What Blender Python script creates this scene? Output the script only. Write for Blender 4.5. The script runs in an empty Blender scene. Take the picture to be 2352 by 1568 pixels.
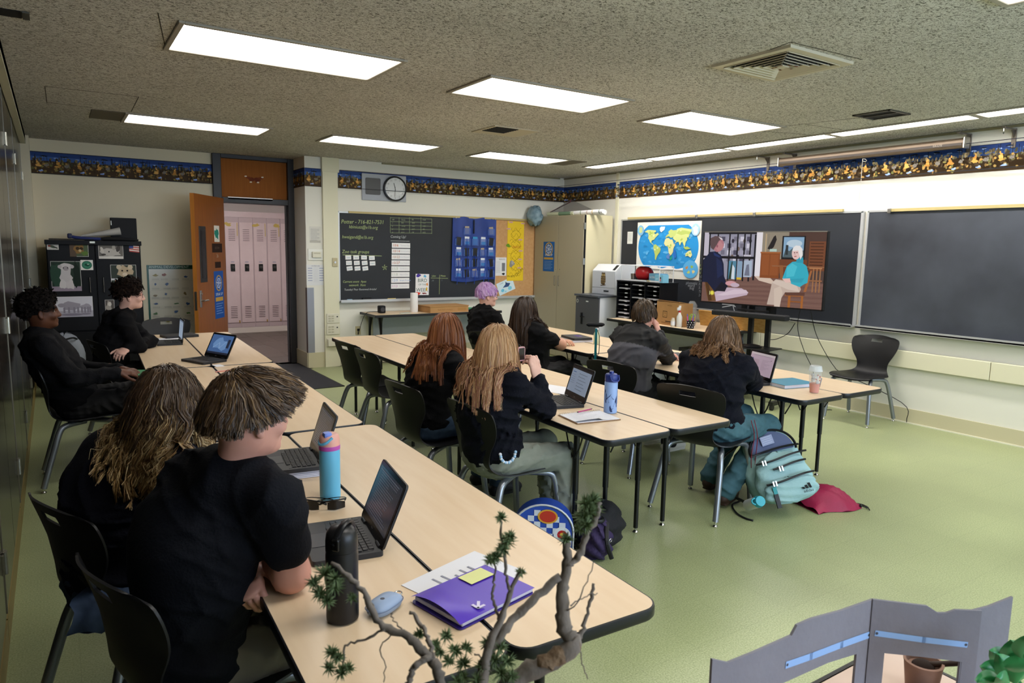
import bpy, bmesh, math, random
import numpy as np
from mathutils import Vector, Matrix, Euler

scene = bpy.context.scene
COL = scene.collection
R = math.radians
PI = math.pi
rng = np.random.default_rng(7)
random.seed(7)

# ------------------------------------------------------------------ camera
CAM_H = 1.62
YAW, PITCH, ROLL, FPX = R(33.1608), R(7.5871), R(1.0421), 1609.27
_f = np.array([math.sin(YAW)*math.cos(PITCH), math.cos(YAW)*math.cos(PITCH), -math.sin(PITCH)])
_r = np.array([math.cos(YAW), -math.sin(YAW), 0.0])
_u = np.cross(_r, _f)
_r, _u = _r*math.cos(ROLL)+_u*math.sin(ROLL), -_r*math.sin(ROLL)+_u*math.cos(ROLL)
cam_data = bpy.data.cameras.new('camera')
cam = bpy.data.objects.new('camera', cam_data)
COL.objects.link(cam)
cam.matrix_world = Matrix(((_r[0], _u[0], -_f[0], 0), (_r[1], _u[1], -_f[1], 0), (_r[2], _u[2], -_f[2], CAM_H), (0, 0, 0, 1)))
cam_data.sensor_width = 36.0
cam_data.lens = FPX/2352*36.0
cam_data.clip_start = 0.05
cam_data.clip_end = 100
cam_data.dof.use_dof = True
cam_data.dof.focus_distance = 3.6
cam_data.dof.aperture_fstop = 8.0
scene.camera = cam

# ------------------------------------------------------------------ light and exposure
scene.view_settings.view_transform = 'Standard'
scene.view_settings.look = 'None'
scene.view_settings.gamma = 1.0
scene.view_settings.use_curve_mapping = False
scene.view_settings.exposure = 0.33
PANEL_POWER = 8.0
STRIP_POWER = 22.0
world = bpy.data.worlds.new('overcast_sky'); scene.world = world
world.use_nodes = True
world.node_tree.nodes['Background'].inputs[0].default_value = (0.62, 0.78, 1.0, 1)
world.node_tree.nodes['Background'].inputs[1].default_value = 9.0
for (wx0, wx1) in ((1.3, 3.0), (3.3, 5.0), (5.2, 6.6)):           # portals: they only guide the sky's light through the windows
    pd = bpy.data.lights.new('window_portal', 'AREA'); pd.shape = 'RECTANGLE'
    pd.size = wx1-wx0; pd.size_y = 1.3; pd.cycles.is_portal = True
    po = bpy.data.objects.new('window_portal', pd); COL.objects.link(po)
    po.location = ((wx0+wx1)/2, -2.26, 1.65); po.rotation_euler = (R(90), 0, R(180)); 
    po.rotation_euler = (R(-90), 0, R(180))

# ------------------------------------------------------------------ picks: a pixel of the photograph to a point in the room
def ray(x, y): return _f*FPX + _r*(x-1176.0) - _u*(y-784.0)
def onz(x, y, z=0.0):
    d = ray(x, y); t = (z-CAM_H)/d[2]; return np.array([d[0]*t, d[1]*t, z])
def onx(x, y, X):
    d = ray(x, y); t = X/d[0]; return np.array([X, d[1]*t, CAM_H+d[2]*t])
def ony(x, y, Y):
    d = ray(x, y); t = Y/d[1]; return np.array([d[0]*t, Y, CAM_H+d[2]*t])

# ------------------------------------------------------------------ materials
def lin(h):
    if isinstance(h, (tuple, list, np.ndarray)): return tuple(h[:3])
    h = h.lstrip('#'); out = []
    for i in (0, 2, 4):
        c = int(h[i:i+2], 16)/255
        out.append(c/12.92 if c <= 0.04045 else ((c+0.055)/1.055)**2.4)
    return tuple(out)
_mats = {}
def mat(name, color='#888888', rough=0.5, metal=0.0, spec=0.5, var=None, bump=None, emit=None, trans=0.0, ior=1.45, coat=0.0, sheen=0.0, attr=None, alpha=1.0, coords='Object'):
    """a Principled material; var=(scale, other colour, contrast, stretch), bump=(scale, strength)"""
    if name in _mats: return _mats[name]
    m = bpy.data.materials.new(name); m.use_nodes = True
    nt = m.node_tree; N = nt.nodes; L = nt.links
    b = N['Principled BSDF']
    c = lin(color)
    b.inputs['Base Color'].default_value = (*c, 1)
    b.inputs['Roughness'].default_value = rough
    b.inputs['Metallic'].default_value = metal
    b.inputs['Specular IOR Level'].default_value = spec
    b.inputs['IOR'].default_value = ior
    if trans: b.inputs['Transmission Weight'].default_value = trans
    if coat: b.inputs['Coat Weight'].default_value = coat; b.inputs['Coat Roughness'].default_value = 0.15
    if sheen: b.inputs['Sheen Weight'].default_value = sheen; b.inputs['Sheen Roughness'].default_value = 0.4
    if alpha < 1: b.inputs['Alpha'].default_value = alpha
    if emit:
        b.inputs['Emission Color'].default_value = (*lin(emit[0]), 1); b.inputs['Emission Strength'].default_value = emit[1]
    tc = None
    def coord(stretch=None):
        tc = N.new('ShaderNodeTexCoord'); out = tc.outputs[coords]
        if stretch:
            mp = N.new('ShaderNodeMapping'); mp.inputs['Scale'].default_value = stretch
            L.new(out, mp.inputs['Vector']); out = mp.outputs['Vector']
        return out
    if attr:
        a = N.new('ShaderNodeAttribute'); a.attribute_name = 'Col'
        L.new(a.outputs['Color'], b.inputs['Base Color'])
        if attr > 1e-6 and attr != True:
            L.new(a.outputs['Color'], b.inputs['Emission Color']); b.inputs['Emission Strength'].default_value = float(attr)
            b.inputs['Base Color'].default_value = (0.01, 0.01, 0.01, 1)
            for l in list(b.inputs['Base Color'].links): L.remove(l)
    if var:
        sc_, c2, contrast = var[0], lin(var[1]), var[2]
        nz = N.new('ShaderNodeTexNoise'); nz.inputs['Scale'].default_value = sc_; nz.inputs['Detail'].default_value = var[4] if len(var) > 4 else 4
        L.new(coord(var[3] if len(var) > 3 else None), nz.inputs['Vector'])
        rp = N.new('ShaderNodeValToRGB'); rp.color_ramp.elements[0].position = 0.5-contrast; rp.color_ramp.elements[1].position = 0.5+contrast
        rp.color_ramp.elements[0].color = (*c, 1); rp.color_ramp.elements[1].color = (*c2, 1)
        L.new(nz.outputs['Fac'], rp.inputs['Fac']); L.new(rp.outputs['Color'], b.inputs['Base Color'])
    if bump:
        nz = N.new('ShaderNodeTexNoise'); nz.inputs['Scale'].default_value = bump[0]; nz.inputs['Detail'].default_value = 3
        L.new(coord(bump[2] if len(bump) > 2 else None), nz.inputs['Vector'])
        bp = N.new('ShaderNodeBump'); bp.inputs['Strength'].default_value = bump[1]; bp.inputs['Distance'].default_value = bump[3] if len(bump) > 3 else 0.01
        L.new(nz.outputs['Fac'], bp.inputs['Height']); L.new(bp.outputs['Normal'], b.inputs['Normal'])
    _mats[name] = m
    return m

# ------------------------------------------------------------------ mesh builder
def norm(v):
    v = np.asarray(v, float); return v/max(np.linalg.norm(v), 1e-12)
def frame(d, up=(0, 0, 1)):
    d = norm(d); up = np.asarray(up, float)
    if abs(d@up) > 0.98: up = np.array([1.0, 0, 0]) if abs(d[0]) < .9 else np.array([0, 1.0, 0])
    s = norm(np.cross(up, d)); return s, np.cross(d, s), d           # side, up, dir
def rotz(a): return np.array([[math.cos(a), -math.sin(a), 0], [math.sin(a), math.cos(a), 0], [0, 0, 1.0]])
def rot(e): return np.array(Euler(e).to_matrix())
class MB:
    def __init__(s): s.v = []; s.f = []; s.m = []; s.c = []; s.n = 0; s.vc = False
    def add(s, V, F, mi=0, col=None):
        V = np.asarray(V, float).reshape(-1, 3); k = s.n
        s.v.append(V); s.n += len(V)
        for f in F: s.f.append([int(i)+k for i in f])
        s.m += [mi]*len(F); s.c += [col]*len(F)
        return s
    def box(s, c, d, rot=None, mi=0, col=None, bevel=0.0, seg=2):
        x, y, z = np.asarray(d, float)/2
        if bevel > 0:
            bm = bmesh.new(); bmesh.ops.create_cube(bm, size=1.0)
            for v in bm.verts: v.co = (v.co.x*2*x, v.co.y*2*y, v.co.z*2*z)
            bmesh.ops.bevel(bm, geom=bm.edges[:], offset=min(bevel, .98*min(x, y, z)), segments=seg, affect='EDGES', profile=0.5)
            bm.verts.index_update()
            V = np.array([v.co[:] for v in bm.verts]); F = [[v.index for v in f.verts] for f in bm.faces]; bm.free()
        else:
            V = np.array([(a*x, b*y, e*z) for e in (-1, 1) for b in (-1, 1) for a in (-1, 1)])
            F = [(0, 2, 3, 1), (4, 5, 7, 6), (0, 1, 5, 4), (2, 6, 7, 3), (0, 4, 6, 2), (1, 3, 7, 5)]
        if rot is not None: V = V@np.asarray(rot).T
        return s.add(V+np.asarray(c, float), F, mi, col)
    def cyl(s, p0, p1, r0, r1=None, n=16, mi=0, col=None, caps=True):
        r1 = r0 if r1 is None else r1
        p0 = np.asarray(p0, float); p1 = np.asarray(p1, float); a, b, d = frame(p1-p0)
        t = np.arange(n)*2*PI/n; ring = np.cos(t)[:, None]*a+np.sin(t)[:, None]*b
        V = np.vstack([p0+ring*r0, p1+ring*r1])
        F = [(i, (i+1) % n, n+(i+1) % n, n+i) for i in range(n)]
        if caps: F += [tuple(range(n-1, -1, -1)), tuple(range(n, 2*n))]
        return s.add(V, F, mi, col)
    def tube(s, P, r, n=8, mi=0, col=None, caps=True, flat=1.0, closed=False):
        P = np.asarray(P, float); k = len(P); r = np.broadcast_to(np.asarray(r, float), (k,))
        T = np.zeros_like(P); T[1:-1] = P[2:]-P[:-2]; T[0] = P[1]-P[0]; T[-1] = P[-1]-P[-2]
        if closed: T[0] = T[-1] = P[1]-P[-2]
        a, b, _ = frame(T[0]); V = []; t = np.arange(n)*2*PI/n
        for i in range(k):
            d = norm(T[i]); a = norm(a-d*(a@d)); b = np.cross(d, a)
            V.append(P[i]+r[i]*(np.cos(t)[:, None]*a+np.sin(t)[:, None]*b*flat))
        F = [(i*n+j, i*n+(j+1) % n, (i+1)*n+(j+1) % n, (i+1)*n+j) for i in range(k-1) for j in range(n)]
        if caps: F += [tuple(range(n-1, -1, -1)), tuple(range((k-1)*n, k*n))]
        return s.add(np.vstack(V), F, mi, col)
    def lathe(s, prof, c=(0, 0, 0), n=24, mi=0, col=None, rot=None, caps=True):
        k = len(prof); t = np.arange(n)*2*PI/n
        V = np.vstack([np.stack([r*np.cos(t), r*np.sin(t), np.full(n, z)], 1) for r, z in prof])
        F = [(i*n+j, i*n+(j+1) % n, (i+1)*n+(j+1) % n, (i+1)*n+j) for i in range(k-1) for j in range(n)]
        if caps: F += [tuple(range(n-1, -1, -1)), tuple(range((k-1)*n, k*n))]
        if rot is not None: V = V@np.asarray(rot).T
        return s.add(V+np.asarray(c, float), F, mi, col)
    def prism(s, poly, z0, z1, M=None, mi=0, col=None, cap_mi=None):
        """2D polygon extruded from z0 to z1; M = (origin, xaxis, yaxis, zaxis)"""
        p = np.asarray(poly, float); n = len(p)
        V = np.vstack([np.column_stack([p, np.full(n, z0)]), np.column_stack([p, np.full(n, z1)])])
        if M is not None: V = np.asarray(M[0], float)+V[:, :1]*np.asarray(M[1], float)+V[:, 1:2]*np.asarray(M[2], float)+V[:, 2:]*np.asarray(M[3], float)
        s.add(V, [(i, (i+1) % n, n+(i+1) % n, n+i) for i in range(n)], mi, col)
        k = s.n-2*n
        for f in (list(range(n-1, -1, -1)), list(range(n, 2*n))):
            s.f.append([i+k for i in f]); s.m.append(mi if cap_mi is None else cap_mi); s.c.append(col)
        return s
    def grid(s, P, mi=0, col=None, closed_u=False, closed_v=False):
        P = np.asarray(P, float); nu, nv = P.shape[:2]
        F = [(i*nv+j, ((i+1) % nu)*nv+j, ((i+1) % nu)*nv+(j+1) % nv, i*nv+(j+1) % nv) for i in range(nu if closed_u else nu-1) for j in range(nv if closed_v else nv-1)]
        return s.add(P.reshape(-1, 3), F, mi, col)
    def ball(s, c, r, nu=12, nv=16, mi=0, col=None, rot=None):
        r = np.broadcast_to(np.asarray(r, float), (3,))
        V = [(0, 0, r[2])]
        for i in range(1, nu):
            a = PI*i/nu
            V += [(r[0]*math.sin(a)*math.cos(2*PI*j/nv), r[1]*math.sin(a)*math.sin(2*PI*j/nv), r[2]*math.cos(a)) for j in range(nv)]
        V.append((0, 0, -r[2])); V = np.array(V)
        F = [(0, 1+j, 1+(j+1) % nv) for j in range(nv)]
        F += [(1+(i-1)*nv+j, 1+i*nv+j, 1+i*nv+(j+1) % nv, 1+(i-1)*nv+(j+1) % nv) for i in range(1, nu-1) for j in range(nv)]
        e = len(V)-1; F += [(e, 1+(nu-2)*nv+(j+1) % nv, 1+(nu-2)*nv+j) for j in range(nv)]
        if rot is not None: V = V@np.asarray(rot).T
        return s.add(V+np.asarray(c, float), F, mi, col)
    def mesh(s, name, smooth=None):
        me = bpy.data.meshes.new(name)
        V = np.vstack(s.v) if s.v else np.zeros((0, 3))
        me.from_pydata(V.tolist(), [], s.f)
        if any(s.m): me.polygons.foreach_set('material_index', s.m)
        if any(c is not None for c in s.c):
            at = me.color_attributes.new('Col', 'FLOAT_COLOR', 'CORNER')
            cs = [lin(c) if c is not None else (1, 1, 1) for c in s.c]
            lt = np.empty(len(me.polygons), int); me.polygons.foreach_get('loop_total', lt)
            a = np.ones((int(lt.sum()), 4)); a[:, :3] = np.repeat(np.array(cs, float), lt, axis=0)
            at.data.foreach_set('color', a.ravel())
        if smooth is not None:
            me.polygons.foreach_set('use_smooth', [True]*len(me.polygons))
            if smooth < 180: me.set_sharp_from_angle(angle=R(smooth))
        me.update(); return me
    def build(s, name, mats, parent=None, smooth=None, loc=None, rz=0.0):
        me = s.mesh(name, smooth)
        for m in (mats if isinstance(mats, (list, tuple)) else [mats]): me.materials.append(m)
        return link(name, me, parent, loc, rz)
def link(name, me, parent=None, loc=None, rz=0.0, rotm=None):
    o = bpy.data.objects.new(name, me); COL.objects.link(o)
    if parent is not None: o.parent = parent
    if loc is not None: o.location = loc
    if rz: o.rotation_euler = (0, 0, rz)
    if rotm is not None: o.rotation_euler = Matrix(np.asarray(rotm).tolist()).to_euler()
    return o
def tag(o, label=None, cat=None, group=None, kind=None):
    if label: o['label'] = label
    if cat: o['category'] = cat
    if group: o['group'] = group
    if kind: o['kind'] = kind
    return o
def thing(name, label, cat, loc=(0, 0, 0), rz=0.0, group=None, rotm=None):
    o = link(name, None, None, loc, rz, rotm); o.empty_display_size = 0.1
    return tag(o, label, cat, group)
def struct(o): o['kind'] = 'structure'; return o
def copy_tree(o, parent=None):
    c = o.copy(); COL.objects.link(c)
    if parent is not None: c.parent = parent
    for ch in list(o.children): copy_tree(ch, c)
    return c
def rrect(w, h, r, n=5):
    """rounded rectangle outline centred on the origin"""
    out = []
    for cx, cy, a0 in ((w/2-r, h/2-r, 0), (-w/2+r, h/2-r, 90), (-w/2+r, -h/2+r, 180), (w/2-r, -h/2+r, 270)):
        for i in range(n+1):
            a = R(a0+90*i/n); out.append((cx+r*math.cos(a), cy+r*math.sin(a)))
    return out
def spline(P, n):
    """Catmull-Rom through the points, n samples"""
    P = np.asarray(P, float); k = len(P)
    Q = np.vstack([2*P[0]-P[1], P, 2*P[-1]-P[-2]]); t = np.linspace(0, k-1, n); out = []
    for x in t:
        i = min(int(x), k-2); u = x-i; a, b, c, d = Q[i:i+4]
        out.append(0.5*(2*b+(c-a)*u+(2*a-5*b+4*c-d)*u*u+(3*b-a-3*c+d)*u**3))
    return np.array(out)

# ------------------------------------------------------------------ flat print: coloured polygons laid on a sheet
_txt = {}
def text_mesh(s):
    if s in _txt: return _txt[s]
    cu = bpy.data.curves.new('t', 'FONT'); cu.body = s; cu.size = 1.0; cu.resolution_u = 2
    ob = bpy.data.objects.new('t', cu); me = ob.to_mesh()
    V = np.array([v.co[:] for v in me.vertices]).reshape(-1, 3); F = [list(p.vertices) for p in me.polygons]
    ob.to_mesh_clear(); bpy.data.objects.remove(ob); bpy.data.curves.remove(cu)
    _txt[s] = (V, F); return V, F
class Print(MB):
    """drawing surface: u to the right, v up, layers proud by a fraction of a millimetre in drawing order"""
    def __init__(s, origin, ux, uy, step=0.00012, base=0.0004):
        super().__init__(); s.o = np.asarray(origin, float); s.ux = np.asarray(ux, float); s.uy = np.asarray(uy, float)
        s.nn = norm(np.cross(s.ux, s.uy)); s.h = base; s.step = step
    def put(s, uv, F, col):
        uv = np.asarray(uv, float)
        s.add(s.o+uv[:, :1]*s.ux+uv[:, 1:2]*s.uy+s.nn*s.h, F, 0, col); return s
    def up(s): s.h += s.step; return s
    def poly(s, pts, col): s.put(pts, [list(range(len(pts)))], col); return s.up()
    def rect(s, x0, y0, x1, y1, col): return s.poly([(x0, y0), (x1, y0), (x1, y1), (x0, y1)], col)
    def ell(s, x, y, a, b, col, n=16, r=0.0):
        t = np.arange(n)*2*PI/n; p = np.stack([a*np.cos(t), b*np.sin(t)], 1)
        c, q = math.cos(r), math.sin(r); p = p@np.array([[c, q], [-q, c]])
        return s.poly(p+[x, y], col)
    def line(s, pts, w, col):
        p = np.asarray(pts, float)
        for a, b in zip(p[:-1], p[1:]):
            d = b-a; l = np.linalg.norm(d)
            if l < 1e-9: continue
            n = np.array([-d[1], d[0]])/l*w/2; e = d/l*w*0.3
            s.put([a-n-e, b-n+e, b+n+e, a+n-e], [[0, 1, 2, 3]], col)
        return s.up()
    def ring(s, x, y, r0, r1, col, n=24):
        t = np.arange(n)*2*PI/n; a = np.stack([np.cos(t), np.sin(t)], 1)
        s.put(np.vstack([a*r0, a*r1])+[x, y], [[i, (i+1) % n, n+(i+1) % n, n+i] for i in range(n)], col); return s.up()
    def text(s, t, x, y, size, col, align='l', rot=0.0, slant=0.0, sx=1.0):
        V, F = text_mesh(t)
        if len(V) == 0: return s
        p = V[:, :2].copy(); w = p[:, 0].max()
        if align == 'c': p[:, 0] -= w/2
        if align == 'r': p[:, 0] -= w
        p[:, 0] = p[:, 0]*sx+slant*p[:, 1]; p *= size
        c, q = math.cos(rot), math.sin(rot); p = p@np.array([[c, q], [-q, c]])
        s.put(p+[x, y], F, col); return s.up()
    def blob(s, x, y, a, b, col, n=12, jag=0.25, seed=0):
        g = np.random.default_rng(seed+int(abs(x)*9973+abs(y)*7919)); t = np.arange(n)*2*PI/n
        k = 1+jag*(g.random(n)-.5)*2
        return s.poly(np.stack([x+a*k*np.cos(t), y+b*k*np.sin(t)], 1), col)
PRINT = mat('printed_paper', rough=0.6, spec=0.2, attr=True)
GLOSS = mat('glossy_print', rough=0.25, spec=0.4, attr=True)
scene.cycles.max_bounces = 4
scene.cycles.diffuse_bounces = 3
scene.cycles.glossy_bounces = 2
scene.cycles.transmission_bounces = 4
scene.cycles.transparent_max_bounces = 6
scene.cycles.caustics_reflective = False
scene.cycles.caustics_refractive = False
scene.cycles.sample_clamp_indirect = 6.0
scene.cycles.use_light_tree = False
scene.cycles.adaptive_threshold = 0.04
scene.cycles.adaptive_min_samples = 16
# ------------------------------------------------------------------ the room
XR, YB, YD, ZC, XL, YF = 6.9, 9.12, 9.66, 2.735, -0.95, -2.3
wall_m = mat('cream_wall_paint', '#E2E0D6', 0.6, spec=0.3, bump=(220, 0.05))
wall_d = mat('door_wall_paint', '#E4DABF', 0.65, spec=0.25, bump=(220, 0.05))
trim_m = mat('cream_trim', '#DDD9BE', 0.5)
base_m = mat('vinyl_cove_base', '#C9C2A2', 0.45)
def floor_material():
    m = bpy.data.materials.new('green_speckled_vinyl'); m.use_nodes = True; N = m.node_tree.nodes; L = m.node_tree.links; b = N['Principled BSDF']
    tc = N.new('ShaderNodeTexCoord')
    n1 = N.new('ShaderNodeTexNoise'); n1.inputs['Scale'].default_value = 150; n1.inputs['Detail'].default_value = 3; L.new(tc.outputs['Object'], n1.inputs['Vector'])
    r1 = N.new('ShaderNodeValToRGB'); r1.color_ramp.elements[0].position = .36; r1.color_ramp.elements[1].position = .64
    r1.color_ramp.elements[0].color = (*lin('#8F9A6C'), 1); r1.color_ramp.elements[1].color = (*lin('#AEB688'), 1)
    L.new(n1.outputs['Fac'], r1.inputs['Fac'])
    n2 = N.new('ShaderNodeTexNoise'); n2.inputs['Scale'].default_value = 0.9; n2.inputs['Detail'].default_value = 4; L.new(tc.outputs['Object'], n2.inputs['Vector'])
    r2 = N.new('ShaderNodeMapRange'); r2.inputs[1].default_value = .35; r2.inputs[2].default_value = .65; r2.inputs[3].default_value = .86; r2.inputs[4].default_value = 1.06
    L.new(n2.outputs['Fac'], r2.inputs[0])
    br = N.new('ShaderNodeTexBrick'); br.offset = 0; br.inputs['Scale'].default_value = 1.0; br.inputs['Brick Width'].default_value = .305; br.inputs['Row Height'].default_value = .305
    br.inputs['Mortar Size'].default_value = .0012; br.inputs['Color1'].default_value = (1, 1, 1, 1); br.inputs['Color2'].default_value = (.965, .965, .965, 1); br.inputs['Mortar'].default_value = (.8, .8, .8, 1)
    L.new(tc.outputs['Object'], br.inputs['Vector'])
    mx = N.new('ShaderNodeMix'); mx.data_type = 'RGBA'; mx.blend_type = 'MULTIPLY'; mx.inputs[0].default_value = 1
    L.new(r1.outputs['Color'], mx.inputs[6]); L.new(br.outputs['Color'], mx.inputs[7])
    mx2 = N.new('ShaderNodeMix'); mx2.data_type = 'RGBA'; mx2.blend_type = 'MULTIPLY'; mx2.inputs[0].default_value = 1
    L.new(mx.outputs[2], mx2.inputs[6]); L.new(r2.outputs[0], mx2.inputs[7]); L.new(mx2.outputs[2], b.inputs['Base Color'])
    r3 = N.new('ShaderNodeMapRange'); r3.inputs[3].default_value = .26; r3.inputs[4].default_value = .42; L.new(n2.outputs['Fac'], r3.inputs[0]); L.new(r3.outputs[0], b.inputs['Roughness'])
    return m
def ceiling_material():
    m = bpy.data.materials.new('fissured_ceiling_board'); m.use_nodes = True; N = m.node_tree.nodes; L = m.node_tree.links; b = N['Principled BSDF']
    tc = N.new('ShaderNodeTexCoord'); mp = N.new('ShaderNodeMapping'); mp.inputs['Scale'].default_value = (1.0, 1.35, 1); L.new(tc.outputs['Object'], mp.inputs['Vector'])
    n1 = N.new('ShaderNodeTexNoise'); n1.inputs['Scale'].default_value = 62; n1.inputs['Detail'].default_value = 5; n1.inputs['Roughness'].default_value = .72; n1.inputs['Distortion'].default_value = 1.2; L.new(mp.outputs[0], n1.inputs['Vector'])
    r1 = N.new('ShaderNodeValToRGB'); e = r1.color_ramp.elements; e[0].position = .40; e[1].position = .60; e[0].color = (*lin('#68645B'), 1); e[1].color = (*lin('#E8E6E0'), 1)
    q = e.new(.49); q.color = (*lin('#D6D2CA'), 1)
    L.new(n1.outputs['Fac'], r1.inputs['Fac'])
    n2 = N.new('ShaderNodeTexNoise'); n2.inputs['Scale'].default_value = 0.55; n2.inputs['Detail'].default_value = 5; L.new(tc.outputs['Object'], n2.inputs['Vector'])
    r2 = N.new('ShaderNodeMapRange'); r2.inputs[1].default_value = .32; r2.inputs[2].default_value = .62; r2.inputs[3].default_value = .80; r2.inputs[4].default_value = 1.04; L.new(n2.outputs['Fac'], r2.inputs[0])
    mx = N.new('ShaderNodeMix'); mx.data_type = 'RGBA'; mx.blend_type = 'MULTIPLY'; mx.inputs[0].default_value = 1
    L.new(r1.outputs['Color'], mx.inputs[6]); L.new(r2.outputs[0], mx.inputs[7]); L.new(mx.outputs[2], b.inputs['Base Color'])
    bp = N.new('ShaderNodeBump'); bp.inputs['Strength'].default_value = .6; bp.inputs['Distance'].default_value = .008; L.new(n1.outputs['Fac'], bp.inputs['Height']); L.new(bp.outputs[0], b.inputs['Normal'])
    b.inputs['Roughness'].default_value = .95; b.inputs['Specular IOR Level'].default_value = .1
    return m
struct(MB().box(((XL+XR)/2, (YF+YD)/2, -.05), (XR-XL+.3, YD-YF, .1)).build('floor', floor_material()))
CEIL = struct(MB().box(((XL+XR)/2, (YF+YD)/2, ZC+.06), (XR-XL+.3, YD-YF, .12)).build('ceiling', ceiling_material()))
seam_m = mat('ceiling_seam', '#3A352B', 0.9)
sm = MB()
for a, b in (((.02, 6.36), (.63, 6.34)), ((.02, 6.36), (.03, 7.1)), ((.63, 6.34), (.64, 7.1)), ((.03, 7.08), (.35, 7.1)), ((4.66, 4.62), (6.1, 4.2)), ((5.56, 3.9), (6.05, 3.86)), ((5.5, 4.1), (5.66, 3.3)), ((3.36, 2.48), (3.5, 3.1)), ((3.36, 2.48), (3.98, 2.45)), ((2.2, 9.0), (3.6, 9.05)), ((.5, 4.0), (.62, 4.7))):
    p0 = np.array([*a, ZC-.0008]); p1 = np.array([*b, ZC-.0008]); s_, u_, d_ = frame(p1-p0)
    sm.box((p0+p1)/2, (.005, np.linalg.norm(p1-p0), .0012), rot=np.stack([s_, d_, u_], 1))
sm.build('panel_seam', seam_m, CEIL)
# right wall with its cove base and raceway
WR = struct(MB().box((XR+.1, (YF+YB+1)/2, ZC/2), (.2, YB+1-YF, ZC)).build('wall_right', wall_m))
b = MB(); b.box((XR-.006, (YF+YB)/2, .0755), (.012, YB-YF, .135)); struct(b.build('baseboard_right', base_m))
b = MB(); b.box((XR-.011, (YF+YB)/2, .006), (.022, YB-YF, .012)); struct(b.build('trim_1', mat('base_shoe', '#E3E0CC', .5)))
for i, (y0, y1) in enumerate(((YF, 2.79), (2.795, 5.2), (5.205, 9.1))):
    b = MB(); b.box((XR-.025, (y0+y1)/2, .622), (.05, y1-y0, .165), bevel=.006); struct(b.build('trim_%d' % (i+2), trim_m))
b = MB(); b.box((XR-.012, 7.825, 1.37), (.024, .05, 2.7)); struct(b.build('trim_5', trim_m))
b = MB(); b.box((XR-.006, (YF+YB)/2, ZC-.014), (.012, YB-YF, .02)); struct(b.build('trim_6', mat('ceiling_angle', '#8E8768', .6)))
# back wall behind the chalkboard, pilaster and pipe chase
struct(MB().box(((2.75+XR)/2, YB+.27, ZC/2), (XR-2.75, .54, ZC)).build('wall_back', wall_m))
b = MB(); b.box((3.07, YB-.02, ZC/2), (.20, .04, ZC)); b.box((3.075, YB-.025, ZC-.09), (.225, .05, .18)); struct(b.build('trim_7', trim_m))
b = MB(); b.box((2.86, YB-.006, .10), (.22, .012, .2)); b.box((2.744, YB+.27, .10), (.012, .54, .2)); struct(b.build('baseboard_back', base_m))
b = MB(); b.box(((3.18+XR)/2, YB-.006, .10), (XR-3.18, .012, .2)); struct(b.build('baseboard_rear', base_m))
b = MB(); b.box((3.9+1.4, YB-.012, ZC-.012), (3.0, .024, .02)); struct(b.build('trim_8', mat('ceiling_angle', '#8E8768', .6)))
# wall with the door
b = MB(); b.box(((XL+1.74)/2, YD+.08, ZC/2), (1.74-XL, .16, ZC)); struct(b.build('wall_door', wall_d))
b = MB(); b.box(((XL+1.74)/2+.3, YD-.006, .1), (1.74-XL-.6, .012, .2)); struct(b.build('baseboard_door', base_m))
struct(MB().box((XL-.1, (YF+YD)/2, ZC/2), (.2, YD-YF+.4, ZC)).build('wall_left', wall_d))
# window wall behind the camera
b = MB(); wy = YF-.1
b.box(((XL+XR)/2, wy, .5), (XR-XL+.4, .2, 1.0)); b.box(((XL+XR)/2, wy, 2.52), (XR-XL+.4, .2, .44))
for x0, x1 in ((XL-.2, 1.3), (3.0, 3.3), (5.0, 5.2), (6.6, XR+.2)): b.box(((x0+x1)/2, wy, 1.65), (x1-x0, .2, 1.3))
struct(b.build('wall_front', wall_m))
alu = mat('brushed_aluminium', '#B9BABB', .35, metal=.9)
for i, (x0, x1) in enumerate(((1.3, 3.0), (3.3, 5.0), (5.2, 6.6))):
    w = struct(link('window_%d' % (i+1), None, None, ((x0+x1)/2, wy, 1.65)))
    b = MB(); W_ = x1-x0
    for sx in (-1, 0, 1): b.box((sx*(W_/2-.02), 0, 0), (.04, .06, 1.3))
    for sz in (-1, 1): b.box((0, 0, sz*.63), (W_, .06, .04))
    b.build('window_frame', alu, w)
# corridor beyond the door
cor_m = mat('corridor_paint', '#DCCFCB', .6)
struct(MB().box((3.0, 11.6, -.06), (8, 3.9, .1)).build('floor', mat('corridor_subfloor', '#3A2F2B', .6)))
b_ = MB().box((2.25, 9.68, -.006), (.86, .06, .012)); b_.build('threshold', frame_d0 := mat('threshold_metal', '#55504A', .4, metal=.5), bpy.data.objects['floor'])
FC = bpy.data.objects['floor.001']
plank = MB().box((0, 0, 0), (.297, 1.19, .012), bevel=.002, seg=1).mesh('tile')
for k, c in enumerate(('#4A3E3A', '#51443F', '#463A36')): mat('corridor_tile_%d' % k, c, .42, var=(9, '#5C4E48', .3))
pm = [plank]+[plank.copy() for _ in range(2)]
for k in range(3): pm[k].materials.append(_mats['corridor_tile_%d' % k])
for i in range(9):
    for j in range(4):
        link('tile', pm[(i*2+j) % 3], FC, (1.75+i*.3, 10.10+j*1.2-(i % 2)*.45, -.012+.006))
struct(MB().box((3.0, 13.85, 1.4), (8, .2, 2.9)).build('wall_corridor', cor_m))
for sx, nm in ((-1.1, 'west'), (7.1, 'east')): struct(MB().box((sx, 11.75, 1.4), (.2, 4.2, 2.9)).build('wall_corridor_'+nm, cor_m))
struct(MB().box((3.0, 11.7, 2.82), (8, 4.1, .1)).build('ceiling', mat('corridor_ceiling', '#CFC8BC', .8)))
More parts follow.
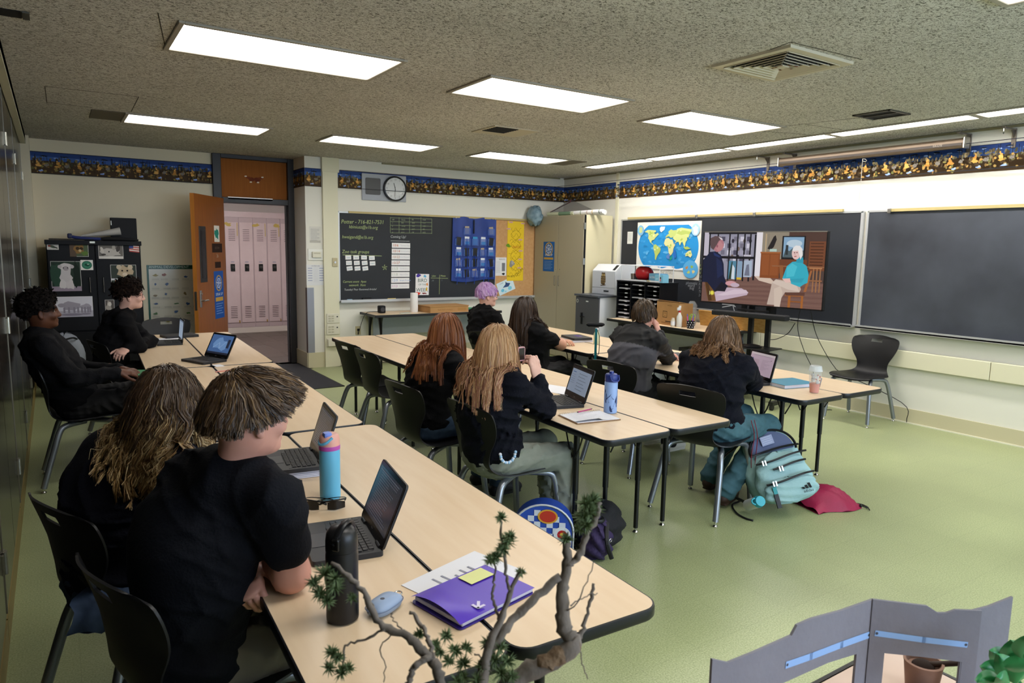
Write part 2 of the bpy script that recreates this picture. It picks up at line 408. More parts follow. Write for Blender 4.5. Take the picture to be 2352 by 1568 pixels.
# ------------------------------------------------------------------ ceiling lights
frame_m = mat('light_trim_metal', '#A49D8F', .45)
def diffuser(name, k, tint='#FFFAF4'): return mat(name, '#FFFFFF', .5, emit=(tint, k))
def ceiling_light(name, x0, x1, y0, y1, label, k, group, z=ZC):
    t = thing(name, label, 'light', ((x0+x1)/2, (y0+y1)/2, z), group=group)
    w, l = x1-x0, y1-y0; f = MB()
    for sx in (-1, 1): f.box((sx*(w/2+.013), 0, -.006), (.03, l+.055, .014), bevel=.003, seg=1)
    for sy in (-1, 1): f.box((0, sy*(l/2+.013), -.006), (w+.0, .03, .014), bevel=.003, seg=1)
    f.build('frame', frame_m, t)
    MB().box((0, 0, -.003), (w, l, .004)).build('diffuser', diffuser('lit_diffuser_%.1f' % k, k), t)
    return t
GL = 'lit ceiling panels'
for (x0, x1), cn in zip(((.63, 1.84), (2.48, 3.69), (4.34, 5.50)), ('left', 'middle', 'right')):
    for (y0, y1), rn in zip(((4.09, 4.66), (7.19, 7.69)), ('near', 'far')):
        lb = {('left', 'near'): 'largest lit panel, above the two nearest seated students', ('middle', 'near'): 'lit ceiling panel between the largest panel and the third one of its row', ('right', 'near'): 'lit ceiling panel in the front row nearest the wall projector screen',
              ('left', 'far'): 'narrow lit panel beside a brown ceiling grille, above the door wall', ('middle', 'far'): 'lit panel in the back row above the clock', ('right', 'far'): 'lit panel in the back row above the tall tan cabinet'}[(cn, rn)]
        ceiling_light('ceiling_light', x0, x1, y0, y1, lb, PANEL_POWER, GL)
for k, (x0, x1, y0) in enumerate(((2.48, 3.60, 1.0), (4.6, 5.8, 1.0), (.63, 1.84, .95), (.63, 1.84, -1.6), (2.48, 3.69, -1.6), (4.4, 5.6, -1.6))):
    ceiling_light('ceiling_light', x0, x1, y0, y0+.55, 'lit panel ' + ('cut off by the top right corner of the picture', 'overhead on the right, just outside the picture', 'directly above the display table', 'added behind the camera on the left', 'added behind the camera in the middle', 'added behind the camera on the right')[k], PANEL_POWER, GL)  # row behind the camera is unseen, added to brighten the near tables
SN = ('shortest strip light at the far end of the row above the chalkboards', 'strip light second from the far corner above the chalkboards', 'long strip light in the middle of the row along the chalkboard wall', 'longest strip light, in front of the rolled projector screen', 'strip light running out of the picture on the right')
for k, (y0, y1) in enumerate(((6.54, 7.65), (5.33, 6.48), (4.09, 5.27), (2.85, 4.03), (1.6, 2.79))):
    ceiling_light('strip_light', 6.12, 6.33, y0, y1, SN[k], STRIP_POWER, 'strip lights along the chalkboard wall')
ceiling_light('corridor_light', 2.2, 3.4, 11.0, 11.6, 'lit ceiling panel in the corridor beyond the door', 22.0, 'corridor light', z=2.77)
# ceiling grilles
dark_m = mat('grille_black', '#0E0D0C', .8); grille_m = mat('grille_cream', '#C9C0AA', .55)
def diffuser_grille(name, label, c, w, l, rust):
    t = thing(name, label, 'ceiling vent', (*c, ZC))
    f = MB(); f.box((0, 0, -.004), (w, l, .008)); f.build('backing', dark_m, t)
    n = 6
    for k in range(n):
        a = 1-k/n; b_ = MB(); ww, ll, z = w*a, l*a, -.012-.004*k*0
        for s in (-1, 1):
            b_.box((s*(ww/2-.012), 0, -.014), (.022, ll-.02, .003), rot=rot((0, s*R(40), 0)))
            b_.box((0, s*(ll/2-.012), -.014), (ww-.02, .022, .003), rot=rot((-s*R(40), 0, 0)))
        b_.build('louvre', grille_m, t)
    b_ = MB()
    for s in (-1, 1): b_.box((s*(w/2+.012), 0, -.008), (.066, l+.09, .016)); b_.box((0, s*(l/2+.012), -.008), (w-.043, .066, .016))
    b_.build('rim', grille_m, t)
    MB().box((0, 0, -.02), (w/n*.8, l/n*.8, .008)).build('centre_plate', grille_m, t)
    if rust:
        p = Print((0, 0, -.0245), (1, 0, 0), (0, -1, 0)); g = random.Random(3)
        for i in range(9): p.rect(*(lambda a, b, c, d: (a, b, a+c, b+d))(g.uniform(-.09, .09), g.uniform(-.05, .08), g.uniform(.01, .022), g.uniform(.012, .02)), '#6A4128')
        p.build('rust', PRINT, t)
diffuser_grille('ceiling_vent', 'large square cream air vent with black louvres and rust spots', (3.69, 2.78), .50, .46, True)
t = thing('ceiling_vent', 'small black square opening with a metal cross bar near the strip lights', 'ceiling vent', (5.62, 3.26, ZC))
MB().box((0, 0, -.002), (.26, .27, .004)).build('opening', dark_m, t)
b = MB(); b.box((-.02, 0, -.008), (.012, .27, .01)); [b.box((s*.14, 0, -.006), (.02, .3, .01)) for s in (-1, 1)]; [b.box((0, s*.145, -.006), (.3, .02, .01)) for s in (-1, 1)]; b.build('rim', mat('vent_steel', '#5A574E', .5, metal=.6), t)
t = thing('ceiling_vent', 'cream air vent half louvred in black near the middle of the ceiling', 'ceiling vent', (3.72, 5.88, ZC))
MB().box((0, 0, -.004), (.5, .44, .008)).build('face_plate', grille_m, t)
for k in range(7): MB().box((-.10+k*.0, -.19+k*.04, -.010), (.24, .024, .006)).build('louvre', dark_m, t)
t = thing('ceiling_vent', 'flat brown perforated grille beside the narrow lit panel at the left', 'ceiling vent', (.49, 7.42, ZC))
MB().box((0, 0, -.003), (.28, .5, .006)).build('face_plate', mat('grille_brown', '#6E6553', .7, bump=(400, .4)), t)
t = thing('ceiling_vent', 'dark grey grille beside the lit panel above the tan cabinet', 'ceiling vent', (5.69, 7.46, ZC))
MB().box((0, 0, -.003), (.24, .5, .006)).build('face_plate', mat('grille_brown', '#6E6553', .7), t)
t = thing('ceiling_vent', 'black ragged opening at the left edge of the ceiling', 'ceiling vent', (-.1, 4.45, ZC))
MB().box((-.03, 0, -.002), (.13, .13, .004)).build('opening', dark_m, t); MB().box((.055, -.01, -.006), (.03, .13, .008)).build('rim', mat('vent_steel', '#5A574E', .5, metal=.6), t)
# ------------------------------------------------------------------ wallpaper border with a savanna print
def border(origin, ux, length, h, seed, name, wall):
    p = Print(origin, ux, (0, 0, 1), step=.00006, base=.002); g = random.Random(seed)
    p.rect(0, 0, length, h, '#4A3824'); T = .20; n = int(length/T)+1
    def clip(x): return min(max(x, 0), length)
    def rb(x0, y0, x1, y1, c):
        if clip(x0) < clip(x1): p.rect(clip(x0), y0, clip(x1), y1, c)
    def ell(x, y, a, b_, c, k=7, jag=.35):
        if a < x < length-a: p.blob(x, y, a, b_, c, n=k, jag=jag, seed=seed)
    rb(0, h*.60, length, h*.985, '#3F62A8'); rb(0, h*.80, length, h*.985, '#2C4684')
    for i in range(n):
        x = i*T
        for k in range(2): ell(x+T*(.2+.4*k), h*(.74+.06*k), .022, h*.03, '#86A2D6')
        ell(x+T*.62, h*.82, .034, h*.03, '#161B26'); rb(x+T*.615, h*.6, x+T*.628, h*.82, '#1A1612')
        for k in range(16): ell(x+g.uniform(0, T), h*g.uniform(.46, .72), g.uniform(.006, .016), h*g.uniform(.04, .09), g.choice(('#544A36', '#6A6246', '#3A3228', '#7C7050', '#44402E')))
        for k in range(4): q = g.uniform(0, T); rb(x+q, h*.45, x+q+.004, h*g.uniform(.7, .95), '#1E1812')
        for k in range(22): ell(x+g.uniform(0, T), h*g.uniform(.06, .52), g.uniform(.006, .016), h*g.uniform(.03, .07), g.choice(('#A07A3E', '#8E7440', '#6A5432', '#40321F', '#857C42', '#6A6A3C', '#7E6236', '#4A3A26', '#B08A4A')))
        for k in range(5): ell(x+T*.30+g.uniform(-.012, .012), h*(.60-.06*k), .006+.005*k, h*.05, g.choice(('#D09A4C', '#DDAA5E', '#B5803A')), 7, .4)
        ell(x+T*.72, h*.40, .022, h*.07, '#8C857C'); ell(x+T*.80, h*.46, .009, h*.04, '#7C756C')
        for k in range(3): rb(x+T*(.66+.05*k), h*.34, x+T*(.672+.05*k), h*.46, '#332D27'); rb(x+T*(.65+.06*k), h*.26, x+T*(.66+.06*k), h*.36, '#57504A')
        ell(x+T*.45, h*.14, .024, h*.035, '#8AA4E0'); ell(x+T*.50, h*.18, .010, h*.02, '#B0C2EA')
    rb(0, 0, length, h*.03, '#26262A'); rb(0, h*.975, length, h, '#121828')
    p.build(name, PRINT, wall)
border((XR, 9.12, 2.357), (0, -1, 0), 9.12+1.5, .235, 3, 'wallpaper_border', WR)
WB = bpy.data.objects['wall_back']
border((2.75, YB, 2.36), (1, 0, 0), .215, .23, 5, 'wallpaper_border', WB)
border((3.185, YB, 2.36), (1, 0, 0), XR-3.185, .23, 6, 'wallpaper_border', WB)
border((2.75, YB+.53, 2.36), (0, -1, 0), .53, .23, 7, 'wallpaper_border', WB)
border((-.15, YD, 2.355), (1, 0, 0), 1.89, .24, 8, 'wallpaper_border', bpy.data.objects['wall_door'])
# ------------------------------------------------------------------ the door
frame_d = mat('dark_steel_frame', '#2C2A2B', .45); oak = mat('oak_door_veneer', '#9A5B22', .4, var=(3.0, '#7F4718', .35, (14, 14, .8), 6)); oak_l = mat('oak_edge_lit', '#B5742F', .45, var=(3.0, '#9F6324', .35, (14, 14, .8), 6))
d1 = struct(link('door_1', None, None, (1.74, YD, 0)))
for nm, c, s in (('jamb', (.05, .04, ZC/2), (.10, .2, ZC)), ('jamb', (.98, .04, ZC/2), (.10, .2, ZC)), ('head', (.515, .04, 2.165), (.83, .2, .07)), ('head', (.515, .04, 2.71), (.83, .2, .05)), ('stop', (.925, .03, 1.07), (.015, .05, 2.14))):
    MB().box(c, s, bevel=.004, seg=1).build(nm, frame_d, d1)
tp = MB().box((.515, .02, 2.442), (.83, .04, .486)).build('transom_panel', mat('oak_transom', '#A05F20', .6, spec=.2, var=(3, '#8A4E18', .35, (14, 14, .8), 6)), d1)
p = Print((.515, -.002, 2.44), (1, 0, 0), (0, 0, 1))
for s in (-1, 1):
    p.blob(s*.035, .0, .04, .03, '#6E2F14', 12, .3, 1); p.blob(s*.07, .025, .035, .012, '#7A3818', 10, .3, 2); p.blob(s*.045, -.03, .016, .010, '#E9D9BD'); p.blob(s*.105, .04, .016, .008, '#F0E5D0')
p.build('carved_emblem', PRINT, d1)
MB().box((.45, -.035, 2.19), (.56, .05, .035), bevel=.004).build('closer_rail', mat('closer_silver', '#D8D5CE', .35, metal=.4), d1)
# leaf, swung into the room
hx, hy, ex, ey = 1.835, 9.60, 1.37, 8.86
dl = math.hypot(ex-hx, ey-hy); da = math.atan2(ey-hy, ex-hx)
d2 = struct(link('door_2', None, None, (hx, hy, .01), da))       # local x runs from hinge to lock edge, +y is the face seen
leaf = MB().box((dl/2, 0, 1.085), (dl, .045, 2.17)).build('leaf', oak, d2)
MB().box((dl+.001, 0, 1.085), (.003, .046, 2.17)).build('lock_edge', oak_l, d2)  # edge lighter than the leaf: light falling on it is in the colour
MB().box((dl-.19, .024, 1.47), (.19, .008, .66), bevel=.003, seg=1).build('vision_frame', frame_d, d2); MB().box((dl-.19, .0285, 1.47), (.10, .002, .56)).build('vision_glass', mat('dark_glass', '#17130F', .08), d2)
steel = mat('satin_steel', '#B5B2AC', .3, metal=1.0)
b = MB(); b.box((dl-.075, .027, .95), (.05, .008, .2), bevel=.003, seg=1); b.build('lock_plate', steel, d2)
b = MB(); b.cyl((dl-.075, .03, .93), (dl-.075, .075, .93), .011, n=12); b.tube([(dl-.075, .072, .93), (dl-.13, .074, .93), (dl-.19, .07, .928)], .009, 10); b.cyl((dl-.075, .03, 1.01), (dl-.075, .045, 1.01), .014, n=14); b.build('lever_handle', steel, d2, 40)
MB().box((dl+.004, 0, .93), (.003, .028, .22)).build('strike_plate', steel, d2)
p = Print((dl, .0226, 0), (-1, 0, 0), (0, 0, 1)); L0 = dl
p.rect(.54, 1.62, .70, 1.82, '#E8E4DA'); p.blob(.62, 1.72, .055, .07, '#1F8A77', 14, .4)
p.rect(.46, 1.49, .77, 1.60, '#2C1A12'); p.text('ROOM', .615, 1.53, .045, '#6A584C', 'c')
p.text('26', .615, 1.43, .06, '#C9BFAE', 'c'); p.rect(.53, 1.30, .71, 1.375, '#2C1A12')
X0, X1 = .48, .77; p.rect(X0, .67, X1, 1.26, '#1F56A8'); p.ring(.625, 1.11, .085, .10, '#C9A24B'); p.ring(.625, 1.11, .05, .062, '#C9D6EA')
for a in range(6): p.line([(.625, 1.11), (.625+.075*math.cos(a), 1.11+.075*math.sin(a))], .010, '#D6DFEE')
p.text('SPEAK UP', .625, .955, .05, '#E3EAF4', 'c'); p.rect(.51, .885, .74, .935, '#C9A04A')
for k in range(5): p.rect(.52, .85-.03*k, .73-.04*(k % 2), .857-.03*k, '#8FB0E0')
p.build('stuck_notices', PRINT, d2)
# ------------------------------------------------------------------ lockers in the corridor
lk = mat('pink_locker_enamel', '#D3BDC0', .4, var=(5, '#C9B1B4', .3)); lk_d = mat('locker_gap', '#5E4C50', .6); lk_b = mat('locker_body', '#B9A4A8', .6); blk = mat('lock_black', '#161414', .35); rust_m = mat('locker_stain', '#B99A4A', .6)
Yk = 13.30
LAB = ('narrow pink locker half hidden behind the open door', 'pink locker just right of the open door edge', 'pink locker second from the open door edge', 'pink locker third from the open door edge', 'pink locker fourth from the open door edge, beside the right jamb', 'sliver of pink locker cut off by the right door jamb')
slot = MB().box((0, 0, 0), (.11, .006, .008)).mesh('slot'); slot.materials.append(lk_d)
for i in range(6):
    x = 2.565+.243*(i-.5)
    t = thing('hall_locker', LAB[i], 'locker', (x, Yk, 0), group='pink lockers in the corridor')
    MB().box((0, .2, 1.09), (.242, .4, 1.98), bevel=.004, seg=1).build('body', lk_b, t)
    MB().box((0, -.004, 1.09), (.222, .012, 1.80), bevel=.004, seg=1).build('locker_door', lk, t)
    for k in range(7):
        link('slot', slot, t, (.0, -.012, 1.86-.032*k)); link('slot', slot, t, (.0, -.012, .48-.032*k))
    MB().box((0, -.016, 1.185), (.075, .014, .13), bevel=.004).build('lock_plate', blk, t)
    MB().lathe([(.001, .024), (.02, .024), (.026, 0)], (0, -.02, 1.19), 16, rot=rot((R(90), 0, 0))).build('lock_dial', mat('dial_grey', '#3E3C3C', .3), t)
    MB().box((0, -.011, 1.285), (.06, .002, .018)).build('number_plate', mat('number_tag', '#8A6668' if i > 2 else '#9A93A5', .5), t)
    if i in (1, 3, 4):
        p = Print((0, -.0112, 0), (1, 0, 0), (0, 0, 1)); p.blob(.06*(-1)**i, 1.95, .06, .03, '#BFA35A', 10, .5, i); p.blob(.09, .21, .012, .03, '#9A7A30', 8, .4, i); p.rect(.088, 1.75, .10, 1.98, '#BFA35A'); p.build('stain', PRINT, t)
b = MB(); b.box((3.0, Yk+.05, .05), (4.5, .1, .1)); struct(b.build('baseboard_corridor', mat('tile_base', '#D8CBC4', .3)))
b = MB(); b.box((3.0, Yk+.2, 2.13), (4.5, .4, .10)); struct(b.build('trim_9', lk))
# ------------------------------------------------------------------ tables
TH = 0.712
maple = mat('maple_laminate', '#E4CEB0', .34, var=(2.2, '#D6BA96', .35, (9, .9, 1), 8), spec=.4)
edge_m = mat('black_edge_band', '#14161B', .38, spec=.5)
leg_m = mat('black_leg_enamel', '#0D0E10', .32)
chrome = mat('chrome', '#C8C8C8', .18, metal=1.0)
def make_table(w=.445, l=2.125):
    t = thing('classroom_table', 'x', 'table')
    pl = rrect(w-.012, l-.012, .05, 6)
    MB().prism(pl, -.010, 0).build('table_top', maple, t, 40)
    o = rrect(w, l, .055, 6); i_ = rrect(w-.012, l-.012, .05, 6); n = len(o); e = MB()
    P = []
    for (a, z) in ((i_, .0002), (rrect(w-.003, l-.003, .054, 6), -.001), (o, -.006), (o, -.026), (rrect(w-.01, l-.01, .05, 6), -.033)): P.append([(x, y, z) for x, y in a])
    e.grid(np.array(P).transpose(0, 1, 2), closed_v=True); e.prism(rrect(w-.01, l-.01, .05, 6), -.033, -.0105); e.build('edge_band', edge_m, t, 50)
    for sy in (-1, 1):
        for sx in (-1, 1):
            x, y = sx*.105, sy*(l/2-.39); g = MB()
            g.cyl((x, y, -.034), (x, y, -.40), .0165, n=14); g.cyl((x, y, -.38), (x, y, -TH+.028), .0135, n=14); g.box((x, y, -.037), (.07, .09, .008)); lg = g.build('leg', leg_m, t, 40)
            MB().lathe([(.015, 0), (.017, .004), (.012, .010), (.007, .014), (.007, .03)], (x, y, -TH), 14).build('foot_glide', chrome, lg, 40)
            h = MB()
            for k in (-1, 1): h.tube([(x+sx*.018, y+k*.012, -.20), (x+sx*.018, y+k*.05, -.13), (x+sx*.018, y+k*.085, -.036)], .0045, 6)
            h.build('brace', leg_m, lg, 60)
        MB().box((0, sy*(l/2-.06), -.040), (w*.5, .03, .014)).build('rail', leg_m, t)
    return t
T0 = make_table()
_tab_used = [False]
def place_table(ax, ay, bx, by, label, group):
    """centre line end points a (near) and b (far)"""
    t = T0 if not _tab_used[0] else copy_tree(T0); _tab_used[0] = True
    t.location = ((ax+bx)/2, (ay+by)/2, TH); t.rotation_euler = (0, 0, math.atan2(by-ay, bx-ax)-PI/2)
    tag(t, label, 'table', group); return t
W_ = .4475
def pair(x0, y0, x1, y1, la, lb, group):
    """right edge from (x0,y0) near to (x1,y1) far: the right table and its twin on the left"""
    d = norm((x1-x0, y1-y0)); nx, ny = -d[1], d[0]                 # to the left
    for k, lab in ((0, lb), (1, la)):
        o = W_*(k+.5); place_table(x0+nx*o+d[0]*.0, y0+ny*o, x1+nx*o, y1+ny*o, lab, group)
G1, G2, G3 = 'tables of the left row', 'tables of the middle row', 'tables of the row by the screen'
pair(1.275, 1.205, 1.342, 3.335, 'nearest table under the black bottle and the purple folder', 'nearest empty table, its rounded corner reaching into the aisle', G1)
pair(1.305, 3.355, 1.390, 5.475, 'table under the laptop hidden by the two nearest students', 'bare table in the middle of the left row along the aisle', G1)
pair(1.395, 5.49, 1.476, 7.62, 'table where the student with glasses leans', 'bare table at the far end of the left row by the door', G1)
pair(3.063, 2.45, 3.105, 4.585, 'table under the spiral notebook and the whale bottle', 'bare table behind the whale bottle, near end of the middle row', G2)
pair(3.108, 4.595, 3.15, 6.73, 'table with two empty chairs pushed up to it', 'bare table at the far end of the middle row', G2)
pair(4.745, 2.56, 4.785, 4.685, 'table under the teal notebook and the iced drink', 'bare table behind the iced drink, next to the empty chair', G3)
pair(4.79, 4.70, 4.835, 6.83, 'table under the closed black laptop', 'bare table nearest the grey cabinet at the far end', G3)
# ------------------------------------------------------------------ chairs
shell_m = mat('black_polypropylene', '#141416', .42, spec=.45, bump=(600, .08)); tube_m = mat('grey_chair_tube', '#8A8F96', .3, metal=.7); cap_m = mat('chair_cap_black', '#0F0F10', .5)
def make_chair():
    t = thing('stacking_chair', 'x', 'chair')
    S = spline([(.215, 0, .425), (.205, 0, .445), (.12, 0, .452), (0, 0, .444), (-.11, 0, .440), (-.18, 0, .452), (-.215, 0, .49), (-.232, 0, .56), (-.245, 0, .64), (-.262, 0, .72), (-.285, 0, .79), (-.305, 0, .83)], 46)
    Wd = spline([(0, .185, 0), (0, .205, 0), (0, .222, 0), (0, .225, 0), (0, .215, 0), (0, .175, 0), (0, .148, 0), (0, .155, 0), (0, .195, 0), (0, .225, 0), (0, .222, 0), (0, .165, 0)], 46)[:, 1]
    us = np.array([-1, -.92, -.8, -.64, -.48, -.36, -.30, -.24, -.12, 0, .12, .24, .30, .36, .48, .64, .8, .92, 1])
    P = np.zeros((46, len(us), 3))
    for i in range(46):
        back = np.clip((S[i, 2]-.46)/.2, 0, 1); top = np.clip((S[i, 2]-.80)/.03, 0, 1)
        for j, u in enumerate(us):
            P[i, j] = (S[i, 0]+back*.035*u*u, Wd[i]*u, S[i, 2]+(1-back)*.018*u*u-top*.02*u*u)
    bm = bmesh.new(); vs = [[bm.verts.new(P[i, j]) for j in range(len(us))] for i in range(46)]
    for i in range(45):
        for j in range(len(us)-1):
            z = (S[i, 2]+S[i+1, 2])/2; um = (us[j]+us[j+1])/2
            if (.764 < z < .786 and abs(um) < .25) or (.769 < z < .781 and abs(um) < .31): continue
            bm.faces.new((vs[i][j], vs[i][j+1], vs[i+1][j+1], vs[i+1][j]))
    bm.normal_update()
    bmesh.ops.solidify(bm, geom=bm.faces[:], thickness=.007)
    me = bpy.data.meshes.new('shell'); bm.to_mesh(me); bm.free()
    me.polygons.foreach_set('use_smooth', [True]*len(me.polygons)); me.set_sharp_from_angle(angle=R(55)); me.materials.append(shell_m)
    link('shell', me, t)
    for sy in (-1, 1):
        for fx, path in ((1, [(.02, .10, .425), (.10, .155, .424), (.155, .178, .415), (.180, .187, .385), (.195, .196, .30), (.225, .215, .03)]),
                         (-1, [(-.02, .10, .42), (-.10, .15, .418), (-.145, .172, .408), (-.168, .182, .38), (-.195, .196, .30), (-.275, .225, .03)])):
            p = spline([(x, sy*y, z) for x, y, z in path], 16); g = MB(); g.tube(p, .0185, 12); lg = g.build('leg', tube_m, t, 60)
            e = p[-1]; h = MB(); h.lathe([(.013, 0), (.015, .005), (.012, .010), (.007, .014), (.007, .034)], (e[0], e[1], 0), 12); h.build('foot_glide', chrome, lg, 40)
    b = MB(); b.box((0, 0, .428), (.16, .20, .018), bevel=.005); b.build('seat_bracket', cap_m, t)
    return t
CH0 = make_chair(); _ch = [False]
def place_chair(x, y, yaw, label, group='black shell chairs'):
    t = CH0 if not _ch[0] else copy_tree(CH0); _ch[0] = True
    t.location = (x, y, 0); t.rotation_euler = (0, 0, R(yaw)); tag(t, label, 'chair', group); return t
place_chair(.32, 1.98, 18, 'black chair under the nearest student in a short-sleeved shirt')
place_chair(.21, 2.60, 22, 'black chair with a jacket sleeve on its seat, under the girl with wavy blond hair')
place_chair(.14, 5.50, 0, 'black chair with grey legs under the reclining student by the cabinets')
place_chair(.50, 6.60, 15, 'black chair behind the student with glasses, a hand slot in its back')
place_chair(.62, 4.18, 2, 'empty black chair pushed in between the wavy-haired girl and the reclining student')
place_chair(.95, 7.86, -92, 'empty black chair at the table end in front of the animal poster')
place_chair(2.27, 5.63, 8, 'empty black chair at the far end of the middle row, nearer the door')
place_chair(2.25, 5.14, 2, 'empty black chair at the middle row beside the red-haired girl')
place_chair(1.95, 3.80, 4, 'black chair under the girl with long red hair')
place_chair(2.03, 3.13, 2, 'black chair under the girl with blond hair in grey-green trousers')
place_chair(3.68, 5.82, 20, 'black chair under the student with purple hair')
place_chair(3.58, 5.18, 0, 'black chair under the student with long dark brown hair')
place_chair(3.60, 3.86, 10, 'black chair under the student in the grey and black jacket')
place_chair(3.42, 2.95, 14, 'black chair under the girl with wavy brown hair in teal trousers')
place_chair(6.55, 3.79, 184, 'empty black chair standing by the chalkboard wall')
# ------------------------------------------------------------------ tall cabinets along the left wall
cab_m = mat('dark_bronze_metal_door', '#322D28', .18, metal=.35, spec=.6); cab_e = mat('door_edge_bright', '#9A968C', .3, metal=.7); kick_m = mat('wood_kick', '#8B7A48', .5)
hinge_m = mat('hinge_nickel', '#A8A598', .3, metal=.9)
XF = -.235
seg = ((7.50, 9.42, 'far end of the left wall, next to the cream corner'), (6.06, 7.49, 'second from the far corner of the left wall'), (4.72, 6.05, 'third from the far corner, behind the reclining student'), (3.3, 4.71, 'nearest one the picture shows, at its left edge'), (1.7, 3.29, 'beside the nearest student, out at the left'), (-.1, 1.69, 'left of the camera'))
for y0, y1, w in seg:
    t = thing('storage_cabinet', 'tall dark bronze metal cabinet, ' + w, 'cabinet', (XF, (y0+y1)/2, 0), group='bronze cabinets along the left wall'); l = y1-y0
    MB().box((-.33, 0, 1.38), (.62, l, 2.56)).build('body', cab_m, t)
    n = 2
    for k in range(n):
        yy = -l/2+l*(k+.5)/n
        dr = MB().box((-.01, yy, 1.39), (.02, l/n-.008, 2.50), bevel=.003, seg=1).build('cabinet_door', cab_m, t)
        ys = yy+(l/n/2-.004)*(1 if k else -1)
        MB().box((.001, ys, 1.39), (.004, .006, 2.50)).build('door_edge', cab_e, dr)
        for z in (.35, 1.15, 2.3): b = MB(); b.cyl((.008, ys, z-.045), (.008, ys, z+.045), .008, n=10); b.box((.003, ys-.016*(1 if k else -1), z), (.006, .03, .08)); b.build('hinge', hinge_m, dr)
    b = MB(); b.box((-.025, 0, .055), (.05, l, .11)); b.build('kick', kick_m, t)
b = MB(); b.box((-.40, 3.6, 2.70), (.44, 11.8, .07)); b.box((-.205, 3.6, 2.69), (.05, 11.8, .09)); struct(b.build('trim_10', trim_m))
b = MB(); b.box((-.50, 9.54, ZC/2), (.70, .24, ZC)); struct(b.build('trim_11', wall_d))
# ------------------------------------------------------------------ black cabinet with animal photographs
bk = mat('black_cabinet_enamel', '#101115', .55, spec=.25); t = thing('supply_cabinet', 'black two-door metal cabinet covered with animal photographs', 'cabinet', (.39, 9.05, 0))
MB().box((0, .25, .81), (.90, .46, 1.60), bevel=.004, seg=1).build('body', bk, t); MB().box((0, .01, 1.595), (.92, .06, .05), bevel=.004, seg=1).build('top_rail', bk, t)
for s in (-1, 1):
    d = MB().box((s*.223, .012, 1.10), (.436, .02, .94), bevel=.003, seg=1).build('cabinet_door', bk, t)
    b = MB(); b.tube([(s*.065, .0, 1.22), (s*.065, -.02, 1.215), (s*.065, -.02, 1.05), (s*.065, 0, 1.045)], .005, 8); b.build('pull_handle', chrome, d, 40)
    dd = MB().box((s*.0, .012, .43), (.876, .02, .36), bevel=.003, seg=1).build('drawer', bk, t) if s < 0 else dd
b = MB(); b.tube([(-.06, 0, .52), (-.06, -.02, .52), (.07, -.02, .52), (.07, 0, .52)], .006, 8); b.build('pull_handle', chrome, dd, 40)
MB().cyl((-.01, .0, .60), (-.01, -.012, .60), .01, n=12).build('lock', chrome, t); MB().box((-.02, -.022, 1.60), (.05, .003, .02)).build('name_plate', hinge_m, t)
CAB = t
def ck(px, py): 
    q = ony(px, py, 9.05); return q[0]-.39, q[2]
def photo(p, x0, y0, x1, y1, bg, shapes, bd='#E6E4E0'):
    """picture: corners in pixels of the photograph, shapes in 0..1 picture coordinates"""
    a, b = ck(x0, y1), ck(x1, y0); w, h = b[0]-a[0], b[1]-a[1]
    p.rect(a[0], a[1], b[0], b[1], bd); p.rect(a[0]+.003, a[1]+.003, b[0]-.003, b[1]-.003, bg)
    for s in shapes:
        k, cx, cy, rx, ry, c = s[:6]
        if k == 'e': p.ell(a[0]+cx*w, a[1]+cy*h, rx*w, ry*h, c, 14, s[6] if len(s) > 6 else 0)
        elif k == 'b': p.blob(a[0]+cx*w, a[1]+cy*h, rx*w, ry*h, c, 14, .3)
        else: p.rect(a[0]+cx*w, a[1]+cy*h, a[0]+(cx+rx)*w, a[1]+(cy+ry)*h, c)
def pic(name, label, x0, y0, x1, y1, bg, shapes, bd='#E6E4E0'):
    o = Print((.39, 9.048, 0), (1, 0, 0), (0, 0, 1)); photo(o, x0, y0, x1, y1, bg, shapes, bd); ob = o.build(name, PRINT); tag(ob, label, 'picture', 'animal pictures on the black cabinet'); return ob
pic('bird_picture', 'small picture of a red and green bird, top left of the black cabinet', 108, 559, 134, 573, '#C9C6C0', [('e', .45, .5, .3, .2, '#4F5A4A', -.4), ('e', .2, .6, .12, .16, '#8E4038'), ('e', .75, .35, .2, .1, '#3A3F38', -.5)])
pic('owl_picture', 'picture of a brown animal in leaves on the black cabinet door', 161, 559, 202, 589, '#54624A', [('r', 0, 0, .35, 1, '#5E4F42'), ('b', .5, .55, .25, .38, '#8A6A3E'), ('e', .42, .62, .1, .12, '#3A2D1E'), ('e', .62, .6, .1, .12, '#3A2D1E'), ('e', .55, .45, .08, .1, '#C9B48A'), ('b', .8, .25, .2, .2, '#5F7A3C')])
pic('rhino_picture', 'grey picture of a rhinoceros head on the black cabinet', 227, 562, 282, 594, '#6E6A66', [('b', .45, .42, .42, .28, '#B9B4AE'), ('e', .15, .62, .06, .22, '#C9C4BC', .3), ('e', .62, .8, .07, .2, '#A9A39B'), ('e', .8, .72, .08, .24, '#4A4644', -.3), ('r', 0, 0, 1, .18, '#D9D4CE'), ('e', .2, .3, .1, .06, '#3C3938'), ('e', .42, .5, .03, .05, '#2A2828')])
o = Print((.39, 9.048, 0), (1, 0, 0), (0, 0, 1)); a = ck(297, 579); q = ck(319, 562); w, h = q[0]-a[0], q[1]-a[1]
for k in range(7): o.poly([(a[0], a[1]+h*(k/7+.08)), (a[0]+w, a[1]+h*(k/7-.06)), (a[0]+w, a[1]+h*((k+1)/7-.06)), (a[0], a[1]+h*((k+1)/7+.08))], '#B5524C' if k % 2 == 0 else '#E3DCD6')
o.rect(a[0], a[1]+h*.5, a[0]+w*.42, a[1]+h*1.05, '#3C4C86'); tag(o.build('flag_sticker', PRINT), 'small flag sticker at the top right of the black cabinet', 'sticker')
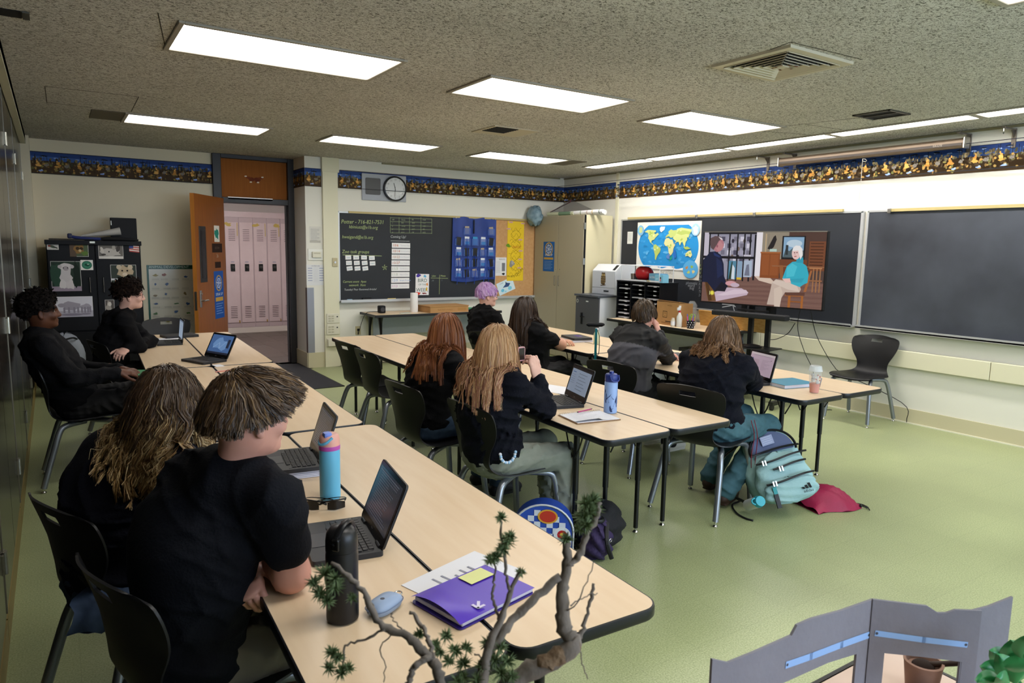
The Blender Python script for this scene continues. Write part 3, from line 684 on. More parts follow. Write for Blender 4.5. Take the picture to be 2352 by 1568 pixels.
pic('monkey_picture', 'picture of a white young ape sitting on a rock', 120, 600, 184, 669, '#2A3A30', [('b', .2, .5, .25, .4, '#2F4A3C'), ('r', 0, 0, 1, .16, '#9A8C9C'), ('b', .5, .45, .22, .34, '#C9C4C6'), ('b', .5, .8, .2, .14, '#D2CCCC'), ('e', .3, .82, .07, .06, '#BDB5B8'), ('e', .71, .82, .07, .06, '#BDB5B8'), ('e', .5, .76, .1, .08, '#A9A0A4'), ('e', .42, .78, .02, .02, '#2A2628'), ('e', .56, .78, .02, .02, '#2A2628'), ('b', .38, .22, .12, .16, '#D6D1D2'), ('b', .63, .22, .12, .16, '#D0CACC'), ('b', .85, .55, .12, .4, '#1E2A24')])
pic('badge_picture', 'white card with a round green emblem on the black cabinet', 186, 597, 213, 620, '#E8E6E0', [('e', .5, .5, .42, .42, '#2C6B55'), ('e', .5, .5, .34, .34, '#3F8269'), ('b', .5, .5, .22, .12, '#1C4A3A'), ('e', .6, .58, .08, .05, '#A9C6B4')])
pic('tiger_picture', 'picture of a tiger cub half hidden by a student', 257, 608, 312, 676, '#3A423C', [('b', .55, .78, .28, .2, '#B9A58A'), ('e', .33, .92, .1, .08, '#C9BBA4'), ('e', .77, .92, .1, .08, '#C9BBA4'), ('e', .45, .8, .04, .03, '#2A2420'), ('e', .65, .8, .04, .03, '#2A2420'), ('e', .55, .68, .1, .06, '#D9C9B4'), ('b', .4, .4, .22, .16, '#C46A28'), ('b', .36, .2, .2, .2, '#D9CFC4'), ('r', 0, .48, .5, .06, '#D6D6DA'), ('e', .3, .38, .04, .1, '#3A2418'), ('e', .48, .42, .04, .1, '#3A2418')])
pic('polar_bear_picture', 'wide picture of two polar bears standing on ice', 127, 680, 212, 729, '#D6D4DE', [('r', 0, 0, 1, .3, '#B4B0BE'), ('b', .42, .55, .26, .2, '#A29CA8'), ('e', .18, .58, .1, .1, '#9E98A4'), ('b', .78, .48, .16, .15, '#A8A2AE')]+[('r', x_, .2, .05, .28, '#8F8996') for x_ in (.22, .34, .48, .58, .68, .76, .84, .90)]+[('e', .45, .12, .3, .06, '#8A8494'), ('e', .8, .14, .14, .05, '#8F8998')])
pic('lynx_picture', 'narrow picture of a grey animal behind the student with glasses', 243, 688, 262, 728, '#5A5450', [('b', .4, .6, .3, .3, '#A29A92'), ('e', .5, .75, .2, .12, '#D2CCC4'), ('b', .6, .25, .3, .2, '#C9C4BE')])
# things on top of the black cabinet
t = thing('document_case', 'black upright binder case standing on the black cabinet', 'case', (.70, 9.30, 1.622)); MB().box((0, 0, .13), (.265, .07, .26), bevel=.006).build('shell', bk, t); MB().box((-.125, -.037, .2), (.006, .004, .05)).build('spine_tag', hinge_m, t)
t = thing('folded_umbrella', 'folded umbrella in dark blue and black cloth on the black cabinet', 'umbrella', (.40, 9.14, 1.61))
b = MB(); b.tube(spline([(-.24, 0, .05), (-.1, 0, .03), (.06, .01, .028)], 10), [.012, .022, .022, .024, .024, .026, .026, .024, .022, .02], 10, flat=.8); b.build('blue_canopy', mat('navy_cloth', '#1E2A66', .7), t, 60)
b = MB(); b.tube(spline([(.06, .01, .028), (.2, 0, .032), (.43, 0, .022)], 8), [.022, .026, .03, .03, .028, .026, .022, .014], 10, flat=.8); b.build('black_canopy', mat('black_cloth', '#0D0D10', .85), t, 60)
b = MB(); b.box((-.235, 0, .055), (.045, .05, .055), bevel=.012); b.build('handle', mat('navy_plastic', '#1A2045', .5), t)
t = thing('rolled_poster', 'thin grey rolled poster slanting across the black cabinet top', 'poster roll', (.50, 9.20, 1.64)); b = MB(); b.cyl((-.22, .02, .028), (.16, .02, .09), .010, .045, 16); b.build('tube', mat('grey_roll', '#B7B4AE', .6), t, 40)
tag(MB().box((.18, 9.2, 1.628), (.42, .3, .012), bevel=.004).build('flat_portfolio', bk), 'flat black portfolio lying on the left of the black cabinet', 'portfolio')
# animal development poster on the door wall
PX0, PX1, PZ0, PZ1 = .95, 1.56, .35, 1.335
t = thing('animal_poster', 'laminated poster headed ANIMAL DEVELOPMENT with a green border', 'poster', (PX0, YD, PZ0)); w, h = PX1-PX0, PZ1-PZ0
MB().box((w/2, -.0035, h/2), (w, .003, h)).build('sheet', mat('laminated_sheet', '#C9C4B2', .16, spec=.6), t)
p = Print((0, -.0052, 0), (1, 0, 0), (0, 0, 1))
p.rect(0, h-.05, w, h, '#1C4A3A'); p.rect(0, 0, .022, h, '#1F5444'); p.text('ANIMAL DEVELOPMENT', .025, h-.038, .042, '#B9CFC0')
g = random.Random(5)
for r_ in range(7):
    yy = h-.14-r_*.115
    p.rect(.04, yy-.055, w-.02, yy-.0535, '#A39E8E')
    for c_ in range(5):
        xx = .09+c_*.115+g.uniform(-.015, .015)
        if g.random() < .8: p.blob(xx, yy+g.uniform(-.01, .02), g.uniform(.014, .028), g.uniform(.008, .02), g.choice(('#8A4A30', '#35507E', '#7A6A4A', '#5A5A50', '#8C7A30', '#4A6A3C', '#A05038')), 10, .45, r_*7+c_)
        for k in range(3): p.rect(xx-.04, yy-.03-.007*k, xx+.04, yy-.0275-.007*k, '#9B968A')
p.build('printed_chart', GLOSS, t)
# ------------------------------------------------------------------ chalkboards
chalk_m = mat('slate_chalkboard', '#181B20', .6, var=(1.6, '#262A31', .3, None, 7)); alu_t = mat('aluminium_trim', '#C4C6C8', .4, metal=.5); rail_m = mat('tan_map_rail', '#B9A873', .55); cork_m = mat('cork_board', '#C99E6E', .8, var=(30, '#B88A58', .3))
t = thing('chalkboard', 'black chalkboard with green and white handwriting on the back wall', 'chalkboard', (3.19, YB, .88)); w, h = 5.61-3.19, 1.16
MB().box((w/2, -.012, h/2), (w, .02, h)).build('writing_surface', chalk_m, t)
b = MB(); b.box((-.008, -.014, h/2), (.018, .028, h+.02)); b.box((w/2+.37, -.014, h+.01), (w+.76, .028, .02)); b.box((w+.003, -.015, h/2), (.012, .028, h)); b.build('frame', alu_t, t)
b = MB(); b.box((w/2+.37, -.04, -.012), (w+.76, .085, .02)); b.box((w/2+.37, -.079, 0), (w+.76, .008, .028)); b.build('chalk_tray', alu_t, t)
b = MB(); b.box((w/2+.5, -.03, h+.014), (w-.25+1.0, .03, .026)); b.build('map_rail', rail_m, t)
MB().box((w+.37, -.012, h/2), (.72, .018, h)).build('cork_panel', cork_m, t)
P0 = Print((0, -.0225, 0), (1, 0, 0), (0, 0, 1))
def bd(px, py): 
    q = ony(px, py, YB); return q[0]-3.19, q[2]-.88
gc, wc = '#A9B87E', '#B9BDBE'
def hand(s, px, py, size, col, rot=0.0):
    x, y = bd(px, py); q = Print((0, -.0225, 0), (1, 0, 0), (0, 0, 1)); q.text(s, x, y, size*.70, col, slant=.18, rot=rot, sx=.9); q.build('chalk_words', PRINT, t)
hand('Potter - 716-821-7531', 782, 513, .105, gc, .02); hand('kbiniusz@e1b.org', 800, 524, .088, gc); hand('hweigand@e1b.org', 784, 547, .088, gc)
hand('Zoo task groups', 784, 581, .09, gc); x, y = bd(786, 585); P0.line([(x, y), (x+.55, y-.01)], .007, gc)
hand('Current event  Apes', 786, 649, .062, gc); hand('network  Xans', 800, 657, .062, gc); hand('Tuesday! Peer Reviewed Article!', 789, 667, .055, wc)
hand('Coming Up!', 895, 546, .075, wc); x, y = bd(896, 553); P0.line([(x, y), (x+.28, y)], .006, wc)
for k in range(5): a = bd(895, 500+k*8.6); q = bd(990, 503+k*8.2); P0.line([a, q], .005, '#8D9A74')
for k in range(4): a = bd(895+[0, 20, 44, 70][k], 499); q = bd(895+[0, 20, 44, 70][k], 534); P0.line([a, q], .005, '#8D9A74')
P0.line([bd(990, 503), bd(990, 537)], .005, '#8D9A74')
for r_, row in enumerate((('MP', 'Starts', 'PR', 'Ends'), ('1', '9/4', '10/3', '11/7'), ('2', '11/10', '12/9', '1/23'), ('3', '1/26', '2/27', '4/2'), ('4', '4/13', '5/8', '6/22'))):
    for c_, s in enumerate(row): hand(s, [899, 920, 944, 969][c_], 506+r_*7.3, .04, '#9BA382')
hand('Likes', 990, 635, .05, gc); hand('Misses', 1010, 635, .05, gc); P0.line([bd(988, 638), bd(1027, 639)], .005, gc); P0.line([bd(1008, 631), bd(1007, 675)], .005, gc); hand('14', 990, 646, .05, '#7C8488'); hand('1', 1012, 645, .05, '#7C8488')
x, y = bd(882, 614)
for k in range(5): a = k*1.257+.3; P0.line([(x, y), (x+.04*math.cos(a), y+.04*math.sin(a)), (x+.02*math.cos(a+.6), y+.02*math.sin(a+.6))], .004, gc)
o = P0.build('chalk_lines', PRINT, t); o['kind'] = 'stuff'
def card(name, label, cx, cz, w, h, rz, draw, group=None, col='#E9E9EA', y=YB-.0265, cat='card'):
    o = thing(name, label, cat, (cx, y, cz), group=group); o.rotation_euler = (0, rz, 0)
    p = Print((0, 0, 0), (1, 0, 0), (0, 0, 1)); p.rect(-w/2, -h/2, w/2, h/2, col); draw(p); p.build('print', PRINT, o)
    MB().box((0, .0012, 0), (w, .002, h)).build('sheet', mat('white_card', '#E9E9EA', .6), o); return o
names = ('Lions', 'Apes', 'Birds', 'Bears', 'Camels', 'Otters', 'Rhinos', 'Snakes', 'Giraffe', 'Penguin', 'Tigers'); k = 0
for r_ in range(3):
    for c_ in range(4 if r_ < 2 else 3):
        q = ony(798.5+c_*18+r_*1.5-(2 if c_ == 3 else 0)*0, 591+r_*12.5+(c_ == 3)*1, YB); nm = names[k]
        ordw = ('first', 'second', 'third', 'fourth')[c_]; rw = ('top', 'middle', 'bottom')[r_]
        card('name_card', 'small white card, %s from the left in the %s row of the task groups' % (ordw, rw), q[0], q[2], .080, .056, random.uniform(-.06, .06)-r_*.04, lambda p, nm=nm: p.text(nm, 0, -.008, .022, '#4A86A8', 'c'), 'task group cards'); k += 1
ev = (('10/6', 'Teacher Day', '#C2562E'), ('10/14', 'Homecoming', '#C2562E'), ('10/22', 'Bird Museum', '#B86A48'), ('10/27', 'Zoo Presents', '#B5492E'), ('11/3', 'Conference', '#9FA88E'), ('11/8', 'Report Due', '#B9BDB2'), ('12/9', 'Sample Projects', '#7FA0D6'), ('1/13', 'Celebration', '#C583B8'))
for k, (d_, s, c) in enumerate(ev):
    q = ony(919.5-.3*k, 563.5+k*13.3, YB)
    card('date_strip', 'white date strip reading %s, %s in the list on the chalkboard' % (d_, ('topmost', 'second from the top', 'third from the top', 'fourth from the top', 'fifth from the top', 'third from the bottom', 'second from the bottom', 'lowest')[k]), q[0], q[2], .275, .068, 0, lambda p, d_=d_, s=s, c=c: (p.text(d_, -.13, -.016, .05, c, slant=.1), p.text(s, -.01, -.008, .026, '#B9B6C4' if c != '#7FA0D6' else '#8FAAD8')), 'coming-up date strips')
q = ony(968, 653, YB)
def bird(p):
    p.text('BIRD', .0, .035, .07, '#1F5A4C', 'c'); p.text('OF THE', 0, -.012, .036, '#2C6A5A', 'c'); p.text('WEEK', 0, -.10, .07, '#1F5A4C', 'c')
    p.blob(-.06, .125, .03, .022, '#4A3A9A', 10, .4); p.blob(.045, .12, .02, .02, '#6AB4D9', 10, .5); p.blob(-.055, -.128, .04, .02, '#D9402A', 10, .5); p.blob(.035, -.125, .03, .012, '#7A2A2A', 10, .5); p.blob(.08, .0, .012, .02, '#E08A3A', 8, .5); p.blob(.07, -.06, .012, .03, '#E2B83A', 8, .3)
card('bird_sign', 'white sign reading BIRD OF THE WEEK with small coloured birds', q[0], q[2], .21, .30, .02, bird, cat='sign')
q = ony(798, 686, YB); t = thing('chalk_eraser', 'black felt eraser lying in the tray of the handwritten chalkboard', 'eraser', (3.55, YB-.05, .884)); MB().box((0, 0, .012), (.13, .04, .022), bevel=.005).build('felt', cap_m, t); MB().box((0, 0, .027), (.13, .034, .008), bevel=.003).build('back', bk, t)
tag(MB().cyl((3.85, YB-.06, .893), (3.97, YB-.06, .893), .008, n=10).build('yellow_chalk', mat('yellow_chalk', '#D9C36A', .8)), 'yellow stick of chalk in the tray left of the paper towel roll', 'chalk')
tag(MB().cyl((3.27, YB-.06, .893), (3.34, YB-.06, .893), .008, n=10).build('blue_chalk', mat('blue_chalk', '#9CC0D6', .8)), 'pale blue stick of chalk at the left end of the tray', 'chalk')
# clock panel
t = thing('clock_panel', 'grey metal wall panel with a square speaker grille', 'panel', (3.83, YB, 2.40)); MB().box((0, -.01, 0), (.64, .02, .35), bevel=.003, seg=1).build('plate', mat('grey_panel', '#A6ABB4', .5), t)
b = MB().prism(rrect(.215, .22, .02), 0, .006, M=((-.165, -.02, .01), (1, 0, 0), (0, 0, 1), (0, -1, 0))).build('speaker_grille', mat('perforated_grey', '#6E6F72', .7, bump=(500, .6)), t)
for sx in (-.29, .29):
    for sz in (-.15, .15): MB().cyl((sx, -.02, sz), (sx, -.023, sz), .006, n=10).build('screw', steel, t)
t = thing('wall_clock', 'round clock with a black rim showing half past eleven', 'clock', (3.975, YB-.021, 2.395)); rq = rot((R(90), 0, 0))
MB().lathe([(.135, 0), (.168, .002), (.172, .02), (.165, .04), (.150, .044), (.146, .03)], (0, 0, 0), 40, rot=rq, caps=False).build('rim', mat('clock_black', '#101012', .3), t, 50)
MB().cyl((0, -.012, 0), (0, -.024, 0), .15, n=40).build('face', mat('clock_white', '#D9DDDE', .5), t)
p = Print((0, -.0245, 0), (1, 0, 0), (0, 0, 1))
for k in range(1, 13): a = PI/2-k*PI/6; p.text(str(k), .122*math.cos(a), .122*math.sin(a)-.011, .034, '#2A2C2E', 'c')
p.build('numerals', PRINT, t)
for nm, ang, ln, w in (('hour_hand', PI/2-R(345), .075, .010), ('minute_hand', PI/2-R(184), .105, .007)):
    p = Print((0, -.0275, 0), (1, 0, 0), (0, 0, 1)); c_, s_ = math.cos(ang), math.sin(ang); p.line([(-.02*c_, -.02*s_), (ln*c_, ln*s_)], w, '#141414'); p.build(nm, PRINT, t)
MB().cyl((0, -.034, 0), (0, -.036, 0), .147, n=40).build('lens', mat('clear_lens', '#FFFFFF', .05, alpha=.10), t)
# ------------------------------------------------------------------ chalkboards on the right wall
def rw(px, py, X=XR): 
    q = onx(px, py, X); return q[1], q[2]
def right_board(y0, y1, label, dusty):
    t = thing('chalkboard', label, 'chalkboard', (XR, y0, .90)); w, h = y0-y1, 1.14       # local -y runs to the right
    m = mat('dusty_slate_%d' % dusty, '#171A20' if not dusty else '#1E2128', .55, var=(1.5 if dusty else 1.0, '#4E535E' if dusty else '#2A2E36', .30, None, 9))
    MB().box((-.012, -w/2, h/2), (.02, w, h)).build('writing_surface', m, t)
    b = MB(); b.box((-.014, -w/2, h+.008), (.028, w+.02, .018)); b.box((-.014, .006, h/2), (.028, .02, h+.02)); b.box((-.014, -w-.006, h/2), (.028, .03, h+.02)); b.build('frame', alu_t, t)
    b = MB(); b.box((-.045, -w/2, -.015), (.09, w+.02, .018)); b.box((-.086, -w/2, -.004), (.008, w+.02, .03)); b.build('chalk_tray', alu_t, t)
    return t
cb1 = right_board(7.69, 4.10, 'dark chalkboard behind the television and the world map', 0)
cb2 = right_board(4.03, .4, 'chalkboard smeared with chalk dust, right of the television', 1)
b = MB(); b.box((-.03, -1.76, 1.168), (.03, 3.25, .028)); b.build('map_rail', rail_m, cb1)
b = MB(); b.box((-.03, -1.9, 1.152), (.03, 3.4, .028)); b.build('map_rail', rail_m, cb2)
for yy in (-1.42, -2.3): b = MB(); b.box((-.055, yy, 1.158), (.02, .03, .05), bevel=.004); b.build('rail_clip', steel, cb1)
b = MB(); b.box((-.055, -.22, 1.146), (.02, .03, .05), bevel=.004); b.build('rail_clip', steel, cb2)
p = Print((-.0225, 0, 0), (0, -1, 0), (0, 0, 1)); wcc = '#8C9299'
def cbp(px, py): q = rw(px, py); return 7.69-q[0], q[1]-.90
def chalk(s, x, y, z, c): q = Print((-.0225, 0, 0), (0, -1, 0), (0, 0, 1)); q.text(s, x, y, z, c, slant=.2); q.build('chalk_words', PRINT, cb1)
for k, s in enumerate(('phonetic', 'word', 'bug')): chalk(s, *cbp(1578+k*4, 652+k*6), .055, wcc)
for k in range(9): chalk(('H', 'W', 'N', '1:00', '2:15', '3:10', '5 min', 'TM', '24 A')[k], *cbp(1607, 612+k*8.5), .045, '#9FB070' if k < 3 else wcc)
p.line([cbp(1662, 705), cbp(1690, 700), cbp(1662, 698)], .01, '#B9BDC2'); p.line([cbp(1690, 715), cbp(1686, 700), cbp(1692, 704)], .01, '#B9BDC2')
o = p.build('chalk_lines', PRINT, cb1); o['kind'] = 'stuff'
t = thing('pinned_note', 'small white typed note pinned left of the world map', 'paper', (XR-.0235, *rw(1450, 546))); p = Print((0, 0, 0), (0, -1, 0), (0, 0, 1)); p.rect(-.055, -.085, .055, .085, '#D9DBD6')
for k in range(7): p.rect(-.04, .055-.016*k, .035, .059-.016*k, '#8F938F')
p.build('sheet', PRINT, t)
# world map
LAND = {
 'na': ('#C9D58A', [(-165, 62), (-150, 70), (-125, 70), (-100, 68), (-85, 68), (-80, 62), (-92, 58), (-80, 52), (-66, 58), (-56, 52), (-66, 45), (-75, 38), (-81, 30), (-90, 29), (-97, 25), (-95, 17), (-86, 14), (-80, 8), (-92, 14), (-105, 20), (-112, 29), (-122, 36), (-124, 48), (-135, 58), (-150, 60)]),
 'gl': ('#EEF0EC', [(-55, 82), (-20, 82), (-22, 70), (-42, 60), (-52, 65), (-60, 76)]),
 'sa': ('#B5C86A', [(-80, 8), (-70, 12), (-52, 4), (-35, -6), (-40, -20), (-50, -28), (-60, -38), (-68, -52), (-74, -48), (-72, -30), (-78, -12), (-81, -3)]),
 'eu': ('#BDCB7A', [(-9, 43), (-9, 37), (3, 42), (12, 44), (18, 40), (26, 38), (40, 42), (50, 46), (60, 55), (66, 68), (40, 67), (28, 71), (12, 65), (6, 60), (12, 55), (0, 49)]),
 'af': ('#D9D79A', [(-17, 15), (-12, 30), (-5, 36), (10, 37), (20, 31), (33, 31), (43, 12), (51, 12), (40, -5), (40, -18), (32, -28), (20, -35), (13, -18), (9, 0), (5, 5), (-8, 5)]),
 'as': ('#CBD58C', [(40, 42), (36, 36), (44, 30), (56, 25), (44, 13), (60, 22), (70, 22), (77, 8), (85, 20), (92, 22), (100, 8), (104, 2), (108, 12), (110, 20), (121, 30), (122, 40), (130, 38), (140, 50), (160, 62), (180, 66), (170, 70), (140, 73), (105, 77), (70, 72), (60, 55), (50, 46)]),
 'si': ('#B4C46C', [(60, 55), (90, 48), (120, 52), (140, 50), (155, 60), (120, 66), (80, 66)]),
 'au': ('#D9DA9E', [(114, -22), (130, -12), (142, -11), (146, -19), (153, -28), (147, -38), (138, -34), (129, -32), (115, -34)]),
 'in': ('#A9C060', [(96, 4), (106, -6), (118, -8), (140, -3), (130, 0), (118, 5), (108, 2)]),
 'nz': ('#C9D08A', [(167, -46), (174, -40), (178, -38), (172, -44)]), 'md': ('#C9CF8A', [(44, -24), (50, -15), (48, -24)]), 'jp': ('#C9CF8A', [(131, 32), (140, 36), (144, 43), (138, 38)]),
}
my0, my1, mz0, mz1 = 7.36, 6.20, 1.255, 2.005; w, h = my0-my1, mz1-mz0
t = thing('world_map', 'wall map of the world with blue oceans and pale green land', 'map', (XR-.024, my0, mz0)); MB().box((-.0015, -w/2, h/2), (.003, w, h)).build('sheet', mat('map_paper', '#E6E2D2', .35), t)
p = Print((-.0031, 0, 0), (0, -1, 0), (0, 0, 1)); p.rect(.005, .005, w-.005, h-.005, '#E4E3DA')
cx, cy, aw, ah = w/2, h*.55, w*.475, h*.40
def mp_(lo, la): 
    k = math.sqrt(max(0, 1-(la/100)**2)); return (cx+aw*(lo/180)*(.35+.65*k), cy+ah*la/90*1.0)
oc = [mp_(180, la) for la in np.linspace(-88, 88, 24)]+[mp_(-180, la) for la in np.linspace(88, -88, 24)]
p.poly(oc, '#2F8FD0')
g = random.Random(2)
for k in range(60): lo, la = g.uniform(-165, 165), g.uniform(-65, 70); x, y = mp_(lo, la); p.blob(x, y, g.uniform(.012, .05), g.uniform(.008, .022), g.choice(('#4FA4DC', '#2A83C4', '#66B2E2', '#3A99D8')), 9, .4, k)
for c, pts in LAND.values(): p.poly([mp_(*q) for q in pts], c)
for k in range(22):
    lo, la = g.choice(((-100, 45), (-60, -10), (20, 5), (80, 35), (100, 60), (-110, 60), (130, -25))); x, y = mp_(lo+g.uniform(-12, 12), la+g.uniform(-8, 8)); p.blob(x, y, .016, .012, g.choice(('#B9CC74', '#DDDDA8', '#A8BE5C')), 8, .4, k)
p.poly([mp_(lo, -80+4*math.sin(lo/20)) for lo in range(-170, 171, 20)]+[mp_(170, -88), mp_(-170, -88)], '#F2F3F0')
for (x, y, r_) in ((.075, h-.11, .065), (w-.085, h-.11, .07)): p.ell(x, y, r_, r_*1.1, '#7FB8DC' if x < .2 else '#A9D0EA', 20); p.blob(x, y, r_*.6, r_*.7, '#C6CF8E' if x < .2 else '#F2F3F1', 12, .3)
p.ell(w-.14, .135, .13, .115, '#5AA9DC', 24); [p.blob(w-.14+dx, .135+dy, .025, .02, c, 8, .4) for dx, dy, c in ((-.06, .02, '#C98A4A'), (.02, .03, '#8FB45A'), (.05, -.03, '#D9C98A'), (-.03, -.04, '#B5C46A'))]
p.text('THE WORLD', w*.53, .06, .045, '#8C8C86', 'c'); p.poly([mp_(30, -38), mp_(40, -30), mp_(33, -48), mp_(22, -56)], '#1F9A58'); p.blob(*mp_(14, -38), .03, .04, '#5E86C4', 10, .4); p.blob(*mp_(52, -30), .025, .06, '#2F6AB8', 10, .4)
p.build('printed_map', GLOSS, t)
# projector screen on brackets
t = thing('projector_screen', 'rolled-up projector screen in a bronze case hung high on brackets', 'projector screen', (6.72, 4.05, 2.60))
b = MB(); b.prism(rrect(.085, .085, .025), -.93, .93, M=((0, 0, 0), (1, 0, 0), (0, 0, 1), (0, -1, 0))); b.build('case', mat('bronze_case', '#6E5E4E', .35, metal=.4), t, 40)
for s in (-1, 1):
    MB().box((0, s*.937, 0), (.1, .014, .1), bevel=.008).build('end_cap', steel, t)
b = MB(); b.box((-.045, 0, -.012), (.004, 1.84, .022)); b.build('stripe', mat('case_stripe', '#3C3028', .4), t)
p = Print((-.0475, -.72, -.016), (0, -1, 0), (0, 0, 1)); p.text('DA-LITE', 0, 0, .022, '#B9AFA0', 'c'); p.build('maker_lettering', PRINT, t)
b = MB(); b.tube([(-.0, .0, -.04), (.0, 0, -.05)]+[(.015*math.sin(a), .02*math.sin(a*2)*0+.02*math.cos(a)-.02, -.065-.012*math.sin(a)) for a in np.linspace(0, 6.28, 10)], .003, 6); b.tube([(0, 0, -.06), (.02, .01, -.25), (.03, .02, -.49)], .0025, 6); b.build('pull_cord', mat('cord_white', '#C9C4B8', .7), t)
BL = ('bracket with a hanging hook beyond the far end of the rolled screen', 'bracket holding the far end of the rolled screen', 'bracket holding the near end of the rolled screen', 'bracket with a hook at the right edge of the picture')
for k, yy in enumerate((5.28, 4.93, 3.17, 2.82)):
    t = thing('screen_bracket', BL[k], 'bracket', (XR, yy, 2.63), group='screen brackets'); b = MB()
    b.box((-.006, 0, -.01), (.012, .035, .16), bevel=.003, seg=1); b.box((-.11, 0, .06), (.21, .03, .012), bevel=.002, seg=1); b.build('arm', mat('bracket_grey', '#6E655C', .4, metal=.5), t)
    b = MB(); b.prism([(0, 0), (0, -.06), (-.06, 0)], -.004, .004, M=((-.012, 0, .055), (1, 0, 0), (0, 0, 1), (0, 1, 0))); b.build('gusset', _mats['bracket_grey'], t)
    if k in (0, 3): b = MB(); b.tube([(-.205, 0, .05), (-.205, 0, .03), (-.195, 0, .018), (-.205, 0, .008), (-.215, 0, .018)], .004, 6); b.build('hook', chrome, t)
# ------------------------------------------------------------------ television on a wheeled stand
TL, TR = np.array([6.22, 5.57]), np.array([6.455, 4.185]); dv = TR-TL; tw = np.linalg.norm(dv); ang = math.atan2(dv[1], dv[0])
TVZ, tvh = 1.045, .80
t = thing('television', 'large flat television showing two seated people talking', 'television', (TL[0], TL[1], TVZ), ang)   # local x along the screen, -y faces the room
MB().box((tw/2, .03, tvh/2), (tw, .05, tvh), bevel=.006).build('housing', mat('tv_black', '#0C0C0E', .35), t)
b = MB(); b.box((tw/2, .003, tvh-.004), (tw, .01, .009)); b.build('top_bezel', mat('bezel_silver', '#A39E96', .3, metal=.7), t)
b = MB(); b.box((tw/2, .003, .006), (tw, .01, .012)); [b.box((x, .003, tvh/2), (.010, .01, tvh)) for x in (.005, tw-.005)]; b.build('bezel', _mats['tv_black'], t)
TVM = mat('lit_screen', rough=.25, attr=.8)
sw, sh = tw-.022, tvh-.024
p = Print((.011, .0015, .014), (sw, 0, 0), (0, 0, sh), step=.00005, base=.0004)
def RC(x0, y0, x1, y1, c): p.rect(x0, 1-y1, x1, 1-y0, c)                     # v measured from the top
def PL(pts, c): p.poly([(a, 1-b_) for a, b_ in pts][::-1], c)
def EL(x, y, a, b_, c, r=0): p.ell(x, 1-y, a, b_, c, 18, r)
RC(0, 0, 1, 1, '#4A3A36'); RC(0, 0, .46, .68, '#8C8A9A'); RC(0, 0, .05, .68, '#B9B2BE'); RC(.46, 0, .56, .62, '#DAD4D8'); RC(.51, 0, .78, .5, '#8A8070'); RC(.72, 0, 1, .45, '#4A332C')
PL([(.0, .72), (.46, .6), (.56, .6), (1, .66), (1, 1), (0, 1)], '#6E5048'); PL([(.46, .6), (.58, .6), (.66, .72), (.5, .66)], '#C9B4A4')
for k in range(9): PL([(0+.02*k, .74+.028*k), (1, .68+.034*k), (1, .685+.034*k), (.02*k, .746+.028*k)], '#5A3E38' if k % 2 else '#7E5E54')
for (x, y, c) in [(.10+.056*i, .06+.095*j, c) for i in range(6) for j in range(4) for c in (('#C4C0CE', '#6E6A7A', '#9A96A8', '#4A4658')[(i*3+j*5) % 4],)]: RC(x, y, x+.034, y+.065, c)
for (x, y, c) in [(.26+.05*i, .12+.11*j, c) for i in range(4) for j in range(3) for c in (('#2E2A36', '#A9A4B2', '#6A5A52')[(i+j) % 3],)]: EL(x, y, .012, .03, c)
for x in (.045, .12, .225, .295, .355, .405): RC(x, 0, x+.013, .68, '#15131A')
RC(.0, .335, .46, .37, '#15131A'); RC(.04, 0, .46, .025, '#15131A'); RC(.445, .03, .46, .66, '#15131A')
RC(.235, .40, .30, .66, '#4E7E96'); RC(.312, .40, .352, .64, '#7E98B0'); RC(.366, .39, .435, .62, '#A2AEC0'); PL([(.25, .65), (.27, .45), (.29, .5), (.29, .66)], '#C6CED6'); PL([(.375, .6), (.39, .45), (.41, .44), (.42, .6)], '#6A6E80'); PL([(.238, .66), (.26, .41), (.268, .41), (.262, .66)], '#2A3A30')
RC(.36, .31, .425, .335, '#B9B4C0'); RC(.31, .63, .35, .66, '#C9A82E')
RC(.535, .02, .545, .27, '#B09A7A'); RC(.56, .02, .562, .27, '#6A5A44'); PL([(.555, .22), (.60, .06), (.615, .04), (.625, .1), (.605, .2), (.58, .24)], '#1E1A1C'); RC(.575, .225, .63, .26, '#A9C0B6')
RC(.505, .27, .66, .62, '#7E4420'); RC(.515, .30, .575, .58, '#8A4C26'); RC(.585, .30, .65, .58, '#8A4C26'); RC(.50, .265, .665, .285, '#9A5A30')
RC(.67, .05, .85, .36, '#121014'); RC(.682, .065, .838, .335, '#7FA0BC'); PL([(.682, .335), (.70, .22), (.73, .25), (.76, .2), (.838, .24), (.838, .335)], '#4A5A60'); EL(.765, .15, .06, .05, '#AFC2D0'); RC(.70, .17, .72, .3, '#2A3034')
RC(.88, .12, 1, .5, '#6E3F26')
for k in range(9): RC(.89, .14+.04*k, .985, .155+.04*k, '#4A2818')
RC(.66, .36, .87, .55, '#6A3A22'); RC(.6, .445, 1, .46, '#8A5C3E')
for x in (.92, .945, .97): RC(x, .47, x+.008, .78, '#9A6A44')
RC(.89, .46, .985, .475, '#A9744C'); RC(.895, .62, .99, .64, '#8A5C3E')
PL([(.01, .62), (.085, .62), (.15, .97), (.07, 1), (.05, .9)], '#6A4826'); PL([(.02, .64), (.05, .64), (.10, .98), (.07, .99)], '#4A3018')
PL([(.0, .40), (.06, .28), (.11, .27), (.16, .32), (.19, .45), (.2, .62), (.24, .78), (.22, .86), (.12, .85), (.05, .72), (0, .72)], '#151A34'); PL([(.09, .28), (.155, .335), (.15, .36), (.1, .33)], '#22305E'); PL([(.12, .36), (.17, .42), (.19, .6), (.14, .66)], '#1B2448')
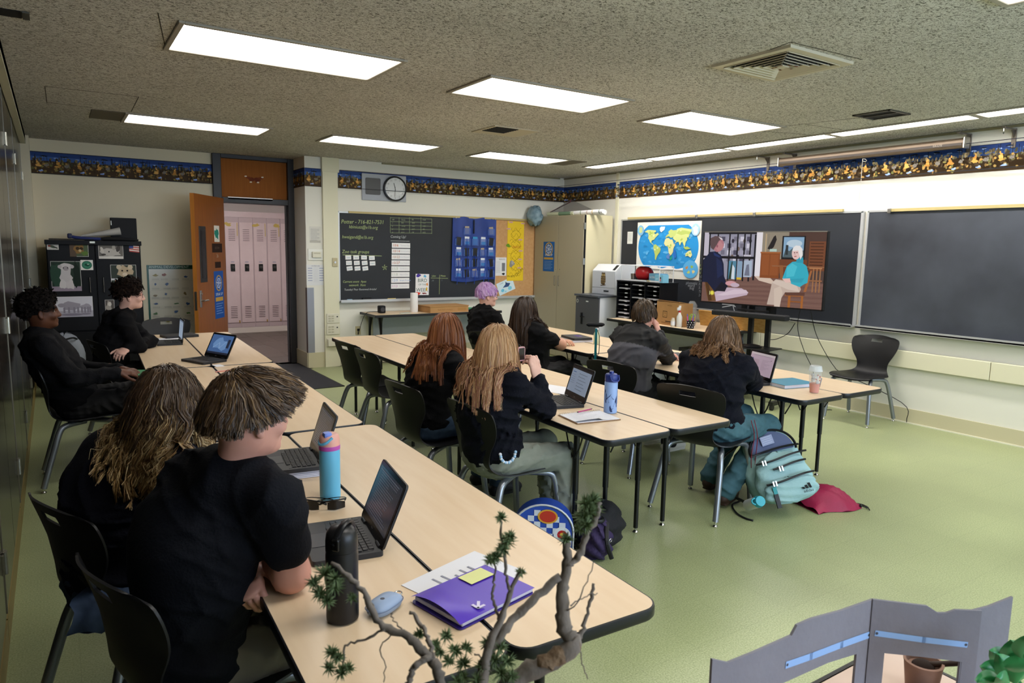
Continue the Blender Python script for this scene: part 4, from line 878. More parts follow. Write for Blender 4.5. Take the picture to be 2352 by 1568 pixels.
EL(.135, .185, .048, .095, '#A9727A', -.1); PL([(.145, .12), (.175, .17), (.178, .215), (.165, .25), (.13, .265), (.11, .22)], '#B57E82'); EL(.123, .195, .008, .022, '#8E5660'); PL([(.06, .08), (.10, .05), (.15, .06), (.165, .09), (.135, .12), (.12, .17), (.09, .25), (.065, .22), (.055, .14)], '#5A4648'); PL([(.13, .06), (.165, .085), (.17, .11), (.15, .10)], '#CFC6CC')
PL([(.12, .86), (.22, .78), (.36, .78), (.42, .83), (.41, .87), (.3, .92), (.14, .99)], '#B9A4B2'); PL([(.14, .9), (.30, .8), (.40, .8), (.42, .84), (.2, .9)], '#C9B6C2'); EL(.265, .72, .05, .035, '#C69096'); EL(.3, .74, .04, .03, '#B9A4B2'); PL([(.18, .7), (.235, .76), (.215, .84), (.12, .84)], '#131220')
PL([(.66, .44), (.69, .44), (.70, .72), (.68, .72)], '#8A5530'); PL([(.90, .5), (.915, .5), (.88, .78), (.86, .78)], '#9A5F36'); RC(.72, .82, .86, .85, '#8A5530'); RC(.745, .84, .765, 1, '#9A5C28'); RC(.845, .84, .862, 1, '#9A5C28'); RC(.765, .91, .845, .925, '#8A5020'); PL([(.70, .79), (.87, .79), (.87, .83), (.73, .84)], '#5A3A30')
PL([(.64, .63), (.82, .66), (.84, .75), (.83, .79), (.72, .80), (.66, .98), (.58, .98), (.60, .8), (.61, .68)], '#B9A69A'); PL([(.63, .76), (.68, .72), (.70, .8), (.685, 1), (.64, 1)], '#C6B4A6'); PL([(.61, .68), (.64, .64), (.80, .68), (.83, .78), (.74, .76)], '#C9B8AC')
PL([(.69, .62), (.72, .45), (.76, .39), (.82, .38), (.87, .44), (.89, .55), (.885, .66), (.86, .68), (.83, .72), (.76, .68), (.76, .62), (.70, .64)], '#2FA3B8'); PL([(.72, .47), (.76, .41), (.80, .45), (.78, .58), (.72, .6)], '#45B4C6'); PL([(.79, .33), (.84, .33), (.845, .40), (.79, .40)], '#2791A8')
EL(.785, .275, .034, .085, '#D9B8B4'); PL([(.752, .25), (.76, .2), (.78, .175), (.81, .18), (.83, .22), (.835, .3), (.82, .36), (.81, .3), (.80, .24)], '#DCD9D8'); EL(.772, .27, .006, .008, '#7A5A58'); EL(.79, .268, .006, .008, '#7A5A58'); PL([(.77, .315), (.79, .31), (.788, .325), (.772, .326)], '#A8625E'); PL([(.776, .27), (.782, .3), (.77, .302)], '#C69E98')
PL([(.69, .62), (.75, .61), (.765, .66), (.72, .67)], '#D9B4AC'); PL([(.75, .62), (.86, .60), (.84, .66), (.76, .66)], '#2A96AC')
EL(.1, .87, .016, .028, '#D9CE4E'); [PL([(.1+.017*math.cos(a-.12), .87+.03*math.sin(a-.12)), (.1+.023*math.cos(a), .87+.04*math.sin(a)), (.1+.017*math.cos(a+.12), .87+.03*math.sin(a+.12))], '#D9CE4E') for a in np.arange(10)*.628]; RC(.075, .845, .079, .90, '#D0D8A0')
p.build('screen', TVM, t)
cx, cy = (TL+TR)/2; nrm = np.array([-dv[1], dv[0]])/tw; nrm = -nrm if nrm[0] > 0 else nrm       # toward the room
t = thing('screen_stand', 'black rolling stand with a soundbar and a tray under the television', 'stand', (cx-nrm[0]*.08, cy-nrm[1]*.08, 0), ang)
sb = mat('stand_black', '#111214', .4); b = MB()
for s in (-.10, .10):
    g = MB(); g.box((s, 0, .72), (.05, .04, 1.3)); g.build('post', sb, t); g = MB(); g.box((s*1.7, -.045, 1.06), (.05, .03, .3)); g.build('mount_rail', sb, t)
for s in (-1, 1):
    g = MB(); g.box((s*.36, 0, .07), (.05, .70, .04)); fo = g.build('foot_bar', sb, t)
    for s2 in (-1, 1): MB().cyl((s*.36-.014, s2*.32, .03), (s*.36+.014, s2*.32, .03), .03, n=16).build('caster', cap_m, fo)
MB().box((0, 0, .09), (.76, .06, .05)).build('cross_bar', sb, t)
MB().box((0, -.10, .60), (.50, .30, .012), bevel=.004).build('tray', sb, t)
MB().box((-.02, -.20, .955), (.86, .10, .055), bevel=.012).build('soundbar', mat('soundbar_cloth', '#16171A', .75), t)
MB().box((-.02, -.13, 1.0), (.34, .05, .02)).build('bar_bracket', sb, t)
t2 = thing('conference_speaker', 'flat black speaker puck lying on the tray of the stand', 'speaker', (cx-nrm[0]*.08+nrm[0]*.12, cy-nrm[1]*.08+nrm[1]*.12, .606), ang)
MB().lathe([(.09, 0), (.095, .008), (.07, .022), (.03, .032), (.001, .033)], (0, 0, 0), 24).build('housing', sb, t2, 50)
cable = mat('black_cable', '#141312', .5)
def cord(name, label, pts, r=.004, m=cable): return tag(MB().tube(spline(pts, 30), r, 6).build(name, m, smooth=180), label, 'cable')
q0 = onx(1845, 725, 6.45); q1 = onx(1862, 838, 6.5)
cord('power_cable', 'thin black cable hanging behind the iced drink', [q0+[0, 0, .25], onx(1832, 745, 6.48), onx(1845, 800, 6.5), q1, q1+[.05, -.02, -.12], [6.6, 4.2, .05], [6.7, 4.15, .012]])
cord('screen_cable', 'black cable trailing from the television to the empty chair', [onx(1862, 712, 6.45), onx(1872, 760, 6.6), onx(1890, 800, 6.7), onx(1915, 840, 6.78), onx(1938, 858, 6.8), [6.82, 3.5, .2], [6.83, 3.45, .02]])
cord('stand_cable', 'black cable looping below the soundbar', [onx(1826, 742, 6.4), onx(1810, 765, 6.4), onx(1785, 778, 6.4), onx(1770, 780, 6.4)])
# ------------------------------------------------------------------ cabinets, printer and desk in the corner
tan = mat('tan_cabinet_enamel', '#A59C86', .5); tan_s = mat('tan_lit_side', '#CFC6A4', .5)
t = thing('wardrobe_cabinet', 'tall tan two-door metal cabinet in the far corner', 'cabinet', (6.33, 8.47, 0))
MB().box((.265, 0, 1.055), (.51, 1.21, 2.11)).build('body', tan_s, t)  # side paler than the doors: the stronger light on it is in the colour
for s in (-1, 1):
    d = MB().box((0, s*.303, 1.06), (.022, .598, 2.09), bevel=.003, seg=1).build('cabinet_door', tan, t)
    b = MB(); b.tube([(-.012, s*.05, 1.22), (-.03, s*.05, 1.215), (-.03, s*.05, 1.08), (-.012, s*.05, 1.075)], .005, 8); b.build('pull_handle', mat('handle_tan', '#7E766A', .4, metal=.5), d); MB().cyl((-.01, s*.05, 1.32), (-.016, s*.05, 1.32), .012, n=12).build('lock', steel, d)
b = MB(); b.box((.012, -.605, 1.06), (.03, .012, 2.09)); b.build('black_gap', bk, t)
for z in (.5, 1.45, 1.95): b = MB(); b.box((.0, -.612, z), (.03, .012, .09)); b.build('hinge', steel, t)
def narrow_poster(par, o, ux, w, h):
    p = Print(o, ux, (0, 0, 1)); p.rect(0, 0, w, h, '#2160A8'); p.ring(w/2, h*.75, w*.30, w*.36, '#C9A24B'); p.ell(w/2, h*.75, w*.29, h*.10, '#2160A8'); p.ring(w/2, h*.75, w*.19, w*.23, '#C9D6EA')
    for a in range(7): p.line([(w/2, h*.75), (w/2+w*.27*math.cos(a*.9), h*.75+w*.27*math.sin(a*.9))], w*.035, '#CBD8EC')
    p.text('SPEAK UP', w*.5, h*.52, w*.16, '#E9EEF6', 'c'); p.rect(w*.08, h*.40, w*.92, h*.47, '#C79E46')
    for k in range(6): p.rect(w*.12, h*(.33-.05*k), w*(.85-.1*(k % 2)), h*(.342-.05*k), '#86A8DC')
    return p
a = onx(1247, 622, 6.318); q = onx(1274, 555, 6.318)
o = narrow_poster(None, (6.3175, a[1], a[2]), (0, -1, 0), a[1]-q[1], q[2]-a[2]).build('narrow_poster', PRINT); tag(o, 'narrow blue poster with a round emblem on the tan cabinet', 'poster')
t = thing('printer_cabinet', 'white-sided low cabinet with a charcoal locked door under the printer', 'cabinet', (6.2, 7.59, 0))
wht = mat('white_laminate', '#D3D6DC', .45); chr_ = mat('charcoal_enamel', '#4A4B52', .5)
MB().box((.34, 0, .485), (.64, .49, .97)).build('body', wht, t); d = MB().box((.005, 0, .485), (.025, .50, .95), bevel=.003, seg=1).build('cabinet_door', chr_, t)
b = MB(); b.box((-.014, .10, .66), (.012, .03, .16)); b.tube([(-.02, .10, .69), (-.045, .09, .69), (-.05, .0, .69)], .008, 8); b.build('handle', bk, d); MB().box((-.011, -.01, .905), (.004, .05, .016)).build('label_plate', wht, d)
p = Print((-.0085, .21, .90), (0, -1, 0), (0, 0, 1)); p.ring(0, 0, .016, .026, '#B9B9B4'); p.build('round_sticker', PRINT, d)
MB().box((.32, .0, .985), (.70, .53, .028), bevel=.006).build('top_slab', mat('grey_slab', '#4C5058', .4), t)
t = thing('laser_printer', 'boxy white printer with an owl picture on its front', 'printer', (6.45, 7.55, 1.0)); prm = mat('printer_white', '#D6D9DE', .4)
b = MB(); b.prism([(0, .0), (.30, 0), (.36, .42), (.10, .42), (0, .33)], -.245, .245, M=((0, 0, 0), (1, 0, 0), (0, 0, 1), (0, -1, 0))); b.build('body', prm, t)
MB().box((-.004, 0, .045), (.01, .48, .085), bevel=.003, seg=1).build('paper_drawer', mat('printer_grey', '#B5BAC2', .4), t); MB().box((-.011, -.07, .05), (.006, .10, .018)).build('drawer_grip', bk, t)
MB().box((-.004, 0, .21), (.01, .48, .23), bevel=.003, seg=1).build('front_panel', mat('printer_panel', '#BFC4CC', .4), t)
b = MB(); b.box((.05, -.19, .377), (.10, .05, .006), rot=rot((0, -R(41), 0))); b.build('display', bk, t)
p = Print((-.0093, 0, 0), (0, -1, 0), (0, 0, 1)); p.blob(.0, .20, .055, .075, '#5A4A34', 16, .15); p.blob(0, .27, .042, .035, '#6A573C', 12, .15); p.poly([(-.04, .285), (-.03, .315), (-.015, .295)], '#4A3C2A'); p.poly([(.04, .285), (.015, .295), (.03, .315)], '#4A3C2A'); p.ell(-.018, .27, .013, .013, '#C9B070'); p.ell(.018, .27, .013, .013, '#C9B070'); p.ell(-.018, .27, .005, .005, '#1A1410'); p.ell(.018, .27, .005, .005, '#1A1410')
for k in range(9): p.blob(-.035+.035*(k % 3), .23-.03*(k//3), .012, .008, '#A08A60', 8, .3, k)
p.line([(-.05, .125), (.05, .135)], .012, '#4A3826'); p.build('owl_sticker', PRINT, t)
t = thing('side_desk', 'maple desk with flared black legs under the world map', 'desk', (6.48, 6.15, 0))
MB().box((0, 0, .713), (.76, 1.76, .022)).build('desk_top', maple, t); b = MB(); o_ = .012
for sx in (-1, 1): b.box((sx*.382, 0, .708), (.016, 1.79, .034), bevel=.005)
for sy in (-1, 1): b.box((0, sy*.887, .708), (.78, .016, .034), bevel=.005)
b.build('edge_band', edge_m, t)
def flared_leg(par, x, y, s, H=.695, m=None):
    g = MB(); P = spline([(0, 0, H), (0, s*.01, H*.9), (0, s*.05, H*.72), (0, s*.065, H*.45), (0, s*.065, 0)], 14); r_ = np.interp(np.linspace(0, 1, 14), [0, .2, .5, 1], [.075, .05, .028, .022])
    g.tube(P+np.array([x, y, 0]), r_, 10, flat=.55); g.build('leg', m or leg_m, par, 60)
for sx in (-1, 1):
    for sy in (-1, 1): flared_leg(t, sx*.28, sy*.72, sy)
MB().box((0, 0, .66), (.62, 1.5, .05)).build('frame_rail', leg_m, t)
# organiser
t = thing('paper_organizer', 'black pigeonhole paper sorter with labelled slots on the desk', 'organizer', (6.30, 6.70, .7245)); OW, OH, OD = .79, .49, .31
for y in (-OW/2, -OW/6, OW/6, OW/2): MB().box((OD/2, y, OH/2), (OD, .012, OH)).build('divider', bk, t)
MB().box((OD-.005, 0, OH/2), (.01, OW, OH)).build('back_panel', bk, t); MB().box((OD/2, 0, OH), (OD+.01, OW+.02, .016)).build('top_panel', bk, t)
g = random.Random(4); shelf = MB().box((0, 0, 0), (OD-.012, OW/3-.014, .006)).mesh('shelf'); shelf.materials.append(bk); lab = MB().box((0, 0, 0), (.002, .05, .012)).mesh('slot_label'); lab.materials.append(mat('slot_label_white', '#C9CBD0', .5))
pap = mat('slot_papers', '#B4B4BE', .6)
for c_ in range(3):
    for r_ in range(9):
        y = (1-c_)*OW/3; z = .006+r_*OH/9; link('shelf', shelf, t, (OD/2, y, z)); link('slot_label', lab, t, (.0, y-.05, z+.004))
        if g.random() < (.75 if c_ == 0 else .45): MB().box((.13, y+g.uniform(-.01, .01), z+.010), (.25, .2, g.uniform(.006, .016)), rot=rotz(g.uniform(-.05, .05))).build('paper_stack', pap, t)
# things on the organiser
t = thing('acrylic_rack', 'clear rack with white edges on top of the paper sorter', 'rack', (6.44, 6.68, 1.2235)); b = MB(); wr = mat('rack_white', '#E3E6EA', .3)
for x in (-.12, .12):
    for y in (-.34, .36): b.box((x, y, .10), (.008, .008, .2))
b.build('posts', wr, t); b = MB(); b.box((0, .01, .203), (.25, .71, .006)); b.build('shelf', wr, t); b = MB(); b.box((-.122, .01, .012), (.004, .70, .02)); b.build('front_lip', wr, t)
t = thing('red_lantern', 'round red paper lantern lying under the clear rack', 'lantern', (6.44, 6.70, 1.2235)); b = MB(); b.tube(spline([(0, .13, .095), (0, .08, .1), (0, -.02, .1), (0, -.09, .095)], 10), [.055, .085, .092, .093, .092, .09, .088, .08, .065, .04], 18); b.build('shell', mat('red_gloss', '#B5202A', .3), t, 60)
t = thing('metal_tumbler', 'small dark steel tumbler left of the red lantern', 'cup', (6.42, 6.92, 1.2265)); MB().lathe([(.03, 0), (.036, .09), (.033, .09), (.028, .004)], (0, 0, 0), 18).build('cup', steel, t, 50)
t = thing('glove_box', 'pale blue cardboard box printed with white lettering on the sorter', 'box', (6.42, 6.46, 1.2235)); MB().box((0, 0, .055), (.13, .20, .11)).build('carton', mat('pale_blue_card', '#6FA8CC', .5), t); p = Print((-.0655, .09, .0), (0, -1, 0), (0, 0, 1)); p.text('NITRILE', .0, .05, .035, '#E6EEF4'); p.ell(.15, .06, .02, .024, '#DDE8F0'); p.build('lettering', PRINT, t)
t = thing('tissue_box', 'light blue carton with a small figure printed on it, right of the glove box', 'box', (6.37, 6.35, 1.2235)); MB().box((0, 0, .05), (.1, .14, .1)).build('carton', mat('sky_card', '#7EC0DE', .5), t); p = Print((-.0505, .07, .0), (0, -1, 0), (0, 0, 1)); p.ell(.1, .06, .011, .014, '#3A2A26'); p.rect(.09, .02, .11, .05, '#C9828A'); p.text('soft', .015, .04, .025, '#E9F2F6'); p.build('lettering', PRINT, t)
t = thing('toy_bee', 'tiny yellow and black toy bee lying on the front edge of the sorter', 'toy', (6.325, 6.53, 1.2235)); b = MB()
for k in range(4): b.ball((0, -.024+.016*k, .012), (.012, .010, .012), 8, 10, mi=k % 2)
b.build('body', [mat('toy_yellow', '#D9BE2A', .5), bk], t, 60)
# desk things
crd = mat('kraft_cardboard', '#B58A58', .75, var=(6, '#A67C4C', .3)); Zd = .7245
t = thing('shipping_box', 'open kraft cardboard box with a printed square mark on the desk', 'box', (6.32, 6.06, Zd), R(-6)); b = MB()
for c, s in (((-.10, 0, .14), (.006, .42, .28)), ((.10, 0, .14), (.006, .42, .26)), ((0, .21, .14), (.20, .006, .27)), ((0, -.21, .14), (.20, .006, .27)), ((0, 0, .003), (.2, .42, .006))): b.box(c, s)
b.build('carton', crd, t); MB().box((-.02, 0, .283), (.17, .40, .006), rot=rot((0, R(8), 0))).build('flap', crd, t)
p = Print((-.1035, .21, 0), (0, -1, 0), (0, 0, 1)); p.rect(.12, .09, .20, .17, '#3A2A1A'); p.rect(.127, .097, .193, .163, '#B58A58'); p.text('MD', .16, .135, .025, '#3A2A1A', 'c'); p.text('61', .16, .105, .025, '#3A2A1A', 'c'); p.rect(.17, .04, .34, .052, '#3A2A1A'); p.rect(.1, .025, .36, .032, '#6A4A2A'); p.text('WARNING', .2, .235, .018, '#5A4228'); p.build('printing', PRINT, t)
t = thing('spray_bottle', 'white spray bottle with a red collar on the desk', 'bottle', (6.20, 5.86, Zd)); MB().lathe([(.03, 0), (.034, .01), (.034, .12), (.016, .16), (.012, .18)], (0, 0, 0), 20).build('bottle', mat('milky_plastic', '#CFCFCB', .35), t, 50); MB().lathe([(.014, .175), (.014, .195)], (0, 0, 0), 16).build('collar', _mats['red_gloss'], t, 50); b = MB(); b.box((-.005, .008, .215), (.05, .022, .035), bevel=.006); b.box((-.0, .0, .24), (.022, .018, .03)); b.build('trigger_head', prm, t)
t = thing('glue_bottle', 'short clear bottle with a white label beside the spray bottle', 'bottle', (6.17, 5.93, Zd)); MB().lathe([(.026, 0), (.028, .01), (.028, .075), (.018, .09), (.018, .105)], (0, 0, 0), 18).build('bottle', mat('cloudy_plastic', '#B9B2A4', .3), t, 50); MB().lathe([(.0285, .02), (.0285, .065)], (0, 0, 0), 18, caps=False).build('label', wht, t)
t = thing('pen_cup', 'black cup with white dots full of coloured markers and scissors', 'cup', (6.22, 5.70, Zd)); MB().lathe([(.04, 0), (.047, .09), (.044, .09), (.038, .004)], (0, 0, 0), 22).build('cup', bk, t, 50)
for k in range(3):
    for a in range(9):
        an = PI/2+a*2*PI/9+.2*k; r_ = .0425+.0022*k; d = (math.cos(an), math.sin(an), 0); b = MB(); b.cyl((d[0]*r_, d[1]*r_, .02+.026*k), (d[0]*(r_+.0012), d[1]*(r_+.0012), .02+.026*k), .006, n=8); b.build('dot', wht, t)
for k, c in enumerate(('#5A3AA8', '#C23A4A', '#3A5ABF', '#D94F8A', '#2FA06A', '#8A4FC0', '#E08A3A')):
    an = k*.9; b = MB(); b.cyl((.02*math.cos(an), .02*math.sin(an), .01), (.045*math.cos(an), .05*math.sin(an), .14+.012*(k % 3)), .005, n=8); b.build('marker', mat('marker_%d' % k, c, .4), t)
b = MB(); tt = np.linspace(0, 2*PI, 14)
for s in (-1, 1): b.tube([(.0+.0*s, -.03+s*.018+.014*math.cos(a), .15+.02*math.sin(a)) for a in tt], .004, 6)
b.build('scissor_handles', mat('lime_plastic', '#8CC85A', .4), t)
b = MB(); b.prism([(0, 0), (.022, .0), (.014, .075)], 0, .002, M=((.0, .03, .10), (0, -1, 0), (0, 0, 1), (-1, 0, 0))); b.build('lime_tag', _mats['lime_plastic'], t)
osb = mat('strand_board', '#BD8D45', .7, var=(16, '#D0A662', .2, (1, 1, 4), 3)); tag(MB().box((6.62, 5.42, .82), (.02, 1.0, .19), rot=rot((0, R(-14), 0))).build('strand_board_sheet', osb), 'sheet of yellow strand board leaning at the back of the desk', 'board')
t = thing('plastic_wrap', 'crumpled clear plastic bag standing behind the cardboard box', 'plastic bag', (6.45, 5.90, Zd)); b = MB(); P = []
for i in range(7):
    z = .05*i; r_ = (.05, .06, .055, .06, .05, .055, .03)[i]; P.append([(r_*math.cos(a)*(1+.25*math.sin(a*3+i*2)), r_*math.sin(a)*(1+.25*math.cos(a*4+i)), z) for a in np.arange(12)*PI/6])
b.grid(P, closed_v=True); b.build('film', mat('clear_film', '#BFC4C8', .15, alpha=.3), t, 180)
# cartons under the desk
for k, (x, y, z, lb, c) in enumerate(((6.30, 5.75, .47, 'black carton with a round white logo under the desk', '#17181C'), (6.31, 5.36, .47, 'pale blue carton with a round logo under the desk', '#8FA9CC'))):
    t = thing('toner_box', lb, 'box', (x, y, .31)); MB().box((.14, 0, .08), (.30, .37, .155), bevel=.003, seg=1).build('carton', mat('carton_%d' % k, c, .4), t)
    p = Print((-.0108, .185, 0), (0, -1, 0), (0, 0, 1)); p.ell(.05, .09, .028, .03, '#B9BEC6' if k == 0 else '#2F5FA8'); p.text('hp', .05, .077, .034, '#22252C' if k == 0 else '#D6E0EE', 'c', slant=.25); p.text('LASERJET' if k == 0 else 'LaserJet', .11, .08, .026, '#9AA0AA' if k == 0 else '#5E7EA8'); p.build('lettering', PRINT, t)
t = thing('low_shelf', 'low dark shelf under the desk holding two cartons', 'shelf', (6.45, 5.55, 0)); MB().box((0, 0, .298), (.36, .85, .022)).build('board', bk, t); [MB().box((0, s*.4, .145), (.34, .02, .288)).build('side', bk, t) for s in (-1, 1)]
t = thing('storage_tub', 'clear plastic tub on the floor under the desk', 'tub', (6.30, 6.45, 0)); b = MB(); b.prism(rrect(.3, .4, .03), 0, .16); b.build('tub', mat('frosted_plastic', '#C6CCCB', .25, alpha=.55), t, 40); MB().prism(rrect(.32, .42, .03), .16, .175).build('lid', prm, t)
# on top of the tan cabinet
def roll(name, label, p0, p1, r_, col, bands):
    t = thing(name, label, 'poster roll', (0, 0, 0)); p0 = np.array(p0); p1 = np.array(p1)
    MB().cyl(p0, p1, r_, n=20).build('sheet', mat('roll_'+col, col, .5), t, 40)
    b = MB(); b.cyl(p0-(p1-p0)*.002, p0-(p1-p0)*.0015, r_*.6, n=16); b.build('hollow', mat('roll_dark', '#4A4640', .8), t)
    for f0, f1, c in bands: MB().cyl(p0+(p1-p0)*f0, p0+(p1-p0)*f1, r_+.0008, n=20, caps=False).build('printed_band', mat('band_'+c, c, .5), t, 40)
zt = 2.11
roll('rolled_poster', 'long white rolled poster with small pictures on the tan cabinet', (6.40, 8.30, zt+.032), (6.46, 7.62, zt+.04), .03, '#E2E2E4', ((.35, .37, '#6A8A5A'), (.55, .56, '#8A4A3A'), (.7, .72, '#C9A24A'), (.9, .92, '#3A5A3A')))
roll('rolled_poster', 'cream and green rolled poster sticking out beside the blue bag', (6.35, 8.78, zt+.030), (6.40, 8.20, zt+.03), .028, '#C9CDB0', ((.45, .9, '#6E8A70'),))
roll('rolled_poster', 'white rolled poster lying behind the others on the tan cabinet', (6.52, 8.35, zt+.036), (6.56, 7.7, zt+.036), .034, '#DAD8D4', ((.3, .5, '#B9B4AC'),))
t = thing('plastic_bag', 'bulging pale blue plastic bag hanging over the cabinet corner', 'plastic bag', (6.24, 8.98, 2.10)); P = []
for i, z in enumerate(np.linspace(-.13, .16, 12)):
    u = i/11; r_ = .15*math.sin(PI*min(max(.08+.84*u, 0), 1))**.6; P.append([(r_*.75*math.cos(a)*(1+.10*math.sin(3*a+i)), r_*math.sin(a)*(1+.10*math.sin(5*a-i*1.3)), z+.015*math.sin(4*a+i)) for a in np.arange(22)*2*PI/22])
b = MB(); b.grid(P, closed_v=True); b.add(np.vstack([P[0], P[-1]]), [list(range(21, -1, -1)), list(range(22, 44))]); b.build('film', mat('blue_film', '#8CA6B4', .22, var=(14, '#5F7A8A', .2)), t, 180)
t = thing('clear_umbrella', 'folded clear umbrella with a dark red frame on the tan cabinet', 'umbrella', (6.55, 8.5, 2.12)); b = MB(); b.tube([(-.06, .42, .06), (0, .0, .20), (.0, -.02, .24)], .008, 8); b.build('shaft', mat('dark_red', '#5E1F24', .4), t)
b = MB(); b.add([(0, -.02, .24), (-.12, .40, .03), (.0, -.05, .06), (.04, -.48, .075), (.08, -.02, .03)], [(0, 1, 2), (0, 2, 3), (0, 3, 4), (0, 4, 1)]); b.build('canopy', mat('smoky_film', '#6A6468', .2, alpha=.35), t)
# ------------------------------------------------------------------ back wall: pocket chart, posters, switches
t = thing('pocket_chart', 'blue cloth pocket chart full of calculators and name cards', 'pocket chart', (4.87, YB-.04, 1.13)); w, h = .735, .92
blue = mat('royal_blue_nylon', '#1F3F94', .5, var=(5, '#17306F', .3)); P = []
for i in range(9):
    P.append([(w*(j/16)-(.02*(1-i/8) if j == 0 else 0), -.006-.010*math.sin(j*1.1+i*.4)*(1-.5*i/8), h*i/8-.012*math.cos(j*.8)*(i == 8)-.02*math.sin(j*.35)*(i == 0)) for j in range(17)])
b = MB(); b.grid(P); b.build('cloth', blue, t, 180)
b = MB(); b.box((w*.47, -.022, h*.86), (.016, .006, .2)); b.build('strap', bk, t)
g = random.Random(8); pk = mat('clear_pocket', '#5C7ACB', .12, alpha=.35); cw = mat('card_white', '#D6DCE4', .5); cbm = mat('card_blue', '#2F8CC0', .5); calc = mat('calculator_black', '#14151A', .4); cv = mat('card_tan', '#A89A84', .6)
for r_ in range(5):
    for c_ in range(5):
        if r_ == 4 and c_ in (2, 3) or r_ == 4 and c_ == 0: continue
        x = .09+c_*.138; z = .10+r_*.155; kind = g.choice('wwbkkvw') if r_ < 4 else 'v'
        pc = MB().box((x, -.026, z), (.12, .003, .10)).build('pocket', pk, t)
        if kind == 'w': MB().box((x, -.0225, z+.025), (.075, .003, .11), rot=rot((0, g.uniform(-.1, .1), 0))).build('card', cw, pc); MB().box((x+.005, -.0245, z-.012), (.07, .001, .045)).build('card_band', cbm, pc)
        elif kind == 'b': MB().box((x, -.0225, z+.02), (.08, .003, .12)).build('card', cbm, pc)
        elif kind == 'k': b = MB(); b.box((x, -.0235, z+.012), (.075, .012, .12), bevel=.006, rot=rot((0, g.uniform(-.15, .15), 0))); b.build('calculator', calc, pc)
        else: MB().box((x, -.0225, z+.02), (.07, .003, .11), rot=rot((0, g.uniform(-.2, .2), 0))).build('card', cv, pc)
for k, x in enumerate((.07, .22, .36, .52, .60)):
    z0 = (.42, .62, .38, .52, .30)[k]; b = MB(); b.tube(spline([(x, -.034, z0), (x+.015, -.036, z0*.5), (x-.01, -.034, -.05)], 10), .007, 5, flat=.3); b.build('hanging_strap', mat('strap_blue', '#2450C4', .5), t)
for x in (.04, .70): MB().cyl((x, -.02, h-.01), (x, -.036, h-.01), .008, n=10).build('hook', steel, t)
t = thing('yellow_poster', 'long yellow hand-drawn poster with winding outlines on the cork panel', 'poster', (5.825, YB-.024, 1.12)); w, h = .30, .905; MB().box((w/2, -.0015, h/2), (w, .003, h)).build('sheet', mat('yellow_paper', '#E5C320', .6), t)
p = Print((0, -.0032, 0), (1, 0, 0), (0, 0, 1)); y_ = '#9C7E12'
for k in range(9): yy = .1+.085*k; p.line([(.05+.03*math.sin(i*.9+k), yy+.03*math.sin(i*1.3+k)) if i == 0 else (.05+.02*i, yy+.03*math.sin(i*1.3+k)) for i in range(11)], .004, y_)
for k in range(2): p.line([(w*.5+.09*math.sin(i*.7+k*3), .15+.035*i) for i in range(19)], .005, y_)
p.text('SNOUT', .09, .50, .05, '#B5491F'); p.text('PH BITS', .01, .055, .04, '#2A2410'); p.text('OVUM', .17, .06, .06, '#3A3418', rot=.7); p.blob(.02, .53, .035, .03, '#6E9A2A', 10, .4); p.blob(.08, .26, .05, .045, '#8C8A86', 12, .35); p.blob(.1, .28, .03, .03, '#A5A3A0', 10, .3)
for (x, y) in ((.02, .88), (.24, .87), (-.02, .78), (.2, .62), (.21, .45), (.2, .32), (.19, .19)): p.rect(x, y, x+.07, y+.02, '#D9A9A4'); p.rect(x+.008, y+.007, x+.06, y+.012, '#A87A78')
p.build('drawing', PRINT, t)
def sheet(name, label, px0, py0, px1, py1, draw, Y=YB-.0245, rz=0, col='#DDDEE0', cat='paper', group=None):
    a = ony((px0+px1)/2, (py0+py1)/2, Y); a0 = ony(px0, (py0+py1)/2, Y); a1 = ony(px1, (py0+py1)/2, Y); u = ony((px0+px1)/2, py0, Y); d = ony((px0+px1)/2, py1, Y); w, h = a1[0]-a0[0], u[2]-d[2]
    return card(name, label, a[0], a[2], w, h, rz, lambda p: draw(p, w, h), group, col, y=Y, cat=cat)
def lines(p, w, h, n=10, c='#8A8C92', m=.1):
    for k in range(n): p.rect(-w/2+w*m, h/2-h*(.12+.8*k/n), w/2-w*m-(w*.2 if k % 3 == 2 else 0), h/2-h*(.12+.8*k/n)+h*.02, c)
sheet('snout_list', 'white printed list with a grey block beside the yellow poster', 1137, 591, 1163, 633, lambda p, w, h: (p.text('SNOUTS', w*.1, h*.36, w*.14, '#44464A', 'c'), [p.rect(-w*.42, h*(.28-.06*k), -w*.05, h*(.29-.06*k), '#8E9094') for k in range(11)], p.rect(w*.1, -h*.25, w*.38, h*.2, '#77797E'), p.blob(w*.25, -h*.4, w*.12, h*.06, '#2A2A2E')))
sheet('shark_card', 'tilted pale blue card with a shark drawing at the bottom of the cork panel', 1143, 643, 1181, 672, lambda p, w, h: (p.poly([(-w*.2, 0), (w*.1, h*.25), (w*.3, h*.1), (w*.15, -h*.1)], '#35507E'), p.poly([(0, h*.1), (w*.05, h*.38), (w*.15, h*.15)], '#2A4270'), p.ell(-w*.25, -h*.2, w*.1, h*.13, '#6FC0DE'), p.ell(w*.2, -h*.25, w*.12, h*.15, '#7FCBE2'), p.ell(-w*.1, -h*.36, w*.06, h*.07, '#8FD2E6'), p.text('SHARKS', -w*.2, h*.33, h*.1, '#4A5A80', 'c')), rz=-.36, col='#CFE3EC', cat='card')
sheet('safety_sheet', 'wrinkled sheet in a plastic sleeve above the thermostat', 703, 515, 744, 565, lambda p, w, h: (p.rect(-w*.32, -h*.36, w*.34, h*.4, '#D6D4CC'), lines(p, w*.6, h*.7, 9), p.rect(-w*.3, -h*.34, w*.3, -h*.24, '#B9B6AC')), Y=YB-.003, col='#E3E1D6')
